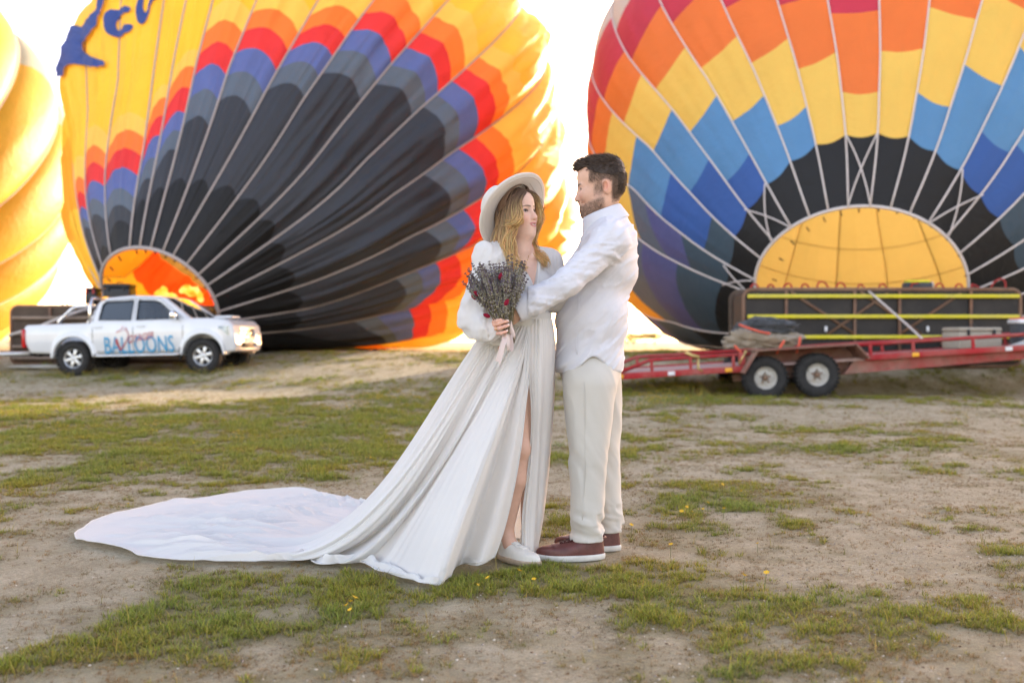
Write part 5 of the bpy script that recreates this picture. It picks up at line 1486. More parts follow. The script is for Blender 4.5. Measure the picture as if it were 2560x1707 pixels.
M_sole = mat_plain('white_rubber', (0.60, 0.58, 0.53), 0.7, var=0.12, scale=25)
M_gumsole = mat_plain('dusty_sole', (0.40, 0.31, 0.22), 0.8, var=0.15, scale=25)
M_wleather = mat_plain('white_leather', (0.68, 0.655, 0.60), 0.5, var=0.06, scale=30, bump=0.08, bscale=150)
M_lace = mat_plain('white_lace', (0.70, 0.68, 0.63), 0.9, var=0.05)
M_blace = mat_plain('brown_lace', (0.06, 0.02, 0.016), 0.9, var=0.1)
M_goldj = mat_plain('gold', (0.75, 0.48, 0.18), 0.25, 1.0, var=0.04)
M_button = mat_plain('pearl_button', (0.7, 0.7, 0.7), 0.3, var=0.05)

def n3(X, Y, Z, s, seed):
    """cheap 3-d noise from planes"""
    return (fbm(X * s + 0.7 * Z * s, Y * s - 0.6 * Z * s + 3.1, seed, 3) + fbm(Z * s + 0.5 * X * s, Y * s + 0.4 * X * s - 7.7, seed + 5, 3)) * 0.5 - 0.5

def rotm(f, u=(0, 0, 1)):
    f = np.asarray(f, float); f /= np.linalg.norm(f)
    u = np.asarray(u, float); l = np.cross(u, f); l /= np.linalg.norm(l)
    u = np.cross(f, l)
    return np.stack([f, l, u], 1)          # columns: forward, left, up

def pair(F, fn, c, k, *a, **kw):
    for s in (-1, 1):
        fn(s)

SKIN_M = np.array((0.62, 0.375, 0.26)); SKIN_W = np.array((0.68, 0.44, 0.335))

HEAD_MASK = {}
def head_mesh(kind):
    """local head: forward +x, left +y, up +z"""
    h = 0.0026
    Fd = Field((-.17, -.125, -.27), (.16, .125, .16), h); Fd.pad = 0.045
    A = Fd.add; C = Fd.cut; E_ = Fd.ell; Cn = Fd.cone
    m = kind == 'm'
    if m:
        A(E_((-.012, 0, .035), (.101, .077, .090)), .01); A(E_((-.045, 0, .0), (.066, .068, .075)), .03)
        A(E_((.035, 0, -.045), (.063, .058, .092)), .03); A(E_((.050, 0, .038), (.052, .058, .052)), .03)
        for s in (-1, 1):
            A(Cn((-.006, s * .052, -.082), (.055, s * .014, -.130), .024, .019), .03)
            A(E_((.062, s * .040, -.050), (.027, .023, .024)), .025)
            A(Cn((.088, s * .008, -.004), (.078, s * .042, -.006), .010, .009), .012)
        A(E_((.060, 0, -.128), (.022, .026, .024)), .02); A(E_((.058, 0, -.090), (.034, .034, .032)), .02)
        nose = ((.091, 0, -.010), (.101, 0, -.060), .0085, .0115); tip = (.1025, 0, -.0635); rt = .0125
        eye = (.0770, .032, -.0225); ez = .0030; lipz = (-.0845, -.1005); lx = (.0900, .0845)
        A(Cn((-.020, 0, -.07), (-.040, 0, -.26), .060, .068), .04)
        A(Cn((.03, 0, -.12), (-.005, 0, -.20), .035, .05), .04)
        ear = (-.028, .079, -.018); er = (.023, .011, .036)
    else:
        A(E_((-.012, 0, .035), (.092, .072, .085)), .01); A(E_((-.035, 0, .0), (.062, .064, .07)), .03)
        A(E_((.034, 0, -.038), (.056, .054, .080)), .03); A(E_((.046, 0, .036), (.048, .054, .050)), .03)
        for s in (-1, 1):
            A(Cn((.000, s * .046, -.068), (.052, s * .011, -.106), .021, .017), .03)
            A(E_((.054, s * .036, -.038), (.025, .022, .024)), .025)
            A(Cn((.081, s * .010, .006), (.070, s * .038, .004), .007, .007), .014)
        A(E_((.057, 0, -.106), (.018, .019, .018)), .02); A(E_((.055, 0, -.074), (.031, .031, .028)), .02)
        nose = ((.083, 0, -.004), (.0965, 0, -.044), .0065, .0095); tip = (.0985, 0, -.0475); rt = .0105
        eye = (.0690, .030, -.0125); ez = .0058; lipz = (-.0712, -.0862); lx = (.0850, .0810)
        A(Cn((-.018, 0, -.06), (-.030, 0, -.26), .046, .050), .04)
        A(Cn((.03, 0, -.10), (.0, 0, -.17), .026, .036), .035)
        ear = (-.020, .070, -.012); er = (.019, .009, .030)
    for s in (-1, 1):
        e = np.array((eye[0], s * eye[1], eye[2]))
        C(E_(e + (.020, 0, .0), (.016, .018, .011)), .014)
        A(E_(e + (.0015, 0, 0), (.0128, .0155, .0115)), .006)
        C(E_(e + (.012, 0, -.001), (.016, .0125, ez)), .002)
        A(E_((tip[0] - .010, s * .0115, tip[2] - .004), (.011, .0065, .0075)), .006)
        A(E_((ear[0], s * ear[1], ear[2]), er, rotm((.94, s * .25, -.22), (.2, 0, 1))), .008)
        C(E_((ear[0] + .005, s * (ear[1] + .010), ear[2] + .002), (.011, .011, .020)), .004)
    A(Cn(*nose), .012); A(E_(tip, (rt, rt, rt * .92)), .008)
    for s in (-1, 1):
        C(E_((tip[0] - .004, s * .006, tip[2] - .0105), (.005, .003, .004)), .003)
    wd = .022 if m else .0245
    cx = .012
    for z, x, r in ((lipz[0], lx[0], .0058), (lipz[1], lx[1], .0066 if m else .0082)):
        for s in (-1, 1):
            A(Cn((x, s * .003, z), (x - cx, s * wd, (lipz[0] + lipz[1]) / 2 + .0065), r, .0033), .006)
    zm = (lipz[0] + lipz[1]) / 2
    for s in (-1, 1):
        C(Cn((lx[0] + .004, 0, zm), (lx[0] - cx + .003, s * (wd + .003), zm + .0075), .0028, .0018), .003)
        if m: C(E_((lx[0] - cx - .006, s * (wd + .013), zm + .006), (.008, .003, .012)), .014)
    v, f = Fd.mesh()
    # colours
    x, y, z = v.T
    base = SKIN_M if m else SKIN_W
    col = np.tile(base, (len(v), 1)); ayy = np.abs(y)
    def blend(mask, c):
        nonlocal col
        mk = np.clip(mask, 0, 1)[:, None]; col = col * (1 - mk) + np.asarray(c) * mk
    blend(0.55 * np.exp(-(((ayy - .042) / .018) ** 2 + ((z - eye[2] + .035) / .02) ** 2)) * (x > .02), base * (1.05, .80, .78))
    blend(0.5 * np.exp(-(((x - tip[0]) / .014) ** 2 + (y / .014) ** 2 + ((z - tip[2]) / .014) ** 2)), base * (1.05, .78, .76))
    blend(0.6 * np.exp(-(((x - ear[0]) / .02) ** 2 + ((z - ear[2]) / .03) ** 2)) * (ayy > ear[1] - .004), base * (1.12, .75, .72))
    lm = smoothstep(1.0, .6, (ayy / (wd + .003)) ** 2 + ((z - zm - .0065 * (ayy / wd) ** 2) / .0122) ** 2) * (x > lx[0] - cx - .008)
    blend(lm * (.75 if m else .95), (0.40, 0.155, 0.135) if m else (0.46, 0.15, 0.14))
    tm = smoothstep(1.0, .4, (ayy / (wd * .70)) ** 2 + ((z - zm - .0065 * (ayy / wd) ** 2) / .0040) ** 2) * (x > lx[0] - cx)
    blend(tm * .9, (.66, .58, .50) if not m else (.45, .38, .33))
    # brows
    bz = eye[2] + (.0175 if m else .0165); u = np.clip((ayy - .010) / .040, 0, 1)
    bw = (.0052 if m else .0038) * (1 - .55 * u)
    bc = bz + .006 * np.sin(u * 2.3) - .004 * u
    bm_ = smoothstep(1.3, .5, np.abs(z - bc) / bw) * smoothstep(.004, .012, ayy) * smoothstep(.052, .045, ayy) * (x > .03)
    blend(bm_ * .85, (.055, .032, .020) if m else (.085, .052, .035))
    # lash line and lids
    ee = np.sqrt(((ayy - eye[1]) / .0155) ** 2 + ((z - eye[2] + .001) / (ez + .0042)) ** 2)
    blend(smoothstep(1.15, .85, ee) * (x > .045) * (z > eye[2] - .003) * .85, (.035, .022, .017))
    blend(smoothstep(1.15, .85, ee) * (x > .045) * (z <= eye[2] - .003) * .35, (.20, .10, .08))
    if m:   # short beard: jaw, chin, moustache and sideburns
        nz_ = fbm(v[:, 0] * 160 + y * 90, z * 160, 5, 2)
        jaw = smoothstep(-.058, -.085, z + .35 * (x - .02)) * smoothstep(-.165, -.140, z) * smoothstep(-.030, -.004, x)
        side = smoothstep(.030, .012, np.abs(x - .006 + .10 * (z + .02))) * smoothstep(-.09, -.02, z) * smoothstep(.02, -.02, z) * (ayy > .04)
        mous = smoothstep(1.2, .6, (ayy / .026) ** 2 + ((z + .0765) / .0070) ** 2) * (x > .07)
        cheekfree = 1 - smoothstep(.0, 1., np.exp(-(((x - .070) / .026) ** 2 + ((z + .052) / .030) ** 2)) * 1.6)
        bd = np.clip(np.maximum(np.maximum(jaw * cheekfree, side), mous) * (1 - lm) * (1 - tm), 0, 1)
        HEAD_MASK['beard'] = bd
        blend(bd * (.28 + .50 * nz_), (.110, .070, .045))
        sidef = smoothstep(.056, .044, x + .9 * np.clip(-z, 0, 1)) * smoothstep(-.012, .02, z + .4 * np.clip(-.04 - x, 0, 1) * 4) * smoothstep(.026, .040, np.hypot(x + .028, z + .018))
        back = smoothstep(-.045, -.060, x) * smoothstep(-.11, -.05, z)
        HEAD_MASK['fade'] = np.maximum(sidef, back)
        blend(np.maximum(sidef * .62 * (.7 + .6 * nz_), back * .85), (.050, .033, .022))
    else:
        scalp = smoothstep(.060, .072, z + .35 * np.clip(.02 - x, 0, .2) * 1.0 - .0 + .9 * np.clip(.045 - x, 0, .1)) * smoothstep(.090, .078, x)
        blend(scalp, (.060, .034, .020))
    return v, f, col, eye

def eyeball(c, r, gaze, m):
    v, f = lathe([(0.0001, -1), (.5, -.866), (.866, -.5), (1, 0), (.966, .26), (.866, .5), (.7, .714), (.5, .866), (.3, .954), (.0001, 1)], 20, cap=False)
    col = np.where((v[:, 2] > .86)[:, None], (.09, .045, .02), (.62, .58, .55)); col = np.where((v[:, 2] > .95)[:, None], (.008, .006, .006), col)
    R = rotm(gaze); Rz = np.stack([R[:, 1], R[:, 2], R[:, 0]], 1)
    return v @ Rz.T * r + c, f, col

def place_head(kind, origin, f_, u_=(0, 0, 1), scale=1.0):
    v, fc, col, eye = head_mesh(kind)
    R = rotm(f_, u_)
    return (v * scale) @ R.T + origin, fc, col, R, eye

def joined(parts):
    V = []; F = []; Cc = []; n = 0
    for v, f, c in parts:
        V.append(v); F.append(np.asarray(f) + n); n += len(v)
        c = np.asarray(c, float); Cc.append(np.tile(c, (len(v), 1)) if c.ndim == 1 else c)
    return np.concatenate(V), np.concatenate(F), np.concatenate(Cc)

def finger(F, pts, r0, r1, k=.004):
    n = len(pts)
    for i in range(n - 1):
        F.add(F.cone(pts[i], pts[i + 1], r0 + (r1 - r0) * i / (n - 1), r0 + (r1 - r0) * (i + 1) / (n - 1)), k)

# ======================================================== man
man_org = P(1380 + 720 / 6.03, 370 + 560 / 6.03, 4.54)
hv, hf, hc, hR, heye = place_head('m', man_org, (-.998, .06, 0.0), scale=1.0)
body_parts = [(hv, hf, hc)]
sh_n = P(1527, 600, 4.35); el_n = P(1412, 712, 4.235); wr_n = P(1302, 772, 4.21)
sh_f = P(1508, 600, 4.72); el_f = P(1420, 700, 4.76); wr_f = P(1350, 760, 4.62)
# torso, legs (under the clothes) as one lower mesh
Fb = Field((-.02, 4.12, .05), (.66, 4.90, 1.52), .011); Fb.pad = .08
def man_limbs(F, g):
    F.add(F.ell(P(1508, 655, 4.53), (.100 + g, .145 + g, .17 + g)), .05)
    F.add(F.ell(P(1482, 800, 4.53), (.105 + g, .135 + g, .20 + g)), .06)
    F.add(F.ell(P(1476, 915, 4.55), (.115 + g, .150 + g, .12 + g)), .06)
man_limbs(Fb, 0)
Fb.add(Fb.cone(P(1525, 545, 4.53), P(1520, 610, 4.53), .062, .09), .04)
for a, b_, c_ in ((sh_n, el_n, wr_n), (sh_f, el_f, wr_f)):
    Fb.add(Fb.cone(a, b_, .05, .038), .03); Fb.add(Fb.cone(b_, c_, .038, .028), .02)
for yy, hip, kn, an in ((4.46, 1473, 1470, 1466), (4.66, 1490, 1508, 1520)):
    Fb.add(Fb.cone(P(hip, 960, yy), P(kn, 1147, yy), .095, .060), .04); Fb.add(Fb.cone(P(kn, 1147, yy), P(an, 1345, yy), .058, .042), .03)
v, f = Fb.mesh(); body_parts.append((v, f, SKIN_M))
# arms and hands
Fh = Field((.0, 4.10, 1.0), (.22, 4.36, 1.22), .0035); Fh.pad = .03
palm = P(1284, 786, 4.225)
Fh.add(Fh.cone(el_n, wr_n, .040, .030), .02); Fh.add(Fh.cone(wr_n, palm, .030, .034), .02); Fh.add(Fh.ell(P(1276, 790, 4.23), (.036, .018, .040)), .015)
for i, (yy, dx) in enumerate(((768, 0), (780, 4), (793, 3), (806, -2))):
    finger(Fh, [P(1272, yy + 4, 4.228), P(1262 - dx, yy + 4, 4.222), P(1252 - dx, yy + 6, 4.232), P(1245 - dx, yy + 8, 4.25)], .0098, .0075)
finger(Fh, [P(1288, 774, 4.222), P(1281, 764, 4.205), P(1275, 756, 4.198)], .012, .009)
v, f = Fh.mesh(); body_parts.append((v, f, SKIN_M))
bv, bf, bc = joined(body_parts)
man_base = np.array((P(1470, 900, 4.53)[0], 4.53, 0.0))
man = obj('person', bv, bf, M_skin, None, man_base, colors=bc)
man.location = man_base.tolist()
tag(man, 'bearded man in white shirt and stone trousers with arms round the woman', 'person')
for s in (-1, 1):
    c = hR @ np.array((heye[0] - .0015, s * heye[1], heye[2])) + man_org
    v, f, c_ = eyeball(c, .0122, hR @ np.array((.97, 0, -.22)), True); obj('eye', v, f, M_eye, man, man_base, colors=c_)

# short dark hair: cap plus strands
def hair_strands(roots, dirs, length, width, col0, col1, seg=3, bend=None, name='hair', parent=None, base=None, extra=None):
    n = len(roots)
    rs = np.random.default_rng(5)
    V = np.zeros((n, seg + 1, 2, 3)); Cc = np.zeros((n, seg + 1, 2, 3))
    side = np.cross(dirs, rs.normal(size=(n, 3))); side /= np.linalg.norm(side, axis=1)[:, None]
    p = roots.copy(); d = dirs.copy()
    L = np.broadcast_to(length, (n,))
    jit = rs.uniform(.7, 1.25, (n, 1))
    for i in range(seg + 1):
        t = i / seg
        w = width * (1 - .8 * t)
        V[:, i, 0] = p - side * w; V[:, i, 1] = p + side * w
        Cc[:, i, :] = (np.asarray(col0) * (1 - t) + np.asarray(col1) * t) * jit[:, None, :].reshape(n, 1, 1)
        p = p + d * (L / seg)[:, None]
        if bend is not None: d = d + bend * (1.0 / seg); d = d / np.linalg.norm(d, axis=1)[:, None]
    idx = np.arange(n)[:, None] * (seg + 1) * 2
    F = np.concatenate([np.stack([idx + 2 * i, idx + 2 * i + 1, idx + 2 * i + 3, idx + 2 * i + 2], -1).reshape(-1, 4) for i in range(seg)])
    return V.reshape(-1, 3), F, np.clip(Cc.reshape(-1, 3), 0, 1)
Fc = Field((-.16, -.11, -.13), (.15, .11, .17), .003); Fc.pad = .04
Fc.add(Fc.ell((-.013, 0, .038), (.103, .079, .092)), .01); Fc.add(Fc.ell((-.046, 0, .004), (.068, .069, .076)), .03)
Fc.add(Fc.ell((.040, 0, .085), (.060, .056, .040)), .03); Fc.add(Fc.cone((.086, -.030, .088), (.086, .030, .088), .018, .018), .02); Fc.add(Fc.cone((.105, -.020, .078), (.105, .020, .078), .009, .009), .015)
Fc.add(Fc.ell((-.045, 0, .082), (.062, .055, .048)), .03)
Xc, Yc, Zc = Fc.X, Fc.Y, Fc.Z
rag = .010 * (fbm(Xc * 60, Yc * 60 + Zc * 40, 77, 2) - .5)
zt = np.where(Xc > .058, .060 + .014 * smoothstep(.10, .06, Xc), .044 - .12 * np.clip(.03 - Xc, 0, .07)) + rag
keep_top = zt - Zc
keep_back = np.maximum(Xc + .078 + rag, -.045 - Zc)
keep = np.minimum(keep_top, keep_back)
Fc.f = np.maximum(Fc.f, keep.astype(np.float32))
cvl, cfl = Fc.mesh()
capn = np.zeros_like(cvl)
fn = np.cross(cvl[cfl[:, 1]] - cvl[cfl[:, 0]], cvl[cfl[:, 2]] - cvl[cfl[:, 0]])
for k in range(4): np.add.at(capn, cfl[:, k], fn)
capn /= np.linalg.norm(capn, axis=1)[:, None] + 1e-12
out = cvl - np.array((-.01, 0, .02)); sgn = np.sign((capn * out).sum(1).mean()); capn *= sgn
pick = np.random.default_rng(2).choice(len(cvl), 6500)
rt_ = cvl[pick]; nr = capn[pick]
ok = (nr * (rt_ - np.array((-.01, 0, .02)))).sum(1) > .03
rt_ = rt_[ok]; nr = nr[ok]
topf = smoothstep(.03, .085, rt_[:, 2])[:, None]
dr = nr * .30 + np.array((.75, 0, .10)) * topf + np.array((-.35, 0, -.75)) * (1 - topf) + np.random.default_rng(3).normal(0, .20, (len(rt_), 3))
dr /= np.linalg.norm(dr, axis=1)[:, None]
Ls = (.007 + .012 * topf[:, 0]) * np.random.default_rng(4).uniform(.6, 1.3, len(rt_))
sv, sf, sc = hair_strands(rt_, dr, Ls, .0012, (.045, .029, .019), (.105, .068, .044), 2)
# clipped sides and nape, fading into the skin
lh = (hv - man_org) @ hR
fm = np.clip(HEAD_MASK['fade'], 0, 1) ** 1.5 * (np.abs(lh[:, 1]) > .02); fade = np.random.default_rng(15).choice(len(lh), 6500, p=fm / fm.sum())
fr = lh[fade]; fn_ = fr - np.array((-.01, 0, .0)); fn_ /= np.linalg.norm(fn_, axis=1)[:, None]
fd = fn_ * .45 + np.array((-.25, 0, -.7)) + np.random.default_rng(16).normal(0, .2, fn_.shape); fd /= np.linalg.norm(fd, axis=1)[:, None]
sv2, sf2, sc2 = hair_strands(fr + fn_ * .0005, fd, .0045 + .006 * smoothstep(-.02, .05, fr[:, 2]), .0008, (.075, .050, .033), (.13, .090, .062), 1)
capc = np.tile((.052, .034, .023), (len(cvl), 1)) * (.6 + .8 * fbm(cvl[:, 0] * 120, cvl[:, 1] * 60 + cvl[:, 2] * 120, 3, 2))[:, None]
hvv, hff, hcc = joined([(cvl, cfl, capc), (sv, sf, sc), (sv2, sf2, sc2)])
obj('hair', hvv @ hR.T + man_org, hff, M_hair, man, man_base, colors=hcc)
# beard strands
loc = (hv - man_org) @ hR
fm = np.clip(HEAD_MASK['beard'], 0, 1) ** 1.6; sel = np.random.default_rng(8).choice(len(loc), 2600, p=fm / fm.sum())
r0 = loc[sel]; dn = r0 - np.array((.02, 0, -.07)); dn /= np.linalg.norm(dn, axis=1)[:, None]
dn = dn * .5 + np.array((.1, 0, -.8)) + np.random.default_rng(9).normal(0, .25, dn.shape); dn /= np.linalg.norm(dn, axis=1)[:, None]
sv, sf, sc = hair_strands(r0, dn, .0055, .0007, (.10, .065, .042), (.17, .115, .075), 1)
obj('beard', sv @ hR.T + man_org, sf, M_hair, man, man_base, colors=sc)

# shirt
Fs = Field((.06, 4.06, .80), (.64, 4.92, 1.56), .0058); Fs.pad = .07
Fs.add(Fs.ell(P(1514, 648, 4.53), (.135, .185, .185)), .02)
Fs.add(Fs.ell(P(1480, 795, 4.53), (.168, .175, .22)), .07)
Fs.add(Fs.ell(P(1472, 905, 4.54), (.160, .178, .13)), .06)
Fs.add(Fs.cone(P(1528, 578, 4.53), sh_n + (-.0, .02, -.0), .066, .078), .06); Fs.add(Fs.cone(P(1528, 578, 4.53), sh_f, .066, .078), .06)
Fs.add(Fs.cone(P(1542, 595, 4.53), P(1540, 690, 4.53), .078, .084), .06)
for a, b_, c_ in ((sh_n, el_n, wr_n), (sh_f, el_f, wr_f)):
    Fs.add(Fs.cone(a, b_, .080, .058), .035); Fs.add(Fs.cone(b_, c_ + (b_ - c_) * .04, .060, .050), .03)
    Fs.add(Fs.ell(c_ + (b_ - c_) * .30, .062), .03)
X, Y_, Z = Fs.X, Fs.Y, Fs.Z
# creases: along and across the sleeve, drag lines from shoulder to waist
ax = (wr_n - sh_n); La = np.linalg.norm(ax); ax = ax / La
ta = ((X - sh_n[0]) * ax[0] + (Y_ - sh_n[1]) * ax[1] + (Z - sh_n[2]) * ax[2]) / La
perp = np.cross(ax, (0, 1, 0)); perp /= np.linalg.norm(perp)
pa = (X - sh_n[0]) * perp[0] + (Z - sh_n[2]) * perp[2]
armw = smoothstep(.16, .08, np.abs(pa + .02)) * smoothstep(4.50, 4.38, Y_) * smoothstep(-.05, .08, ta)
w1 = (np.abs(fbm(ta * 10 + pa * 22, pa * 9 + ta * 3, 61, 3) - .5) ** .8 - .16)
w2 = (np.abs(fbm(ta * 4.0 - pa * 16, pa * 26 + ta * 6, 67, 3) - .5) ** .8 - .16)
tors = 1 - armw
dl = X * .75 + Z * .66; dc = X * .66 - Z * .75
w3 = (np.abs(fbm(dl * 6 + 3, dc * 24, 71, 3) - .5) ** .8 - .16)
w4 = (np.abs(fbm((X - Z * .8) * 20, (X * .8 + Z) * 5 + Y_ * 3, 73, 3) - .5) ** .8 - .16)
lowr = smoothstep(1.22, 1.0, Z)
Fs.f += (armw * (.024 * w1 + .028 * w2) + tors * (.030 * w3 * (1 - .3 * lowr) + .026 * w4 * lowr)).astype(np.float32)
# hem: longer tails front and back, rising at the side seam; open neck; hollow cuff ends
hemc = (P(1380, 934, 4.4)[2]) + .075 * np.exp(-((X - P(1478, 900, 4.5)[0]) / .065) ** 2)
Fs.f = smax(Fs.f, (hemc - Z).astype(np.float32), .008)
Fs.cut(Fs.ell(P(1508, 525, 4.53), (.082, .080, .085)), .01)
v, f = Fs.mesh()
shirt = obj('shirt', v, f, M_shirt, man, man_base)
# collar: stand and fall
def ring(c, a_, b2, R, n=48, a0=0, a1=2 * math.pi):
    t = np.linspace(a0, a1, n)
    return c + (np.cos(t)[:, None] * a_) * R[:, 0] + (np.sin(t)[:, None] * b2) * R[:, 1]
cmp_ = lambda x, y, Y: P(1380 + x / 6.03, 370 + y / 6.03, Y)
Rc = rotm(np.array(cmp_(500, 1150, 4.53)) - np.array(cmp_(1065, 935, 4.53)), (0.35, 0, 1))
cc = (cmp_(505, 1165, 4.53) + cmp_(1065, 940, 4.53)) / 2
la = np.linalg.norm(cmp_(505, 1165, 4.53) - cmp_(1065, 940, 4.53)) / 2
gap = .16
rows = []
for (s_, dz, ds) in ((.93, .028, 0), (.97, .034, 0), (1.02, .030, 0), (1.09, .008, 0), (1.17, -.016, 0), (1.21, -.032, 0)):
    rows.append(ring(cc + Rc[:, 2] * dz, la * s_, .078 * s_, Rc, 56, gap, 2 * math.pi - gap))
rows = np.array(rows)
pt = np.minimum(np.arange(56), 55 - np.arange(56)) / 6.0          # collar points hang lower in front
drop = np.exp(-pt ** 2)[None, :, None] * np.linspace(0, 1, 6)[:, None, None] ** 2
rows = rows + drop * (np.array((-.008, 0, -.034)))
obj('collar', rows.reshape(-1, 3), grid_faces(6, 56), M_shirt, shirt)
# move the collar into the shirt's space (its parent sits at the same base)
col_o = [o for o in shirt.children if o.name.startswith('collar')][0]
col_o.data.transform(Matrix.Translation(Vector((-man_base).tolist())))
# side seam, placket, cuff edge
def sub_part(name, vf, mat, parent, base): return obj(name, vf[0], vf[1], mat, parent, base)
def on_field(F, p, d, reach=.3):
    """walk from p along d to the surface of a field"""
    p = np.asarray(p, float); d = np.asarray(d, float) / np.linalg.norm(d)
    prev = None
    for t in np.linspace(0, reach, 120):
        q = p + d * t; i = np.round((q - F.lo) / F.h).astype(int)
        if (i < 0).any() or (i >= F.f.shape).any(): continue
        if F.f[tuple(i)] < 0: return q
    return p + d * reach * .5
seam_pts = [on_field(Fs, P(u, v_, 4.06), (0, 1, 0), .6) for u, v_ in ((1461, 730), (1459, 765), (1457, 800), (1455, 835), (1454, 870), (1456, 888))]
sub_part('side_seam', tube(np.array(seam_pts) + (0, -.0035, 0), .0024, 5), M_shirt, shirt, man_base)
cu_a = (el_n - wr_n) / np.linalg.norm(el_n - wr_n); cu_b = np.cross(cu_a, (0, 1, 0)); cu_b /= np.linalg.norm(cu_b); cu_c = np.cross(cu_a, cu_b)
t = np.linspace(0, 2 * math.pi, 28, endpoint=False)
cr = []
for s_, r_ in ((-.022, .043), (-.026, .049), (-.020, .053), (.02, .055), (.05, .056), (.056, .050)):
    cr.append(wr_n + cu_a * s_ + np.cos(t)[:, None] * cu_b * r_ + np.sin(t)[:, None] * cu_c * r_ * .85)
cr = np.array(cr)
F_ = [(i * 28 + k, i * 28 + (k + 1) % 28, (i + 1) * 28 + (k + 1) % 28, (i + 1) * 28 + k) for i in range(5) for k in range(28)]
obj('cuff', cr.reshape(-1, 3), F_, M_shirt, shirt, man_base)

# trousers
Ft = Field((.12, 4.28, .05), (.62, 4.86, 1.04), .0058); Ft.pad = .07
Ft.add(Ft.ell(P(1476, 915, 4.55), (.140, .165, .13)), .02)
legs = []
for yy, hip, kn, an, az in ((4.455, 1474, 1470, 1467, 1352), (4.655, 1490, 1507, 1520, 1345)):
    Ft.add(Ft.cone(P(hip, 960, yy), P(kn, 1147, yy), .120, .084), .05)
    Ft.add(Ft.cone(P(kn, 1147, yy), P(an, az, yy), .083, .068), .006)
X, Y_, Z = Ft.X, Ft.Y, Ft.Z
zb = Z
ank = smoothstep(.30, .10, Z); kne = np.exp(-((Z - .44) / .10) ** 2)
w1 = np.abs(fbm(Z * 15 + X * 4, X * 5 + Y_ * 9, 81, 3) - .5) - .14
w2 = np.abs(fbm((X + Z * .35) * 9, Z * 2.5 + Y_ * 6, 83, 3) - .5) - .14
w3 = np.abs(fbm((Z * .8 + X) * 11, X * 4 + Y_ * 3, 87, 3) - .5) - .14
Ft.f += (.085 * w1 * ank + .030 * w2 + .028 * w3 * kne).astype(np.float32)
crease = np.exp(-((X - P(1440, 1100, 4.45)[0] - 0.0 * Z) / .012) ** 2)
Ft.f = smax(Ft.f, (.082 + .035 * (X - .33) - Z).astype(np.float32), .006)
v, f = Ft.mesh()
trs = obj('trousers', v, f, M_trouser, man, man_base)
sp = [on_field(Ft, P(u, v_, 4.2), (0, 1, 0), .5) for u, v_ in ((1466, 900), (1467, 960), (1468, 1020), (1469, 1080), (1470, 1150), (1469, 1220), (1465, 1290), (1463, 1335))]
sub_part('side_seam', tube(np.array(sp) + (0, -.003, 0), .0016, 5), M_trouser, trs, man_base)
sp = [on_field(Ft, P(u, v_, 4.2), (0, 1, 0), .5) for u, v_ in ((1459, 893), (1461, 905), (1464, 918))]
sub_part('pocket_edge', tube(sp, .0035, 5), M_trouser, trs, man_base)

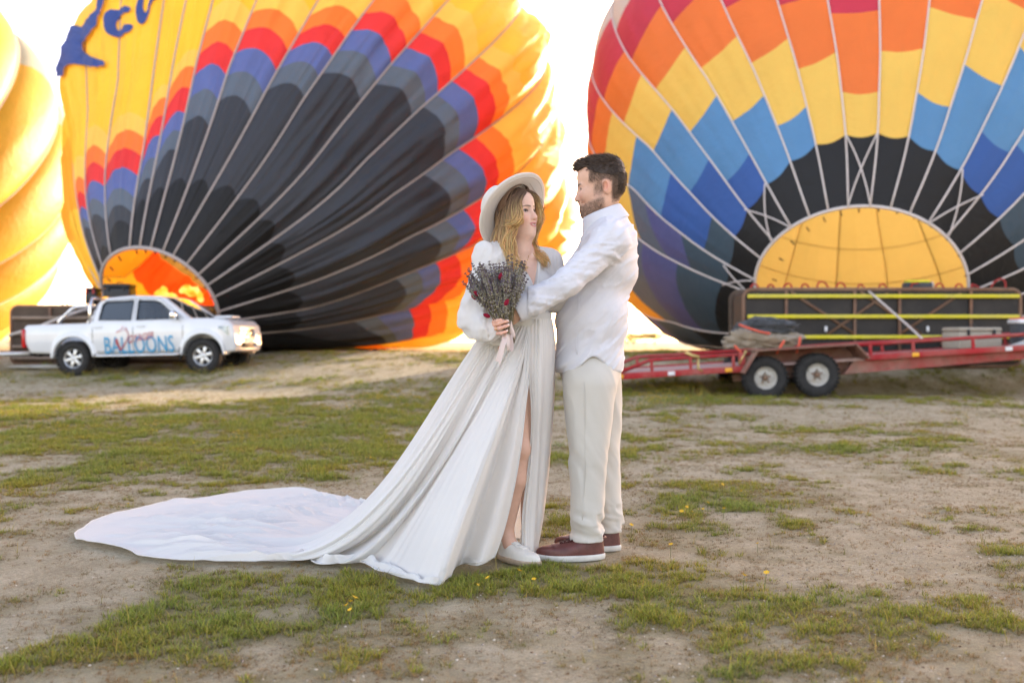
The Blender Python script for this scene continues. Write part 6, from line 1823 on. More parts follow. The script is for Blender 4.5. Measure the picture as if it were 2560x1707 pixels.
# shoes
def shoe(parent, base, heel, toe_dir, L, m_up, m_sole, m_lace, name='shoe', high=.085, nlace=6):
    """low sneaker; heel = ground point under the heel, toe_dir = horizontal pointing direction"""
    d = np.array((toe_dir[0], toe_dir[1], 0.0)); d /= np.linalg.norm(d); l = np.cross((0, 0, 1), d)
    s = L / .30
    def outline(g=0.0, n=40):
        t = np.linspace(0, 2 * math.pi, n, endpoint=False)
        x = .15 - .155 * np.cos(t); wgt = .043 + .011 * np.sin((x / .30) * math.pi * 1.25 - .6)
        y = np.sin(t) * wgt
        x = np.where(np.cos(t) > 0, .15 - .150 * np.abs(np.cos(t)) ** .75, .15 + .155 * np.abs(np.cos(t)) ** .85)
        return np.stack([x + np.sign(x - .15) * g, y + np.sign(y) * g], -1) * s
    Fu = Field((-.03 * s, -.075 * s, .0), (.33 * s, .075 * s, .15 * s), .0035); Fu.pad = .03
    Fu.add(Fu.ell(np.array((.225, 0, .026)) * s, np.array((.092, .060, .040)) * s), .01)
    Fu.add(Fu.ell(np.array((.12, 0, .040)) * s, np.array((.105, .052, .048)) * s), .03)
    Fu.add(Fu.cone(np.array((.045, 0, .045)) * s, np.array((.10, 0, .060)) * s, .048 * s, .042 * s), .02)
    Fu.add(Fu.cone(np.array((.030, 0, .030)) * s, np.array((.032, 0, .074)) * s, .046 * s, .036 * s), .02)
    Fu.cut(Fu.ell(np.array((.055, 0, .125)) * s, np.array((.055, .030, .050)) * s), .01)
    ol = outline(-.0015)
    po = sd_poly(Fu.X[:, :, 0], Fu.Y[:, :, 0], ol)[:, :, None] + .10 * np.clip(Fu.Z - .03 * s, 0, 1)
    Fu.f = smax(Fu.f, po.astype(np.float32), .010)
    Fu.f = smax(Fu.f, (.014 * s - Fu.Z).astype(np.float32), .004)
    v, f = Fu.mesh()
    def ztop(x, y):
        i_ = int(np.clip(round((x * s - Fu.lo[0]) / Fu.h), 0, Fu.f.shape[0] - 1)); j_ = int(np.clip(round((y * s - Fu.lo[1]) / Fu.h), 0, Fu.f.shape[1] - 1))
        k_ = np.where(Fu.f[i_, j_] < 0)[0]
        return (Fu.lo[2] + (k_.max() + .6) * Fu.h) / s if len(k_) else .03
    T = lambda q: np.asarray(q)[:, :1] * d + np.asarray(q)[:, 1:2] * l + np.asarray(q)[:, 2:3] * np.array((0, 0, 1)) + heel
    up = obj(name, T(v), f, m_up, parent, base)
    rows = []
    for z, g in ((.0, -.002), (.004, .0015), (.018, .0025), (.025, .0020), (.027, -.003)):
        o_ = outline(g); toe = np.clip((o_[:, 0] - .22 * s) / (.08 * s), 0, 1); rows.append(np.column_stack([o_, np.full(len(o_), z * s) + toe ** 2 * .004 * s]))
    n = 40; V = np.concatenate(rows)
    F_ = [(i * n + k, i * n + (k + 1) % n, (i + 1) * n + (k + 1) % n, (i + 1) * n + k) for i in range(4) for k in range(n)] + [tuple(range(n))[::-1], tuple(4 * n + k for k in range(n))]
    obj('sole', T(V), F_, m_sole, up, base)
    zz = lambda x, y: (x, y, ztop(x, y) + .0015)
    tg = [zz(x, y) for x in np.linspace(.100, .205, 8) for y in (-.019, 0, .019)]
    for k in range(nlace):
        x = .108 + .0165 * k
        pts = [zz(x - .004, -.024 + .001 * k), zz(x, -.010), zz(x + .003, .008), zz(x + .007, .024 - .001 * k)]
        v, f_ = tube(T(np.array(pts) * s), .0044 * s, 5); obj('lace', v, f_, m_lace, up, base)
        pts = [zz(x + .007, -.024 + .001 * k), zz(x + .003, -.008), zz(x, .010), zz(x - .004, .024 - .001 * k)]
        v, f_ = tube(T(np.array(pts) * s), .0042 * s, 5); obj('lace', v, f_, m_lace, up, base)
    z1 = ztop(.104, 0)
    for q in (1, -1):
        pts = [(.104, 0, z1 + .004), (.092, q * .014, z1 + .014), (.100, q * .032, z1 + .004), (.114, q * .022, ztop(.114, q * .022) + .004)]
        v, f_ = tube(T(np.array(pts) * s), .003 * s, 5); obj('lace', v, f_, m_lace, up, base)
    # stitched edge of the toe cap
    pts = [zz(.222 + .010 * math.cos(a), .040 * math.sin(a)) for a in np.linspace(-1.3, 1.3, 11)]
    v, f_ = tube(T(np.array(pts) * s), .0016 * s, 4); obj('toe_seam', v, f_, m_up, up, base)
    v, f_ = tube(T(np.array([(.07, -.030, .085), (.03, -.033, .092), (.0, -.015, .098), (.0, .015, .098), (.03, .033, .092), (.07, .030, .085)]) * s), .006 * s, 6); obj('heel_collar', v, f_, m_up, up, base)
    return up
gz = lambda p: np.array((p[0], p[1], float(ground_h(p[0], p[1])) + .004))
hn = P(1512, 1400, 4.46); shoe(man, man_base, gz(hn), (-1, -.10), .308, M_leather, M_sole, M_blace)
hf_ = P(1552, 1380, 4.64); shoe(man, man_base, gz(hf_), (-1, .08), .308, M_leather, M_sole, M_blace)
# ======================================================== woman
cfp = lambda x, y, Y: P(1180 + x / 6.03, 420 + y / 6.03, Y)
WY = 4.42
w_f = np.array((.775, -.60, .18)); w_f /= np.linalg.norm(w_f)
w_u = np.array((-.12, .02, 1.0))
Rw = rotm(w_f, w_u)
SW = 0.98
eye_mid_loc = np.array((.079, 0, -.010)) * SW
w_org = cfp(872, 637, 4.345) - Rw @ eye_mid_loc
hv, hf, hc, hRw, weye = place_head('w', w_org, w_f, w_u, SW)
wparts = [(hv, hf, hc)]
tf_ = np.array((.56, -.83, 0.0)); tf_ /= np.linalg.norm(tf_); tl_ = np.cross((0, 0, 1), tf_)       # torso forward, left
TR = np.stack([tl_, tf_, np.array((0, 0, 1.0))], 1)
ctr = np.array((P(1303, 700, WY)[0], WY))
def tp(lat, fwd, z): return np.array((ctr[0] + lat * tl_[0] + fwd * tf_[0], ctr[1] + lat * tl_[1] + fwd * tf_[1], z))
zs = P(0, 652, WY)[2]; zw = P(0, 790, WY)[2]
r_sh = tp(-.158, .005, zs); l_sh = tp(.150, .0, zs - .002)
r_el = P(1190, 792, 4.26); r_wr = P(1234, 820, 4.165)
l_el = P(1392, 745, 4.50); l_wr = P(1440, 700, 4.40)
Fw = Field((-.30, 4.05, .93), (.36, 4.72, 1.50), .006); Fw.pad = .06
def w_torso(F, g):
    F.add(F.ell(tp(0, -.005, zs - .10), np.array((.135 + g, .088 + g, .15 + g)), TR), .03)
    F.add(F.ell(tp(0, .005, zw + .03), np.array((.112 + g, .085 + g, .12 + g)), TR), .05)
    F.add(F.ell(tp(0, .0, zw - .12), np.array((.150 + g, .105 + g, .13 + g)), TR), .05)
    for s in (-1, 1):
        F.add(F.ell(tp(s * .066, .066, zs - .125), np.array((.056 + g, .050 + g, .058 + g)), TR), .03)
    F.add(F.cone(tp(0, -.02, zs + .035), r_sh, .050 + g * .5, .050 + g), .04); F.add(F.cone(tp(0, -.02, zs + .035), l_sh, .050 + g * .5, .048 + g), .04)
w_torso(Fw, 0)
nb = Rw @ np.array((-.022, 0, -.10)) * SW + w_org
Fw.add(Fw.cone(nb, tp(0, -.005, zs + .03), .047, .058), .03)
Fw.add(Fw.cone(r_sh, r_el, .045, .036), .03); Fw.add(Fw.cone(r_el, r_wr, .036, .025), .02)
Fw.add(Fw.cone(l_sh, l_el, .045, .036), .03)
# collar bones
for s in (-1, 1): Fw.add(Fw.cone(tp(s * .014, .062, zs + .012), tp(s * .11, .035, zs + .030), .008, .007), .012)
v, f = Fw.mesh(); wparts.append((v, f, SKIN_W))
# legs
Fl = Field((-.22, 4.2, .03), (.24, 4.75, 1.02), .007); Fl.pad = .05
r_hip = P(1296, 935, 4.40); r_kn = P(1300, 1123, 4.375); r_an = P(1266, 1330, 4.425)
Fl.add(Fl.cone(r_hip, r_kn, .078, .045), .03); Fl.add(Fl.cone(r_kn, r_kn + (r_an - r_kn) * .35, .044, .047), .02); Fl.add(Fl.cone(r_kn + (r_an - r_kn) * .35, r_an, .047, .029), .03); Fl.add(Fl.ell(r_kn + (0.004, -.018, .01), (.036, .034, .045)), .02)
Fl.add(Fl.cone(r_an, r_an + (0.02, -.02, -.06), .030, .034), .02)
Fl.add(Fl.cone(P(1330, 935, 4.50), P(1325, 1130, 4.52), .085, .050), .03); Fl.add(Fl.cone(P(1325, 1130, 4.52), P(1322, 1350, 4.58), .048, .034), .02)
v, f = Fl.mesh(); wparts.append((v, f, SKIN_W * (.92, .88, .86)))
# right hand round the stems
chp = lambda x, y, Y: P(1140 + x / 5.6, 640 + y / 5.6, Y)
Fh = Field((-.115, 4.06, .965), (.02, 4.22, 1.085), .0024); Fh.pad = .02
Fh.add(Fh.cone(chp(430, 1010, 4.175), chp(515, 1000, 4.155), .024, .023), .01)
Fh.add(Fh.ell(chp(548, 990, 4.146), (.024, .015, .037), rotm((.95, -.1, .25), (-.25, 0, 1))), .012)
fing = [((528, 925), (580, 905), (622, 897), (655, 903)), ((530, 965), (600, 945), (670, 920), (722, 910)), ((545, 1022), (615, 1010), (685, 985), (732, 968)), ((572, 1080), (630, 1082), (675, 1065), (712, 1050))]
for i, pl in enumerate(fing):
    ys = (4.128, 4.098, 4.098, 4.116)
    finger(Fh, [chp(x, y, yy) for (x, y), yy in zip(pl, ys)], .0088 if i < 3 else .0078, .0068 if i < 3 else .0060, .003)
finger(Fh, [chp(540, 950, 4.160), chp(600, 905, 4.178), chp(655, 880, 4.178)], .0105, .0075, .004)
v, f = Fh.mesh(); wparts.append((v, f, SKIN_W * (1.0, .88, .86)))
bv, bf, bc = joined(wparts)
w_base = np.array((ctr[0], ctr[1], 0.0))
woman = obj('person', bv, bf, M_skin, None, w_base, colors=bc)
woman.location = w_base.tolist()
tag(woman, 'woman in long white wedding dress and cream hat holding a lavender bouquet', 'person')
for s in (-1, 1):
    c = hRw @ (np.array((weye[0] - .0012, s * weye[1], weye[2])) * SW) + w_org
    v, f, c_ = eyeball(c, .0118, hRw @ np.array((.96, -.22, .06)), False); obj('eye', v, f, M_eye, woman, w_base, colors=c_)
M_nail = mat_plain('nail_varnish', (0.70, 0.55, 0.50), 0.2, var=0.02)
for i, pl in enumerate(fing):
    a = chp(*pl[2], 4.098); b_ = chp(*pl[3], 4.114); d = (b_ - a); d /= np.linalg.norm(d)
    o = b_ + np.array((0, -.0058, .0018)); e2 = np.cross(d, (0, 1, 0)); e2 /= np.linalg.norm(e2)
    Rn = np.stack([d, np.cross(e2, d), e2], 1)
    v, f_ = box(*(o + d * .001), .0125, .0028, .0085, .0012, Rn); obj('nail', v, f_, M_nail, woman, w_base)
a = chp(*fing[2][0], 4.128); b_ = chp(*fing[2][1], 4.098); m_ = a + (b_ - a) * .55; d = (b_ - a) / np.linalg.norm(b_ - a)
u_ = np.cross(d, (0, 0, 1)); u_ /= np.linalg.norm(u_); w_ = np.cross(d, u_); t = np.linspace(0, 2 * math.pi, 24, endpoint=False)
v, f_ = tube(m_ + np.cos(t)[:, None] * u_ * .0092 + np.sin(t)[:, None] * w_ * .0092, .0017, 6, closed=True); obj('ring', v, f_, M_goldj, woman, w_base)

# ---- bodice with long full sleeves
Fd = Field((-.34, 3.98, .95), (.38, 4.76, 1.46), .0052); Fd.pad = .06
w_torso(Fd, .011)
# gathered puff sleeves
Fd.add(Fd.ell(r_sh + (-.012, -.005, -.005), (.066, .066, .062)), .03)
Fd.add(Fd.cone(r_sh, r_el + (.012, 0, .03), .064, .074), .04); Fd.add(Fd.ell(r_el + (-.006, .0, -.005), (.068, .066, .070)), .04)
Fd.add(Fd.cone(r_el + (.012, 0, -.012), r_wr + (-.028, .004, -.002), .066, .056), .035); Fd.add(Fd.cone(r_wr + (-.03, .004, 0), r_wr + (-.002, 0, .0), .050, .030), .02)
Fd.add(Fd.ell(r_el + (.018, -.005, -.055), (.050, .045, .030)), .035)
Fd.add(Fd.cone(l_sh, l_el, .056, .064), .04); Fd.add(Fd.cone(l_el, l_wr, .06, .045), .03)
X, Y_, Z = Fd.X, Fd.Y, Fd.Z
lat = (X - ctr[0]) * tl_[0] + (Y_ - ctr[1]) * tl_[1]; fwd = (X - ctr[0]) * tf_[0] + (Y_ - ctr[1]) * tf_[1]
# gathers: fine vertical pleats from the shoulder seams and above the waist, loose folds on the sleeves
pl1 = np.sin(lat * 330 + 2.5 * np.sin(Z * 30)) * .0016 * (smoothstep(zs - .09, zs - .01, Z) + smoothstep(zw + .10, zw + .01, Z)) * (np.abs(lat) < .16)
slv = smoothstep(-.10, -.135, lat)
ar = np.arctan2(Y_ - r_el[1], X - r_el[0])
w1 = np.abs(fbm((X * .5 + Z) * 9, (X - Z * .5) * 14 + Y_ * 6, 91, 3) - .5) - .15
w2 = np.abs(fbm((X * .9 - Z * .4) * 10 + Y_ * 8, (Z + X * .4) * 5, 93, 3) - .5) - .15
Fd.f += (pl1 + slv * (.055 * w1 + .050 * w2)).astype(np.float32)
# deep V neck, open from the front; hollow at the neck; cut at the waist
z0 = P(0, 722, 4.33)[2]
vneck = np.abs(lat + .004) - np.clip((Z - z0) * .40, -.02, .088)
vcut = smax(vneck, .02 - fwd, .005)
Fd.f = np.maximum(Fd.f, -vcut.astype(np.float32))
Fd.cut(Fd.ell(tp(0, -.02, zs + .075), np.array((.070, .066, .055)), TR), .008)
Fd.f = smax(Fd.f, (zw - .035 - Z - .02 * np.abs(lat) - 1.0 * slv).astype(np.float32), .006)
v, f = Fd.mesh()
bod = obj('dress_bodice', v, f, M_dress, woman, w_base)
# crossed neckline bands
for s in (-1, 1):
    pts = []
    for t in np.linspace(0, 1, 12):
        z = z0 + .006 + (zs + .045 - z0) * t; la = s * (.006 + .40 * (z - z0)) - .004
        p0 = tp(la + s * .004, .30, z); pts.append(on_field(Fd, p0, -tf_, .4))
    pts = np.array(pts)
    pts[1:-1] = .25 * pts[:-2] + .5 * pts[1:-1] + .25 * pts[2:]
    v, f_ = tube(pts, .0085, 8, flat=.5, up=tuple(tf_)); obj('neckline_band', v, f_, M_dress, bod, w_base)
# waistband
t = np.linspace(0, 2 * math.pi, 64, endpoint=False)
rows = []
for z, g in ((zw - .045, .016), (zw - .04, .022), (zw - .01, .018), (zw + .012, .020), (zw + .018, .012)):
    rows.append(np.array([tp(math.sin(a) * (.124 + g), math.cos(a) * (.096 + g) + .004, z) for a in t]))
V = np.concatenate(rows); n = 64
obj('waistband', V, [(i * n + k, i * n + (k + 1) % n, (i + 1) * n + (k + 1) % n, (i + 1) * n + k) for i in range(4) for k in range(n)], M_dress, bod, w_base)

# ---- skirt with its long train (left and back), from the slit round to the back
def gpx(x, y):
    """ground point under a view pixel"""
    v_ = y * 1.08844; Y = CAM[2] * FPX / (v_ - 853.5); X = (x * 1.08844 - 1280) / FPX * Y
    return np.array((X, Y))
hem_px = [(1060, 1312), (990, 1351), (940, 1341), (870, 1319), (810, 1301), (740, 1306), (700, 1282), (640, 1298), (540, 1298), (410, 1295), (330, 1286), (250, 1266), (172, 1246), (186, 1222), (240, 1196), (330, 1173), (390, 1160), (470, 1150), (560, 1136), (620, 1133), (690, 1132), (745, 1140), (800, 1151)]
H = [np.array((P(1236, 1398, 4.21)[0], 4.21)), np.array((P(1195, 1408, 4.13)[0], 4.13))] + [gpx(*p) for p in hem_px] + [np.array(p) for p in ((-.74, 5.85), (-.50, 5.55), (-.26, 5.25), (-.06, 5.02), (.05, 4.84))]
H = np.array(H)
sH = np.concatenate([[0], np.cumsum(np.linalg.norm(np.diff(H, axis=0), axis=1) ** .75)]); sH /= sH[-1]
NA = 560
aa = np.linspace(0, 1, NA)
# smooth interpolation of the hem
def catmull(xs, ys, x):
    m = np.gradient(ys, xs, axis=0); i = np.clip(np.searchsorted(xs, x) - 1, 0, len(xs) - 2)
    h = (xs[i + 1] - xs[i])[:, None]; t = ((x - xs[i]) / h[:, 0])[:, None]
    return (2 * t ** 3 - 3 * t ** 2 + 1) * ys[i] + (t ** 3 - 2 * t ** 2 + t) * h * m[i] + (-2 * t ** 3 + 3 * t ** 2) * ys[i + 1] + (t ** 3 - t ** 2) * h * m[i + 1]
Ha = catmull(sH, H, aa)
th0 = math.radians(-68); th1 = math.radians(-68 - 208)
th = th0 + (th1 - th0) * (0.35 * aa + .65 * smoothstep(0, 1, aa))
wc = tp(0, .004, zw - .035)
wx = .138; wyy = .112
Wp = np.stack([wc[0] + wx * np.cos(th), wc[1] + wyy * np.sin(th), np.full(NA, zw - .030)], -1)
O2 = wc[:2]
vec = Ha - Wp[:, :2]; dist = np.linalg.norm(vec, axis=1); dirr = vec / dist[:, None]
hip = np.stack([np.cos(th), np.sin(th)], -1)
Td = np.minimum(dist * .93, 1.02 + .22 * smoothstep(.45, .8, aa))
Td = np.where(aa < .14, dist * np.interp(aa, (0, .14), (1.0, .93)), Td)
TD = Wp[:, :2] + dirr * Td[:, None]
flat = smoothstep(.55, 1.1, dist)
# first leave the hip, then swing toward the hem
C1 = np.concatenate([Wp[:, :2] + hip * .055 * (1 - flat)[:, None] + (.06 + .10 * flat)[:, None] * dirr, (zw - .03 - .12 - .10 * (1 - flat))[:, None]], 1)
C2 = np.concatenate([TD - dirr * (.10 + .42 * flat)[:, None] * np.minimum(1, Td / .6)[:, None], (.22 * (1 - flat) + .02)[:, None]], 1)
gH = ground_h(Ha[:, 0], Ha[:, 1]); gT = ground_h(TD[:, 0], TD[:, 1])
zend = np.interp(aa, (0, .03, .06), (.05, .03, .012))
TDz = np.concatenate([TD, (gT + zend + .010 * flat)[:, None]], 1)
HH = np.concatenate([Ha, (gH + zend)[:, None]], 1)
NBh = 74; NBl = 66
rows = []
for i in range(NBh):
    t = i / NBh
    rows.append((1 - t) ** 3 * Wp + 3 * (1 - t) ** 2 * t * C1 + 3 * (1 - t) * t * t * C2 + t ** 3 * TDz)
lay = np.linspace(0, 1, NBl)
for s_ in lay:
    q = TDz + (HH - TDz) * s_
    rows.append(q)
S = np.stack(rows, 1)                      # NA x NB x 3
NBt = S.shape[1]
bb = np.concatenate([np.linspace(0, .56, NBh, endpoint=False), .56 + .44 * lay])
BBg, AAg = np.meshgrid(bb, aa)
# folds: ridges running from waist to hem, drawn by angle; broad ones low, gathers near the waist
def folds(a, freq, seed, sharp=1.0):
    n = vnoise(a * freq, a * 0 + .5, seed)
    return n
drift = .030 * (fbm(AAg * 5, BBg * 2.0, 7, 2) - .5)
a1 = AAg + drift
big = vnoise(a1 * 24, BBg * 1.2, 101) - .5
mid = vnoise(a1 * 52, BBg * 1.6, 103) - .5
fin = vnoise(a1 * 150, BBg * 2.0, 107) - .5
hang = smoothstep(.03, .30, BBg) * (1 - smoothstep(.50, .72, BBg))
topg = smoothstep(.0, .02, BBg) * (1 - smoothstep(.08, .34, BBg))
ground_part = smoothstep(.50, .70, BBg)
frontw = smoothstep(.40, .10, AAg)
distg = dist[:, None]
amp = hang * (.056 * (1 - .70 * frontw)) * smoothstep(.2, .9, distg + .25)
# ridged, softly rounded folds
rid = lambda q: (np.abs(q) * -2 + .5)
disp = amp * (1.10 * big + .55 * mid) + topg * .016 * (vnoise(a1 * 190, BBg * .8, 111) - .5) + hang * .010 * fin
rdg = lambda q, p: (1 - np.clip(np.abs(q) * 2, 0, 1)) ** p
lie = ground_part * smoothstep(1.02, .78, BBg) * (.034 * rdg(big * 1.2, 3) + .022 * rdg(mid, 3) + .008 * rdg(fin, 2)) + ground_part * .006
wander = fbm(S[..., 0] * 3.0, S[..., 1] * 7.0, 131, 3) - .5
sweep = fbm(S[..., 0] * 1.6 + S[..., 1] * .6, S[..., 1] * 9.0 - S[..., 0] * 2.2, 137, 3)
lie = lie + ground_part * (.030 * np.maximum(0, wander) + .050 * np.maximum(0, .16 - np.abs(sweep - .5)) / .16 * .8) * smoothstep(1.0, .82, BBg)
hemlift = smoothstep(.955, 1.0, BBg) * (.004 + .030 * np.maximum(0, vnoise(AAg * 44, AAg * 0, 117) - .55))
eb = np.array([(1320, 800, 4.315), (1321, 868, 4.29), (1321, 936, 4.275), (1313, 1010, 4.265), (1303, 1110, 4.26), (1287, 1212, 4.25), (1264, 1312, 4.24), (1236, 1398, 4.215)], float)
ebp = np.array([P(*q) for q in eb]); eb_t = np.concatenate([[0], np.cumsum(np.linalg.norm(np.diff(ebp, axis=0), axis=1))]); eb_t /= eb_t[-1]
own = np.concatenate([[0], np.cumsum(np.linalg.norm(np.diff(S[0], axis=0), axis=1))]); own /= own[-1]
EB = catmull(eb_t, ebp, own)
wE = smoothstep(.085, 0, aa)[:, None, None]
S = S + (EB - S[0])[None] * wE
N_ = grid_normals(S)
N_ *= np.where(N_[..., 2:3] < 0, -1, 1)
S2 = S + N_ * disp[..., None]
S2[..., 2] += (lie * .62 + hemlift) * (1 - .85 * smoothstep(.74, .84, AAg))
S2[..., 2] = np.maximum(S2[..., 2], ground_h(S2[..., 0], S2[..., 1]) + .008)
# ragged small waves along the hem line
wav = smoothstep(.93, 1.0, BBg) * (.020 * (vnoise(AAg * 90, AAg * 0, 119) - .5) + .03 * (vnoise(AAg * 30, AAg * 0, 121) - .5)) * smoothstep(.03, .10, AAg)
S2[..., :2] += (dirr[:, None, :] * wav[..., None])
gi, gj = np.meshgrid(np.arange(NA - 1), np.arange(NBt - 1), indexing='ij')
q0 = (gi * NBt + gj).ravel()
fq = np.stack([q0, q0 + NBt, q0 + NBt + 1, q0 + 1], -1)
train = obj('dress_train', S2.reshape(-1, 3), fq, M_dress, woman, w_base)
# hem edge, a thin rolled seam
ed = S2[:, -1].copy(); ed[:, 2] += .001
v, f_ = tube(ed, .0035, 5); obj('hem', v, f_, M_dress, train, w_base)
ed = S2[0, 6:].copy(); v, f_ = tube(ed, .0035, 5); obj('slit_edge', v, f_, M_dress, train, w_base)

# ---- right-hand skirt panel, from the slit round the right side to the back
zl_ = np.linspace(0, 1, 70)
cols = [  # polylines: (u, v, Y) from waist to hem
    [(1322, 798, 4.315), (1322, 860, 4.29), (1322, 936, 4.285), (1328, 1010, 4.31), (1328, 1091, 4.345), (1318, 1190, 4.37), (1306, 1290, 4.39), (1306, 1372, 4.40)],
    [(1340, 798, 4.312), (1340, 860, 4.285), (1338, 936, 4.28), (1338, 1010, 4.31), (1336, 1091, 4.35), (1331, 1190, 4.37), (1324, 1290, 4.39), (1322, 1393, 4.40)],
    [(1358, 798, 4.330), (1360, 860, 4.30), (1358, 936, 4.30), (1355, 1010, 4.33), (1350, 1091, 4.37), (1345, 1190, 4.40), (1340, 1290, 4.42), (1334, 1388, 4.43)],
    [(1372, 798, 4.37), (1379, 860, 4.36), (1378, 936, 4.38), (1374, 1010, 4.40), (1368, 1091, 4.43), (1360, 1190, 4.46), (1352, 1290, 4.48), (1342, 1370, 4.50)],
    [(1380, 798, 4.43), (1388, 860, 4.45), (1386, 936, 4.47), (1382, 1010, 4.49), (1375, 1091, 4.51), (1366, 1190, 4.54), (1355, 1290, 4.56), (1346, 1352, 4.58)],
    [(1372, 798, 4.50), (1376, 860, 4.56), (1374, 936, 4.60), (1370, 1010, 4.64), (1364, 1091, 4.68), (1358, 1190, 4.72), (1352, 1270, 4.78), (1346, 1330, 4.80)],
    [(1345, 798, 4.55), (1345, 860, 4.62), (1345, 936, 4.68), (1345, 1010, 4.74), (1345, 1091, 4.78), (1345, 1190, 4.82), (1345, 1250, 4.84), (1345, 1310, 4.86)]]
cl = np.array([[P(*q) for q in c] for c in cols])                      # 7 x 8 x 3
xs8 = np.linspace(0, 1, 8)
c70 = np.array([catmull(xs8, c, zl_) for c in cl])                      # 7 x 70 x 3
xs7 = np.linspace(0, 1, 7); us = np.linspace(0, 1, 110)
SP = np.stack([catmull(xs7, c70[:, j], us) for j in range(70)], 1)      # 110 x 70 x 3
Np = grid_normals(SP)
Np *= np.sign((Np[..., 0:1] * 1.0 + Np[..., 1:2] * -1.0)) + 1e-9
U_, V_ = np.meshgrid(us, zl_, indexing='ij')
dsp = .020 * (vnoise(U_ * 11 + .15 * V_, V_ * 1.3, 141) - .5) * smoothstep(.05, .4, V_) + .012 * (vnoise(U_ * 26, V_ * 1.6, 143) - .5) + .006 * (vnoise(U_ * 55, V_ * 1.0, 145) - .5) * smoothstep(.5, .1, V_)
dsp *= smoothstep(0, .04, U_) * .7 + .3
SP = SP + Np * dsp[..., None]
SP[..., 2] = np.maximum(SP[..., 2], ground_h(SP[..., 0], SP[..., 1]) + .008)
pan = obj('dress_side_panel', SP.reshape(-1, 3), grid_faces(110, 70), M_dress, woman, w_base)
v, f_ = tube(SP[0, 8:], .003, 5); obj('slit_edge', v, f_, M_dress, pan, w_base)

# ---- shoes
heel = P(1247, 1388, 4.47); shoe(woman, w_base, gz(heel), (.66, -.72), .262, M_wleather, M_gumsole, M_lace, nlace=6)
shoe(woman, w_base, gz((.07, 4.74)), (.05, -1.0), .255, M_wleather, M_gumsole, M_lace, nlace=6)

# ---- hat
hat_ax = np.array((-.71, .54, .45)); hat_ax /= np.linalg.norm(hat_ax)
hc_ = P(1283, 528, 4.42)
e1 = np.cross(hat_ax, (0, 0, 1)); e1 /= np.linalg.norm(e1); e2 = np.cross(hat_ax, e1)
MH = np.stack([e1, e2, hat_ax], 1)
prof = [(.190, -.004), (.192, .000), (.190, .005), (.165, .004), (.135, .006), (.112, .012), (.098, .024), (.094, .05), (.092, .085), (.086, .108), (.070, .122), (.045, .124), (.020, .118), (.0005, .116)]
prof_in = [(.0005, .110), (.045, .117), (.068, .115), (.082, .100), (.087, .08), (.089, .045), (.092, .020), (.106, .005), (.132, -.002), (.160, -.005), (.186, -.006), (.190, -.004)]
full = prof_in + prof[1:]
v, f_ = lathe(full, 64, None, cap=False)
ang = np.arctan2(v[:, 1], v[:, 0]); rr = np.hypot(v[:, 0], v[:, 1])
v[:, 2] += smoothstep(.10, .19, rr) * (.012 * np.cos(2 * ang + .6) - .010)
v[:, :2] *= (1 + .05 * np.cos(2 * ang))[:, None]
dent = np.exp(-((np.abs(ang) - 1.57) / .5) ** 2) * smoothstep(.06, .11, v[:, 2]) * (rr < .1)
v[:, :2] *= (1 - .14 * dent)[:, None]
v = v * 1.04 @ MH.T + hc_
hat = obj('hat', v, f_, M_felt, woman, w_base)
bandv, bandf = lathe([(.097, .014), (.1, .022), (.0965, .040), (.0945, .046)], 64, None, cap=False)
bandv[:, :2] *= (1 + .05 * np.cos(2 * np.arctan2(bandv[:, 1], bandv[:, 0])))[:, None] * 1.02
obj('hat_band', bandv @ MH.T + hc_, bandf, M_felt, hat, w_base)
edge_a = np.linspace(0, 2 * math.pi, 64, endpoint=False)
ep = np.stack([.180 * np.cos(edge_a), .180 * np.sin(edge_a), -.0055 + smoothstep(.10, .19, .18) * (.012 * np.cos(2 * edge_a + .6) - .010)], -1); ep[:, :2] *= (1 + .05 * np.cos(2 * edge_a))[:, None]
v, f_ = tube(ep @ MH.T + hc_, .0016, 5, closed=True); obj('brim_stitching', v, f_, M_felt, hat, w_base)

# ---- long wavy hair
rh = np.random.default_rng(12)
def lock(pts, r, n=16):
    pts = np.array(pts, float); m = len(pts)
    return catmull(np.linspace(0, 1, m), pts, np.linspace(0, 1, n))
HV = []; HF = []; HC = []; nvh = 0
def add_lock(path, r0, c_root, c_tip, tip=.25, root=.8, seg=5):
    global nvh
    n = len(path); t = np.linspace(0, 1, n)
    rad = r0 * (root + (1 - root) * smoothstep(0, .3, t)) * (1 - (1 - tip) * smoothstep(.7, 1, t))
    v, f_ = tube(path, rad, seg, cap=False, flat=.7)
    HV.append(v); HF.append(np.array(f_) + nvh); nvh += len(v)
    k = smoothstep(.05, .75, t)[:, None]
    c = np.asarray(c_root) * (1 - k) + np.asarray(c_tip) * k
    HC.append(np.repeat(c * rh.uniform(.75, 1.2), seg, 0))
ROOT = (.12, .070, .042); TIP = (.68, .43, .18)
def hl(x, y, z): return Rw @ (np.array((x, y, z)) * SW) + w_org
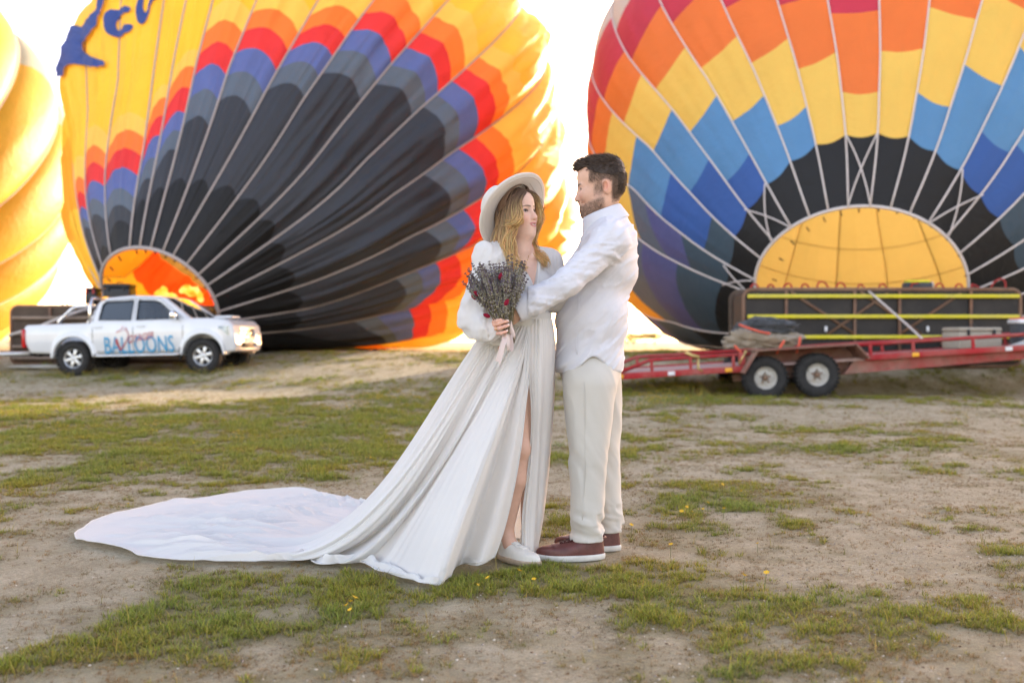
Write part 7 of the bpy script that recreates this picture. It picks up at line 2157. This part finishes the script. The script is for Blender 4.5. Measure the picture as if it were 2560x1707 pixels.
# near side (her right, local -y): from the parting down past the cheek, over the collarbone to the chest
def strands(keys, spread, n, r, wave=.010, seed=0):
    """keys: list of world points of the central path; each strand is offset within the lock"""
    ks = np.array(keys); m = len(ks)
    for i in range(n):
        off = rh.normal(0, 1, 3) * spread
        grow = np.linspace(.5, 1.25, m)[:, None] * (1 - .45 * (np.arange(m) == m - 1))[:, None]
        p = catmull(np.linspace(0, 1, m), ks + off * grow, np.linspace(0, 1, 22))
        ph = rh.uniform(0, 6.28); fr = rh.uniform(1.4, 2.2)
        t = np.linspace(0, 1, 22)[:, None]
        p = p + wave * smoothstep(.15, .6, t) * (np.sin(t * 6.28 * fr + ph) * np.array((.8, .2, .1)) + np.cos(t * 6.28 * fr + ph) * np.array((.1, .7, .1)))
        add_lock(p, r * rh.uniform(.6, 1.3), np.array(ROOT) * rh.uniform(.8, 1.4), np.array(TIP) * (rh.uniform(.8, 1.15, 3) ** .5))
Cf = lambda x, y, Y: cfp(x, y, Y)
near = [
    [Cf(790, 370, 4.335), Cf(730, 450, 4.315), Cf(690, 560, 4.290), Cf(705, 680, 4.272), Cf(700, 790, 4.268), Cf(640, 850, 4.275), Cf(560, 870, 4.29)],
    [Cf(780, 365, 4.34), Cf(690, 450, 4.315), Cf(635, 600, 4.285), Cf(660, 740, 4.268), Cf(650, 830, 4.272), Cf(560, 850, 4.29), Cf(500, 830, 4.31)],
    [Cf(760, 360, 4.345), Cf(640, 460, 4.32), Cf(590, 620, 4.295), Cf(570, 800, 4.29), Cf(560, 960, 4.29), Cf(580, 1100, 4.285), Cf(600, 1230, 4.28), Cf(610, 1360, 4.275), Cf(690, 1440, 4.27)],
    [Cf(740, 360, 4.35), Cf(600, 480, 4.33), Cf(540, 660, 4.305), Cf(520, 860, 4.30), Cf(500, 1060, 4.295), Cf(520, 1220, 4.285), Cf(560, 1360, 4.275), Cf(660, 1470, 4.265), Cf(800, 1500, 4.265)],
    [Cf(700, 370, 4.36), Cf(560, 520, 4.34), Cf(490, 720, 4.32), Cf(460, 940, 4.315), Cf(440, 1120, 4.31), Cf(470, 1280, 4.30), Cf(540, 1410, 4.285), Cf(660, 1490, 4.27), Cf(790, 1530, 4.265)],
    [Cf(660, 400, 4.37), Cf(520, 580, 4.355), Cf(440, 800, 4.34), Cf(410, 1000, 4.335), Cf(380, 1130, 4.335), Cf(330, 1200, 4.34), Cf(260, 1240, 4.35)],
    [Cf(640, 420, 4.38), Cf(500, 620, 4.37), Cf(450, 840, 4.36), Cf(430, 1060, 4.345), Cf(440, 1180, 4.335), Cf(480, 1320, 4.315), Cf(540, 1430, 4.30)],
    [Cf(720, 365, 4.35), Cf(600, 520, 4.325), Cf(600, 700, 4.29), Cf(630, 860, 4.285), Cf(600, 960, 4.285), Cf(560, 1050, 4.285), Cf(540, 1180, 4.28), Cf(590, 1300, 4.275)],
]
for kx in near: strands(kx, .0090, 85, .0022, .007)
# far side (her left)
farl = [
    [Cf(800, 365, 4.35), Cf(890, 400, 4.37), Cf(970, 500, 4.40), Cf(1000, 640, 4.42), Cf(1010, 780, 4.43), Cf(985, 880, 4.43)],
    [Cf(830, 360, 4.36), Cf(930, 420, 4.39), Cf(1000, 560, 4.42), Cf(1020, 720, 4.44), Cf(990, 880, 4.45), Cf(950, 1000, 4.45), Cf(900, 1120, 4.44), Cf(920, 1260, 4.42), Cf(1000, 1340, 4.40)],
    [Cf(960, 600, 4.46), Cf(970, 800, 4.46), Cf(930, 980, 4.45), Cf(880, 1080, 4.44), Cf(880, 1200, 4.43), Cf(950, 1300, 4.41), Cf(1060, 1340, 4.39), Cf(1140, 1390, 4.38)],
    [Cf(940, 700, 4.46), Cf(940, 900, 4.46), Cf(900, 1060, 4.45), Cf(930, 1200, 4.43), Cf(1000, 1320, 4.40), Cf(1080, 1400, 4.385), Cf(1090, 1480, 4.38)],
]
for kx in farl: strands(kx, .0080, 65, .0022, .006)
# crown hair under the hat, combed from the parting
for i in range(520):
    a_ = rh.uniform(-1.0, 1.0); s = 1 if a_ > 0 else -1
    x0 = rh.uniform(-.07, .070)
    p = []
    for t in np.linspace(0, 1, 10):
        an = .04 + abs(a_) * .25 + t * 1.5
        xx = x0 - .03 * t - .045 * t * t * (x0 > .04)
        p.append(hl(xx, s * .080 * math.sin(an), .032 + .100 * math.cos(an) * (1 - .35 * max(0, (xx - .03) / .06))))
    add_lock(np.array(p), .0024, ROOT, np.array(ROOT) * 2.2, tip=.7, root=1)
# back of the hair
for i in range(380):
    a_ = rh.uniform(-1.3, 1.3); p = []
    ln = rh.uniform(.20, .30)
    for t in np.linspace(0, 1, 12):
        r_ = .088 + .01 * math.sin(t * 5 + i)
        p.append(hl(-.012 - r_ * math.cos(a_) * (.9 + .1 * t), -r_ * .95 * math.sin(a_), .05 - t * ln))
    add_lock(np.array(p), .0036, np.array(ROOT) * 1.2, np.array(TIP) * .75)
# flyaways
for kx in near[2:] + farl[1:]:
    ks = np.array(kx)
    for i in range(7):
        p = catmull(np.linspace(0, 1, len(ks)), ks + rh.normal(0, .013, 3) + rh.normal(0, .006, ks.shape), np.linspace(0, 1, 20))
        add_lock(p, .0011, np.array(ROOT) * 2, np.array(TIP) * 1.15, tip=.4, seg=3)
HVv = np.concatenate(HV); HCc = np.clip(np.concatenate(HC), 0, 1)
HFf = [tuple(q) for blk in HF for q in blk.tolist()]
obj('hair', HVv, HFf, M_hair, woman, w_base, colors=HCc)

# ---- necklace
nk = [Cf(655, 1300, 4.30), Cf(700, 1355, 4.285), Cf(760, 1400, 4.27), Cf(800, 1425, 4.268), Cf(830, 1385, 4.275), Cf(855, 1320, 4.30), Cf(860, 1270, 4.32)]
nkp = catmull(np.linspace(0, 1, 7), np.array(nk), np.linspace(0, 1, 30))
nkp = np.array([on_field(Fw, np.array((q[0], 4.12, q[2])), (0, 1, 0), .4) - np.array((0, .004, 0)) for q in nkp])
v, f_ = tube(nkp, .0011, 4); nkl = obj('necklace', v, f_, M_goldj, woman, w_base)
pd = nkp[13] + np.array((0, -.002, -.012))
v, f_ = lathe([(0.0001, .003), (.006, .0025), (.008, 0), (.006, -.0025), (.0001, -.003)], 16, np.array([[1, 0, 0], [0, 0, -1], [0, 1, 0]]), pd); obj('pendant', v, f_, M_goldj, nkl, w_base)

# ======================================================== bouquet
M_lav = mat_vcol('dried_lavender', 0.9, var=0.25, vscale=200)
M_stem = mat_plain('dry_stems', (0.16, 0.13, 0.065), 0.9, var=0.25, scale=60)
M_bunny = mat_plain('crimson_bunny_tail', (0.30, 0.004, 0.03), 0.95, var=0.3, scale=200, bump=0.8, bscale=500)
M_ribbon = mat_cloth('blush_satin', (0.62, 0.50, 0.45), 0.05, rough=0.35, var=0.03, bump=0.02)
grip = chp(690, 985, 4.150)
bq = empty('bouquet', grip, label="dried lavender bouquet with crimson tufts and blush ribbon in the woman's hand", cat='bouquet')
def lav_mesh(seed):
    r_ = np.random.default_rng(seed); V = []; F = []; Cc = []; n = 0
    L = 1.0
    oct_ = np.array([(1, 0, 0), (-1, 0, 0), (0, 1, 0), (0, -1, 0), (0, 0, 1.25), (0, 0, -1.0)]); of = [(0, 2, 4), (2, 1, 4), (1, 3, 4), (3, 0, 4), (2, 0, 5), (1, 2, 5), (3, 1, 5), (0, 3, 5)]
    tv, tf_2 = tube([(0, 0, -.10), (0, 0, .10)], .0011, 4); V.append(tv); F += [tuple(i + n for i in q) for q in tf_2]; Cc.append(np.tile((.15, .13, .06), (len(tv), 1))); n += len(tv)
    whorls = r_.integers(9, 12)
    for w_ in range(whorls):
        z = -.02 + .125 * w_ / whorls + r_.normal(0, .002); taper = 1 - .45 * (w_ / whorls) ** 2
        k = 6 if w_ < whorls - 2 else 4
        for j in range(k):
            a = 2 * math.pi * j / k + w_ * .5 + r_.normal(0, .2); rd = .0058 * taper
            c = np.array((rd * math.cos(a), rd * math.sin(a), z + r_.normal(0, .0015)))
            s_ = r_.uniform(.0024, .0040) * taper ** .5
            V.append(oct_ * s_ + c); F += [tuple(i + n for i in q) for q in of]; n += 6
            base_c = np.array((.25, .235, .21)) if r_.random() < .45 else (np.array((.33, .30, .21)) if r_.random() < .65 else np.array((.17, .13, .19)))
            if w_ > whorls - 3: base_c = np.array((.11, .075, .10))
            Cc.append(np.tile(base_c * r_.uniform(.7, 1.3), (6, 1)))
    return mesh_data('lavender_stem', np.concatenate(V), F, M_lav, smooth=False, colors=np.clip(np.concatenate(Cc), 0, 1))
lavs = [lav_mesh(s) for s in range(7)]
axb = np.array((-.20, -.20, 1.0)); axb /= np.linalg.norm(axb)
b1 = np.cross(axb, (0, 1, 0)); b1 /= np.linalg.norm(b1); b2_ = np.cross(axb, b1)
rb = np.random.default_rng(20)
cnt = 0
for i in range(190):
    rr_ = math.sqrt((i + .5) / 190); an = i * 2.39996
    tilt = rr_ * rb.uniform(.80, 1.05) * .57
    d = axb * math.cos(tilt) + (math.cos(an) * b1 + math.sin(an) * b2_ * .8) * math.sin(tilt); d /= np.linalg.norm(d)
    reach = rb.uniform(.085, .190) if i % 4 else rb.uniform(.05, .12)
    if rr_ > .93 and rb.random() < .4: reach += .03
    c = d * reach + np.array((0, 0, .0)) + (math.cos(an) * b1 + math.sin(an) * b2_) * .012 * rr_
    o = bpy.data.objects.new('lavender_stem', lavs[i % 7]); COL.objects.link(o); o.parent = bq
    o.location = c.tolist(); dd = d + rb.normal(0, .10, 3); o.rotation_euler = Vector(dd.tolist()).to_track_quat('Z', 'Y').to_euler()
    s_ = rb.uniform(.85, 1.2); o.scale = (s_ * 1.1, s_ * 1.1, s_ * rb.uniform(.8, 1.1))
for (x, y, dy, ang) in ((622, 285, -.075, .3), (290, 525, -.055, -.9), (705, 650, -.075, .5), (432, 835, -.03, -1.2), (262, 580, -.03, -1.0)):
    p0 = chp(x, y, 4.150 + dy * 1.55) - grip; dz = np.array((math.sin(ang), -.2, math.cos(ang)))
    Rb = rotm(dz, (0, 1, 0.1)); Rz = np.stack([Rb[:, 1], Rb[:, 2], Rb[:, 0]], 1)
    v, f_ = lathe([(.0003, -.015), (.006, -.011), (.0090, -.003), (.0086, .004), (.006, .011), (.0003, .0165)], 14, Rz, p0, cap=False)
    nz = rb.normal(0, .0006, v.shape); obj('bunny_tail', v + nz, f_, M_bunny, bq)
# gathered stems below the hand
for i in range(14):
    a = 2 * math.pi * i / 14; r_ = .012 * (.4 + .6 * rb.random())
    p0 = np.array((r_ * math.cos(a), r_ * math.sin(a), .03)); p1 = (chp(812 + 8 * math.cos(a), 1195 + rb.uniform(-25, 25), 4.155 + .008 * math.sin(a)) - grip)
    v, f_ = tube([p0, (p0 + p1) / 2 + .002, p1], .0015, 4); obj('cut_stem', v, f_, M_stem, bq)
# ribbon: wrap, loop and tails
wrap = [chp(725, 925, 4.15) - grip, chp(750, 1000, 4.152) - grip, chp(785, 1080, 4.154) - grip, chp(800, 1140, 4.155) - grip]
v, f_ = tube(catmull(np.linspace(0, 1, 4), np.array(wrap), np.linspace(0, 1, 12)), np.interp(np.linspace(0, 1, 12), (0, .5, 1), (.017, .0135, .0105)), 14); obj('ribbon_wrap', v, f_, M_ribbon, bq)
def ribbon(pts, w, name, tw=0.0, cut=0.0):
    p = np.array([chp(x, y, Y) - grip for x, y, Y in pts]); n = 26
    q = catmull(np.linspace(0, 1, len(p)), p, np.linspace(0, 1, n))
    T, N, B = frames(q, (0, 1, 0)); V = []
    for i in range(n):
        s_ = i / (n - 1); a = tw * s_
        d = B[i] * math.cos(a) + N[i] * math.sin(a)
        V += [q[i] - d * w, q[i] - d * w * .33 + N[i] * .0015, q[i] + d * w * .33 + N[i] * .0015, q[i] + d * w]
    if cut: V[-1] = V[-1] + T[-1] * cut
    F = [(i * 4 + k, i * 4 + k + 1, (i + 1) * 4 + k + 1, (i + 1) * 4 + k) for i in range(n - 1) for k in range(3)]
    obj(name, V, F, M_ribbon, bq)
ribbon([(665, 1095, 4.125), (705, 1110, 4.10), (735, 1170, 4.09), (730, 1260, 4.09), (745, 1330, 4.10), (780, 1300, 4.12), (775, 1200, 4.13), (760, 1110, 4.14)], .0085, 'ribbon_loop', .5)
ribbon([(680, 1110, 4.12), (680, 1170, 4.10), (650, 1260, 4.09), (625, 1360, 4.085), (590, 1480, 4.08)], .0115, 'ribbon_tail', .3, .02)
# ------------------------------------------------------------------ grass, weeds, pebbles, flowers, far bushes
M_blade = NB('grass_blades')
_b = M_blade
_a = _b.n('ShaderNodeVertexColor', layer_name='col').outputs['Color']
_r = _b.n('ShaderNodeObjectInfo').outputs['Random']
_tc = _b.n('ShaderNodeNewGeometry').outputs['Position']
_n = _b.noise(1.3, 3, 0.6, _tc)
_c = _b.mix(_b.ramp(_n, [(0.35, (0, 0, 0)), (0.65, (1, 1, 1))]), _a, _b.mix(1.0, _a, (1.35, 1.05, 0.75), 'MULTIPLY'))
_p = _b.n('ShaderNodeBsdfPrincipled', {'Base Color': _c, 'Roughness': 0.6, 'Specular IOR Level': 0.25}).outputs[0]
_t = _b.n('ShaderNodeBsdfTranslucent', {'Color': _c}).outputs[0]
M_blade = _b.done(_b.n('ShaderNodeMixShader', {0: 0.3, 1: _p, 2: _t}).outputs[0])

def tuft(seed, nbl, hgt, spread, cols, lean=.5, wid=.0022):
    r_ = np.random.default_rng(seed); V = []; F = []; Cc = []; n = 0
    for i in range(nbl):
        a = r_.uniform(0, 6.28); r0 = spread * math.sqrt(r_.random()); b0 = np.array((r0 * math.cos(a), r0 * math.sin(a), -.004))
        da = a + r_.normal(0, .8); L = hgt * r_.uniform(.45, 1.1); ln = lean * r_.uniform(.3, 1.5)
        d = np.array((math.cos(da), math.sin(da), 0)); sd = np.array((-d[1], d[0], 0)); w = wid * r_.uniform(.7, 1.4)
        c = np.asarray(cols[r_.integers(len(cols))]) * r_.uniform(.75, 1.25)
        for j, t in enumerate((0, .4, .75, 1.0)):
            p = b0 + np.array((0, 0, 1)) * L * (t - .28 * ln * t * t) + d * L * ln * t * t
            ww = w * (1 - t) ** .6
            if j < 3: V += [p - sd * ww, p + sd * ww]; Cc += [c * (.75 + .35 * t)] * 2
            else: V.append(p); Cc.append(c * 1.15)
        F += [(n, n + 1, n + 3, n + 2), (n + 2, n + 3, n + 5, n + 4), (n + 4, n + 5, n + 6)]; n += 7
    return mesh_data('grass_tuft', V, F, M_blade, colors=np.clip(np.array(Cc), 0, 1))
GREEN = [srgb(118, 136, 54), srgb(102, 122, 50), srgb(138, 152, 62), srgb(156, 156, 66), srgb(172, 158, 82), srgb(126, 126, 66)]
DULL = [srgb(120, 120, 72), srgb(142, 134, 90), srgb(160, 146, 106), srgb(106, 106, 64), srgb(128, 126, 78)]
DRY = [srgb(168, 148, 112), srgb(150, 128, 94), srgb(128, 110, 78), srgb(112, 96, 66)]
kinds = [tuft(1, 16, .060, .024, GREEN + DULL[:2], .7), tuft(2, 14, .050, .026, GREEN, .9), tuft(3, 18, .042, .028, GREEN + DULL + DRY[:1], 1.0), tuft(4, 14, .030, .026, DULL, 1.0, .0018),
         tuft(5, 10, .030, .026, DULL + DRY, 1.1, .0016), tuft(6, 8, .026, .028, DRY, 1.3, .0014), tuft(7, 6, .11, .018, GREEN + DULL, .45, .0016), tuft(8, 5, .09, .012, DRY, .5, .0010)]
def instancer(name, meshes, pts, rotz, scl, idx, label, tilt=None):
    coll = bpy.data.collections.new(name + '_kinds')
    for i, me in enumerate(meshes):
        o = bpy.data.objects.new('%s_kind_%02d' % (name, i), me); coll.objects.link(o)
    me = bpy.data.meshes.new(name); me.from_pydata(pts.tolist(), [], [])
    for nm, typ, val in (('rotz', 'FLOAT', rotz), ('scl', 'FLOAT', scl)):
        at = me.attributes.new(nm, typ, 'POINT'); at.data.foreach_set('value', np.asarray(val, np.float32))
    at = me.attributes.new('pick', 'INT', 'POINT'); at.data.foreach_set('value', np.asarray(idx, np.int32))
    o = bpy.data.objects.new(name, me); COL.objects.link(o)
    ng = bpy.data.node_groups.new(name + '_scatter', 'GeometryNodeTree')
    ng.interface.new_socket('Geometry', in_out='INPUT', socket_type='NodeSocketGeometry'); ng.interface.new_socket('Geometry', in_out='OUTPUT', socket_type='NodeSocketGeometry')
    N = ng.nodes; Lk = ng.links
    gi = N.new('NodeGroupInput'); go = N.new('NodeGroupOutput'); iop = N.new('GeometryNodeInstanceOnPoints'); ci = N.new('GeometryNodeCollectionInfo')
    ci.inputs['Collection'].default_value = coll; ci.inputs['Separate Children'].default_value = True; ci.inputs['Reset Children'].default_value = True
    def attr(nm, typ):
        a = N.new('GeometryNodeInputNamedAttribute'); a.data_type = typ; a.inputs['Name'].default_value = nm; return a.outputs['Attribute']
    cx = N.new('ShaderNodeCombineXYZ'); Lk.new(attr('rotz', 'FLOAT'), cx.inputs['Z'])
    Lk.new(gi.outputs[0], iop.inputs['Points']); Lk.new(ci.outputs[0], iop.inputs['Instance']); iop.inputs['Pick Instance'].default_value = True
    Lk.new(attr('pick', 'INT'), iop.inputs['Instance Index']); Lk.new(cx.outputs[0], iop.inputs['Rotation']); Lk.new(attr('scl', 'FLOAT'), iop.inputs['Scale'])
    Lk.new(iop.outputs[0], go.inputs[0])
    md = o.modifiers.new('scatter', 'NODES'); md.node_group = ng
    return tag(o, label, kind='stuff')
rg = np.random.default_rng(40)
def sample(y0, y1, dens, pad=1.08):
    area = 0; out = []
    n = int(dens * (y1 - y0) * (y0 + y1) / 2 * 2560 / FPX * pad)
    u = rg.random(n); y = np.sqrt(y0 * y0 + (y1 * y1 - y0 * y0) * u); x = (rg.random(n) - .5) * y * 2560 / FPX * pad
    return x, y
PX = []; IDX = []; SC = []
for (y0, y1, dens, sc) in ((2.6, 4.5, 3200, .60), (4.5, 7.0, 2300, .66), (7.0, 11.0, 900, .85), (11.0, 18.0, 320, 1.2), (18.0, 27.0, 100, 1.7)):
    x, y = sample(y0, y1, dens)
    m = grass_mask(x, y)
    clump = smoothstep(.34, .64, fbm(x * 7.5, y * 6.5, 97, 3))
    k = rg.random(len(x)) < np.clip((m - .08) * 1.5, 0.24, 1) ** 1.15 * (.28 + .95 * clump)
    x, y, m = x[k], y[k], m[k]
    lush = np.clip((m - .46) * 1.6 + 1.5 * (fbm(x * 2.6, y * 2.3, 88, 4) - .5) + rg.normal(0, .20, len(m)), 0, 1)
    pick = np.where(lush > .75, rg.integers(0, 3, len(m)), np.where(lush > .40, rg.integers(1, 5, len(m)), np.where(lush > .15, rg.integers(3, 6, len(m)), rg.integers(4, 6, len(m)))))
    tall = rg.random(len(m)); pick = np.where(tall < .010, 6, np.where(tall < .02, 7, pick))
    PX.append(np.stack([x, y, ground_h(x, y)], -1)); IDX.append(pick); SC.append(sc * (.75 + .4 * lush) * rg.uniform(.7, 1.25, len(m)))
PX = np.concatenate(PX); IDX = np.concatenate(IDX); SC = np.concatenate(SC)
# nothing grows through the dress or the shoes
def in_hem(x, y):
    return sd_poly(np.asarray(x), np.asarray(y), Ha[::8]) < .02
keep = ~in_hem(PX[:, 0], PX[:, 1]); PX, IDX, SC = PX[keep], IDX[keep], SC[keep]
sh = np.min([np.hypot(PX[:, 0] - c[0], (PX[:, 1] - c[1])) for c in ((.36, 4.46), (.28, 4.44), (.42, 4.63), (.34, 4.62), (.02, 4.38), (-.04, 4.44))], axis=0)
SC = np.where(sh < .13, SC * .35, SC)
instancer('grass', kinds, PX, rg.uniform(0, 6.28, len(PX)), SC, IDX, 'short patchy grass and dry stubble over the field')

# pebbles
def pebble(seed):
    r_ = np.random.default_rng(seed)
    bm = bmesh.new(); bmesh.ops.create_icosphere(bm, subdivisions=1, radius=1.0)
    V = np.array([v.co[:] for v in bm.verts]) * (1 + r_.normal(0, .16, (len(bm.verts), 1))) * np.array((1, .8, .55)); F = [tuple(v.index for v in f.verts) for f in bm.faces]; bm.free()
    return mesh_data('pebble', V, F, M_peb[seed % 3])
M_peb = [mat_plain('pale_stone', srgb(206, 192, 172), 0.9, var=.15, scale=3), mat_plain('grey_stone', srgb(150, 140, 128), 0.9, var=.15, scale=3), mat_plain('brown_clod', srgb(120, 96, 74), 0.95, var=.2, scale=3)]
x1, y1_ = sample(2.6, 8.5, 620); m = fbm(x1 * 1.1, y1_ * 1.1, 55, 3)
k = (rg.random(len(x1)) < np.clip((m - .42) * 4, .04, 1)) & ~in_hem(x1, y1_); x1, y1_ = x1[k], y1_[k]
PP = np.stack([x1, y1_, ground_h(x1, y1_) + .0005], -1)
instancer('pebbles', [pebble(i) for i in range(9)], PP, rg.uniform(0, 6.28, len(PP)), .0016 + .0052 * rg.random(len(PP)) ** 3, rg.integers(0, 9, len(PP)), 'small pale pebbles and clods strewn over the soil')

# yellow wildflowers: near ones are things, the far carpets are stuff
M_petal = mat_plain('yellow_petals', (0.80, 0.48, 0.02), 0.6, var=.12, scale=40)
M_fstem = mat_plain('flower_stem', srgb(112, 118, 58), 0.7, var=.1)
def petals(r, n=6):
    V = []; F = []; c = 0
    for k_ in range(n):
        a = 2 * math.pi * k_ / n; d = np.array((math.cos(a), math.sin(a), 0)); s_ = np.array((-d[1], d[0], 0))
        V += [d * r * .1, d * r * .6 - s_ * r * .34 + (0, 0, r * .28), d * r + (0, 0, r * .35), d * r * .6 + s_ * r * .34 + (0, 0, r * .28)]; F.append((c, c + 1, c + 2, c + 3)); c += 4
    V2, F2 = lathe([(r * .28, 0), (r * .22, r * .22), (.0001, r * .3)], 8, cap=False)
    return merge((np.array(V), F), (V2, F2))
near_fl = [(1097, 1351), (1200, 1330), (1122, 1342), (806, 1392), (815, 1400), (792, 1410), (805, 1414), (1755, 1338), (1706, 1337), (1578, 1170), (1612, 1170), (1625, 1163), (1662, 1174), (1590, 1178), (1568, 1186), (1702, 1132), (298, 1160), (1337, 1176), (1450, 1215), (1229, 1345), (1740, 1250), (1660, 1120), (1905, 990), (840, 1045), (852, 1052), (815, 1060), (445, 1010), (505, 945), (1540, 1262)]
pv, pf = petals(.012); me_pet = mesh_data('petals', pv, pf, M_petal, smooth=False)
me_stems = []
for i in range(3):
    b_ = np.random.default_rng(i).normal(0, .012, 2); v, f_ = tube([(0, 0, -.01), (b_[0] * .4, b_[1] * .4, .03), (b_[0], b_[1], .06)], .0012, 4); me_stems.append((mesh_data('stem', v, f_, M_fstem), b_))
for i, (px_, py_) in enumerate(near_fl):
    g_ = gpx(px_, py_ + 18)
    if in_hem(np.array([g_[0]]), np.array([g_[1]]))[0]: continue
    if py_ > 1380: lab = 'yellow wildflower of the small clump on bare soil before the train'
    elif py_ > 1320 and px_ < 1300: lab = 'yellow wildflower in the lush grass before the dress hem and shoes'
    elif py_ > 1320: lab = 'yellow wildflower on a tall stem at the edge of the bare gravel'
    elif px_ > 1400 and py_ > 1100: lab = "yellow wildflower in the grass patch beyond the man's heels"
    elif px_ > 1300: lab = 'lone yellow wildflower between the couple and the trailer'
    else: lab = 'yellow wildflower in the turf beyond the white train'
    e = empty('yellow_flower', (g_[0], g_[1], float(ground_h(*g_))), (0, 0, i * 1.7), lab, 'flower', 'yellow wildflowers in the grass: ' + lab.split(' ', 2)[2])
    sc_ = .75 + .5 * ((i * 37) % 10) / 10; e.scale = (sc_,) * 3
    ms, b_ = me_stems[i % 3]
    o = bpy.data.objects.new('stem', ms); COL.objects.link(o); o.parent = e
    o = bpy.data.objects.new('petals', me_pet); COL.objects.link(o); o.parent = e; o.location = (b_[0], b_[1], .06); o.rotation_euler = (.5 * math.sin(i), .5 * math.cos(i * 2.1), i)
def flower_clump(seed):
    r_ = np.random.default_rng(seed); gs_ = []; fm_ = []
    for k_ in range(7):
        p = r_.normal(0, .05, 2); h__ = r_.uniform(.06, .14); a_, b_ = petals(.013, 5); gs_.append((a_ + (p[0], p[1], h__), b_)); fm_ += [0] * len(b_)
        a_, b_ = tube([(p[0], p[1], 0), (p[0], p[1], h__)], .0018, 3); gs_.append((a_, b_)); fm_ += [1] * len(b_)
    v, f_ = merge(*gs_)
    return mesh_data('flower_clump', v, f_, [M_petal, M_fstem], fmat=fm_, smooth=False)
cl_px = [(1560, 905, 70, 18, 70), (1500, 935, 50, 20, 30), (150, 868, 220, 8, 90), (420, 862, 150, 7, 60), (560, 852, 60, 6, 20), (900, 925, 80, 14, 30), (1650, 885, 60, 8, 20), (800, 950, 60, 8, 12), (1770, 880, 300, 10, 14), (450, 990, 300, 40, 10), (1000, 1035, 200, 25, 10), (2250, 980, 200, 20, 6)]
cp = []
for (cx, cy, rx, ry, n) in cl_px:
    for _ in range(n):
        x_ = cx + rg.normal(0, .6) * rx; y_ = cy + rg.normal(0, .6) * ry
        if y_ < 812: continue
        # walk the ray to the ground
        for Y in np.arange(6, 30, .1):
            q = PV(x_, y_, Y)
            if q[2] <= ground_h(q[0], q[1]): cp.append((q[0], q[1], float(ground_h(q[0], q[1])))); break
cp = np.array(cp)
cp = cp[~in_hem(cp[:, 0], cp[:, 1])]
instancer('yellow_flowers', [flower_clump(i) for i in range(5)], cp, rg.uniform(0, 6.28, len(cp)), rg.uniform(.6, 1.3, len(cp)), rg.integers(0, 5, len(cp)), 'drifts of tiny yellow flowers by the truck and trailer')

# far bushes and a low tree line beyond the balloons
M_leaf = mat_vcol('bush_leaves', 0.7, trans=0.3)
M_bark = mat_plain('bark', (0.08, 0.06, 0.045), 0.9, var=.3, scale=10)
def bush(name, loc, w, h, seed, label, tr=.3):
    r_ = np.random.default_rng(seed)
    e = empty(name, loc, label=label, cat='bush' if name == 'bush' else 'tree', group='bushes and trees beyond the balloons')
    v, f_ = merge(tube([(0, 0, -.1), (.05, 0, h * .35), (.1, 0, h * .6)], np.array((.07, .05, .02)) * h * .5, 6), *[tube([(0, 0, h * .2), (.25 * w * math.cos(a), .25 * w * math.sin(a), h * .65)], (.025 * h, .01 * h), 5) for a in (0, 1.3, 2.6, 4.0, 5.1)])
    obj('trunk', v, f_, M_bark, e)
    n = 1500; cl_ = r_.normal(0, 1, (26, 3)); cl_ /= np.linalg.norm(cl_, axis=1)[:, None]; cl_ *= r_.uniform(.35, 1, (26, 1)); cl_ = cl_ * (w / 2, w / 2, h * .36) + (0, 0, h * .62)
    c = cl_[r_.integers(0, 26, n)] + r_.normal(0, .11, (n, 3)) * (w, w, h * .6)
    d1 = r_.normal(0, 1, (n, 3)); d1 /= np.linalg.norm(d1, axis=1)[:, None]; d2 = np.cross(d1, r_.normal(0, 1, (n, 3))); d2 /= np.linalg.norm(d2, axis=1)[:, None]
    s_ = r_.uniform(.03, .06, (n, 1)) * h
    V = np.stack([c - d1 * s_, c + d2 * s_ * .5, c + d1 * s_, c - d2 * s_ * .5], 1).reshape(-1, 3); V[:, 2] = np.maximum(V[:, 2], .02)
    F = np.arange(n * 4).reshape(n, 4)
    col = np.repeat(np.array((.09, .10, .03)) * r_.uniform(.6, 1.5, (n, 1)), 4, 0)
    obj('crown', V, F, M_leaf, e, colors=col)
for i, (px_, top, Y, w, lab) in enumerate(((1455, 772, 70, 3.2, 'low bush in the gap left of the striped balloon, nearest the man'), (1480, 765, 74, 3.6, 'rounded bush in the gap beside the striped balloon'), (1503, 775, 66, 2.4, 'small bush close beside the striped balloon'), (1440, 778, 80, 4.0, 'bush behind the man seen in the gap between the balloons'), (20, 790, 120, 9, 'distant tree low on the horizon beyond the small flat trailer'), (95, 795, 130, 8, 'distant tree low on the horizon beyond the brown basket'))):
    q = PV(px_, top, Y); gz_ = float(ground_h(q[0], Y)); bush('bush' if Y < 100 else 'tree', (q[0], Y, gz_), w, max(1.0, q[2] - gz_), 60 + i, lab)
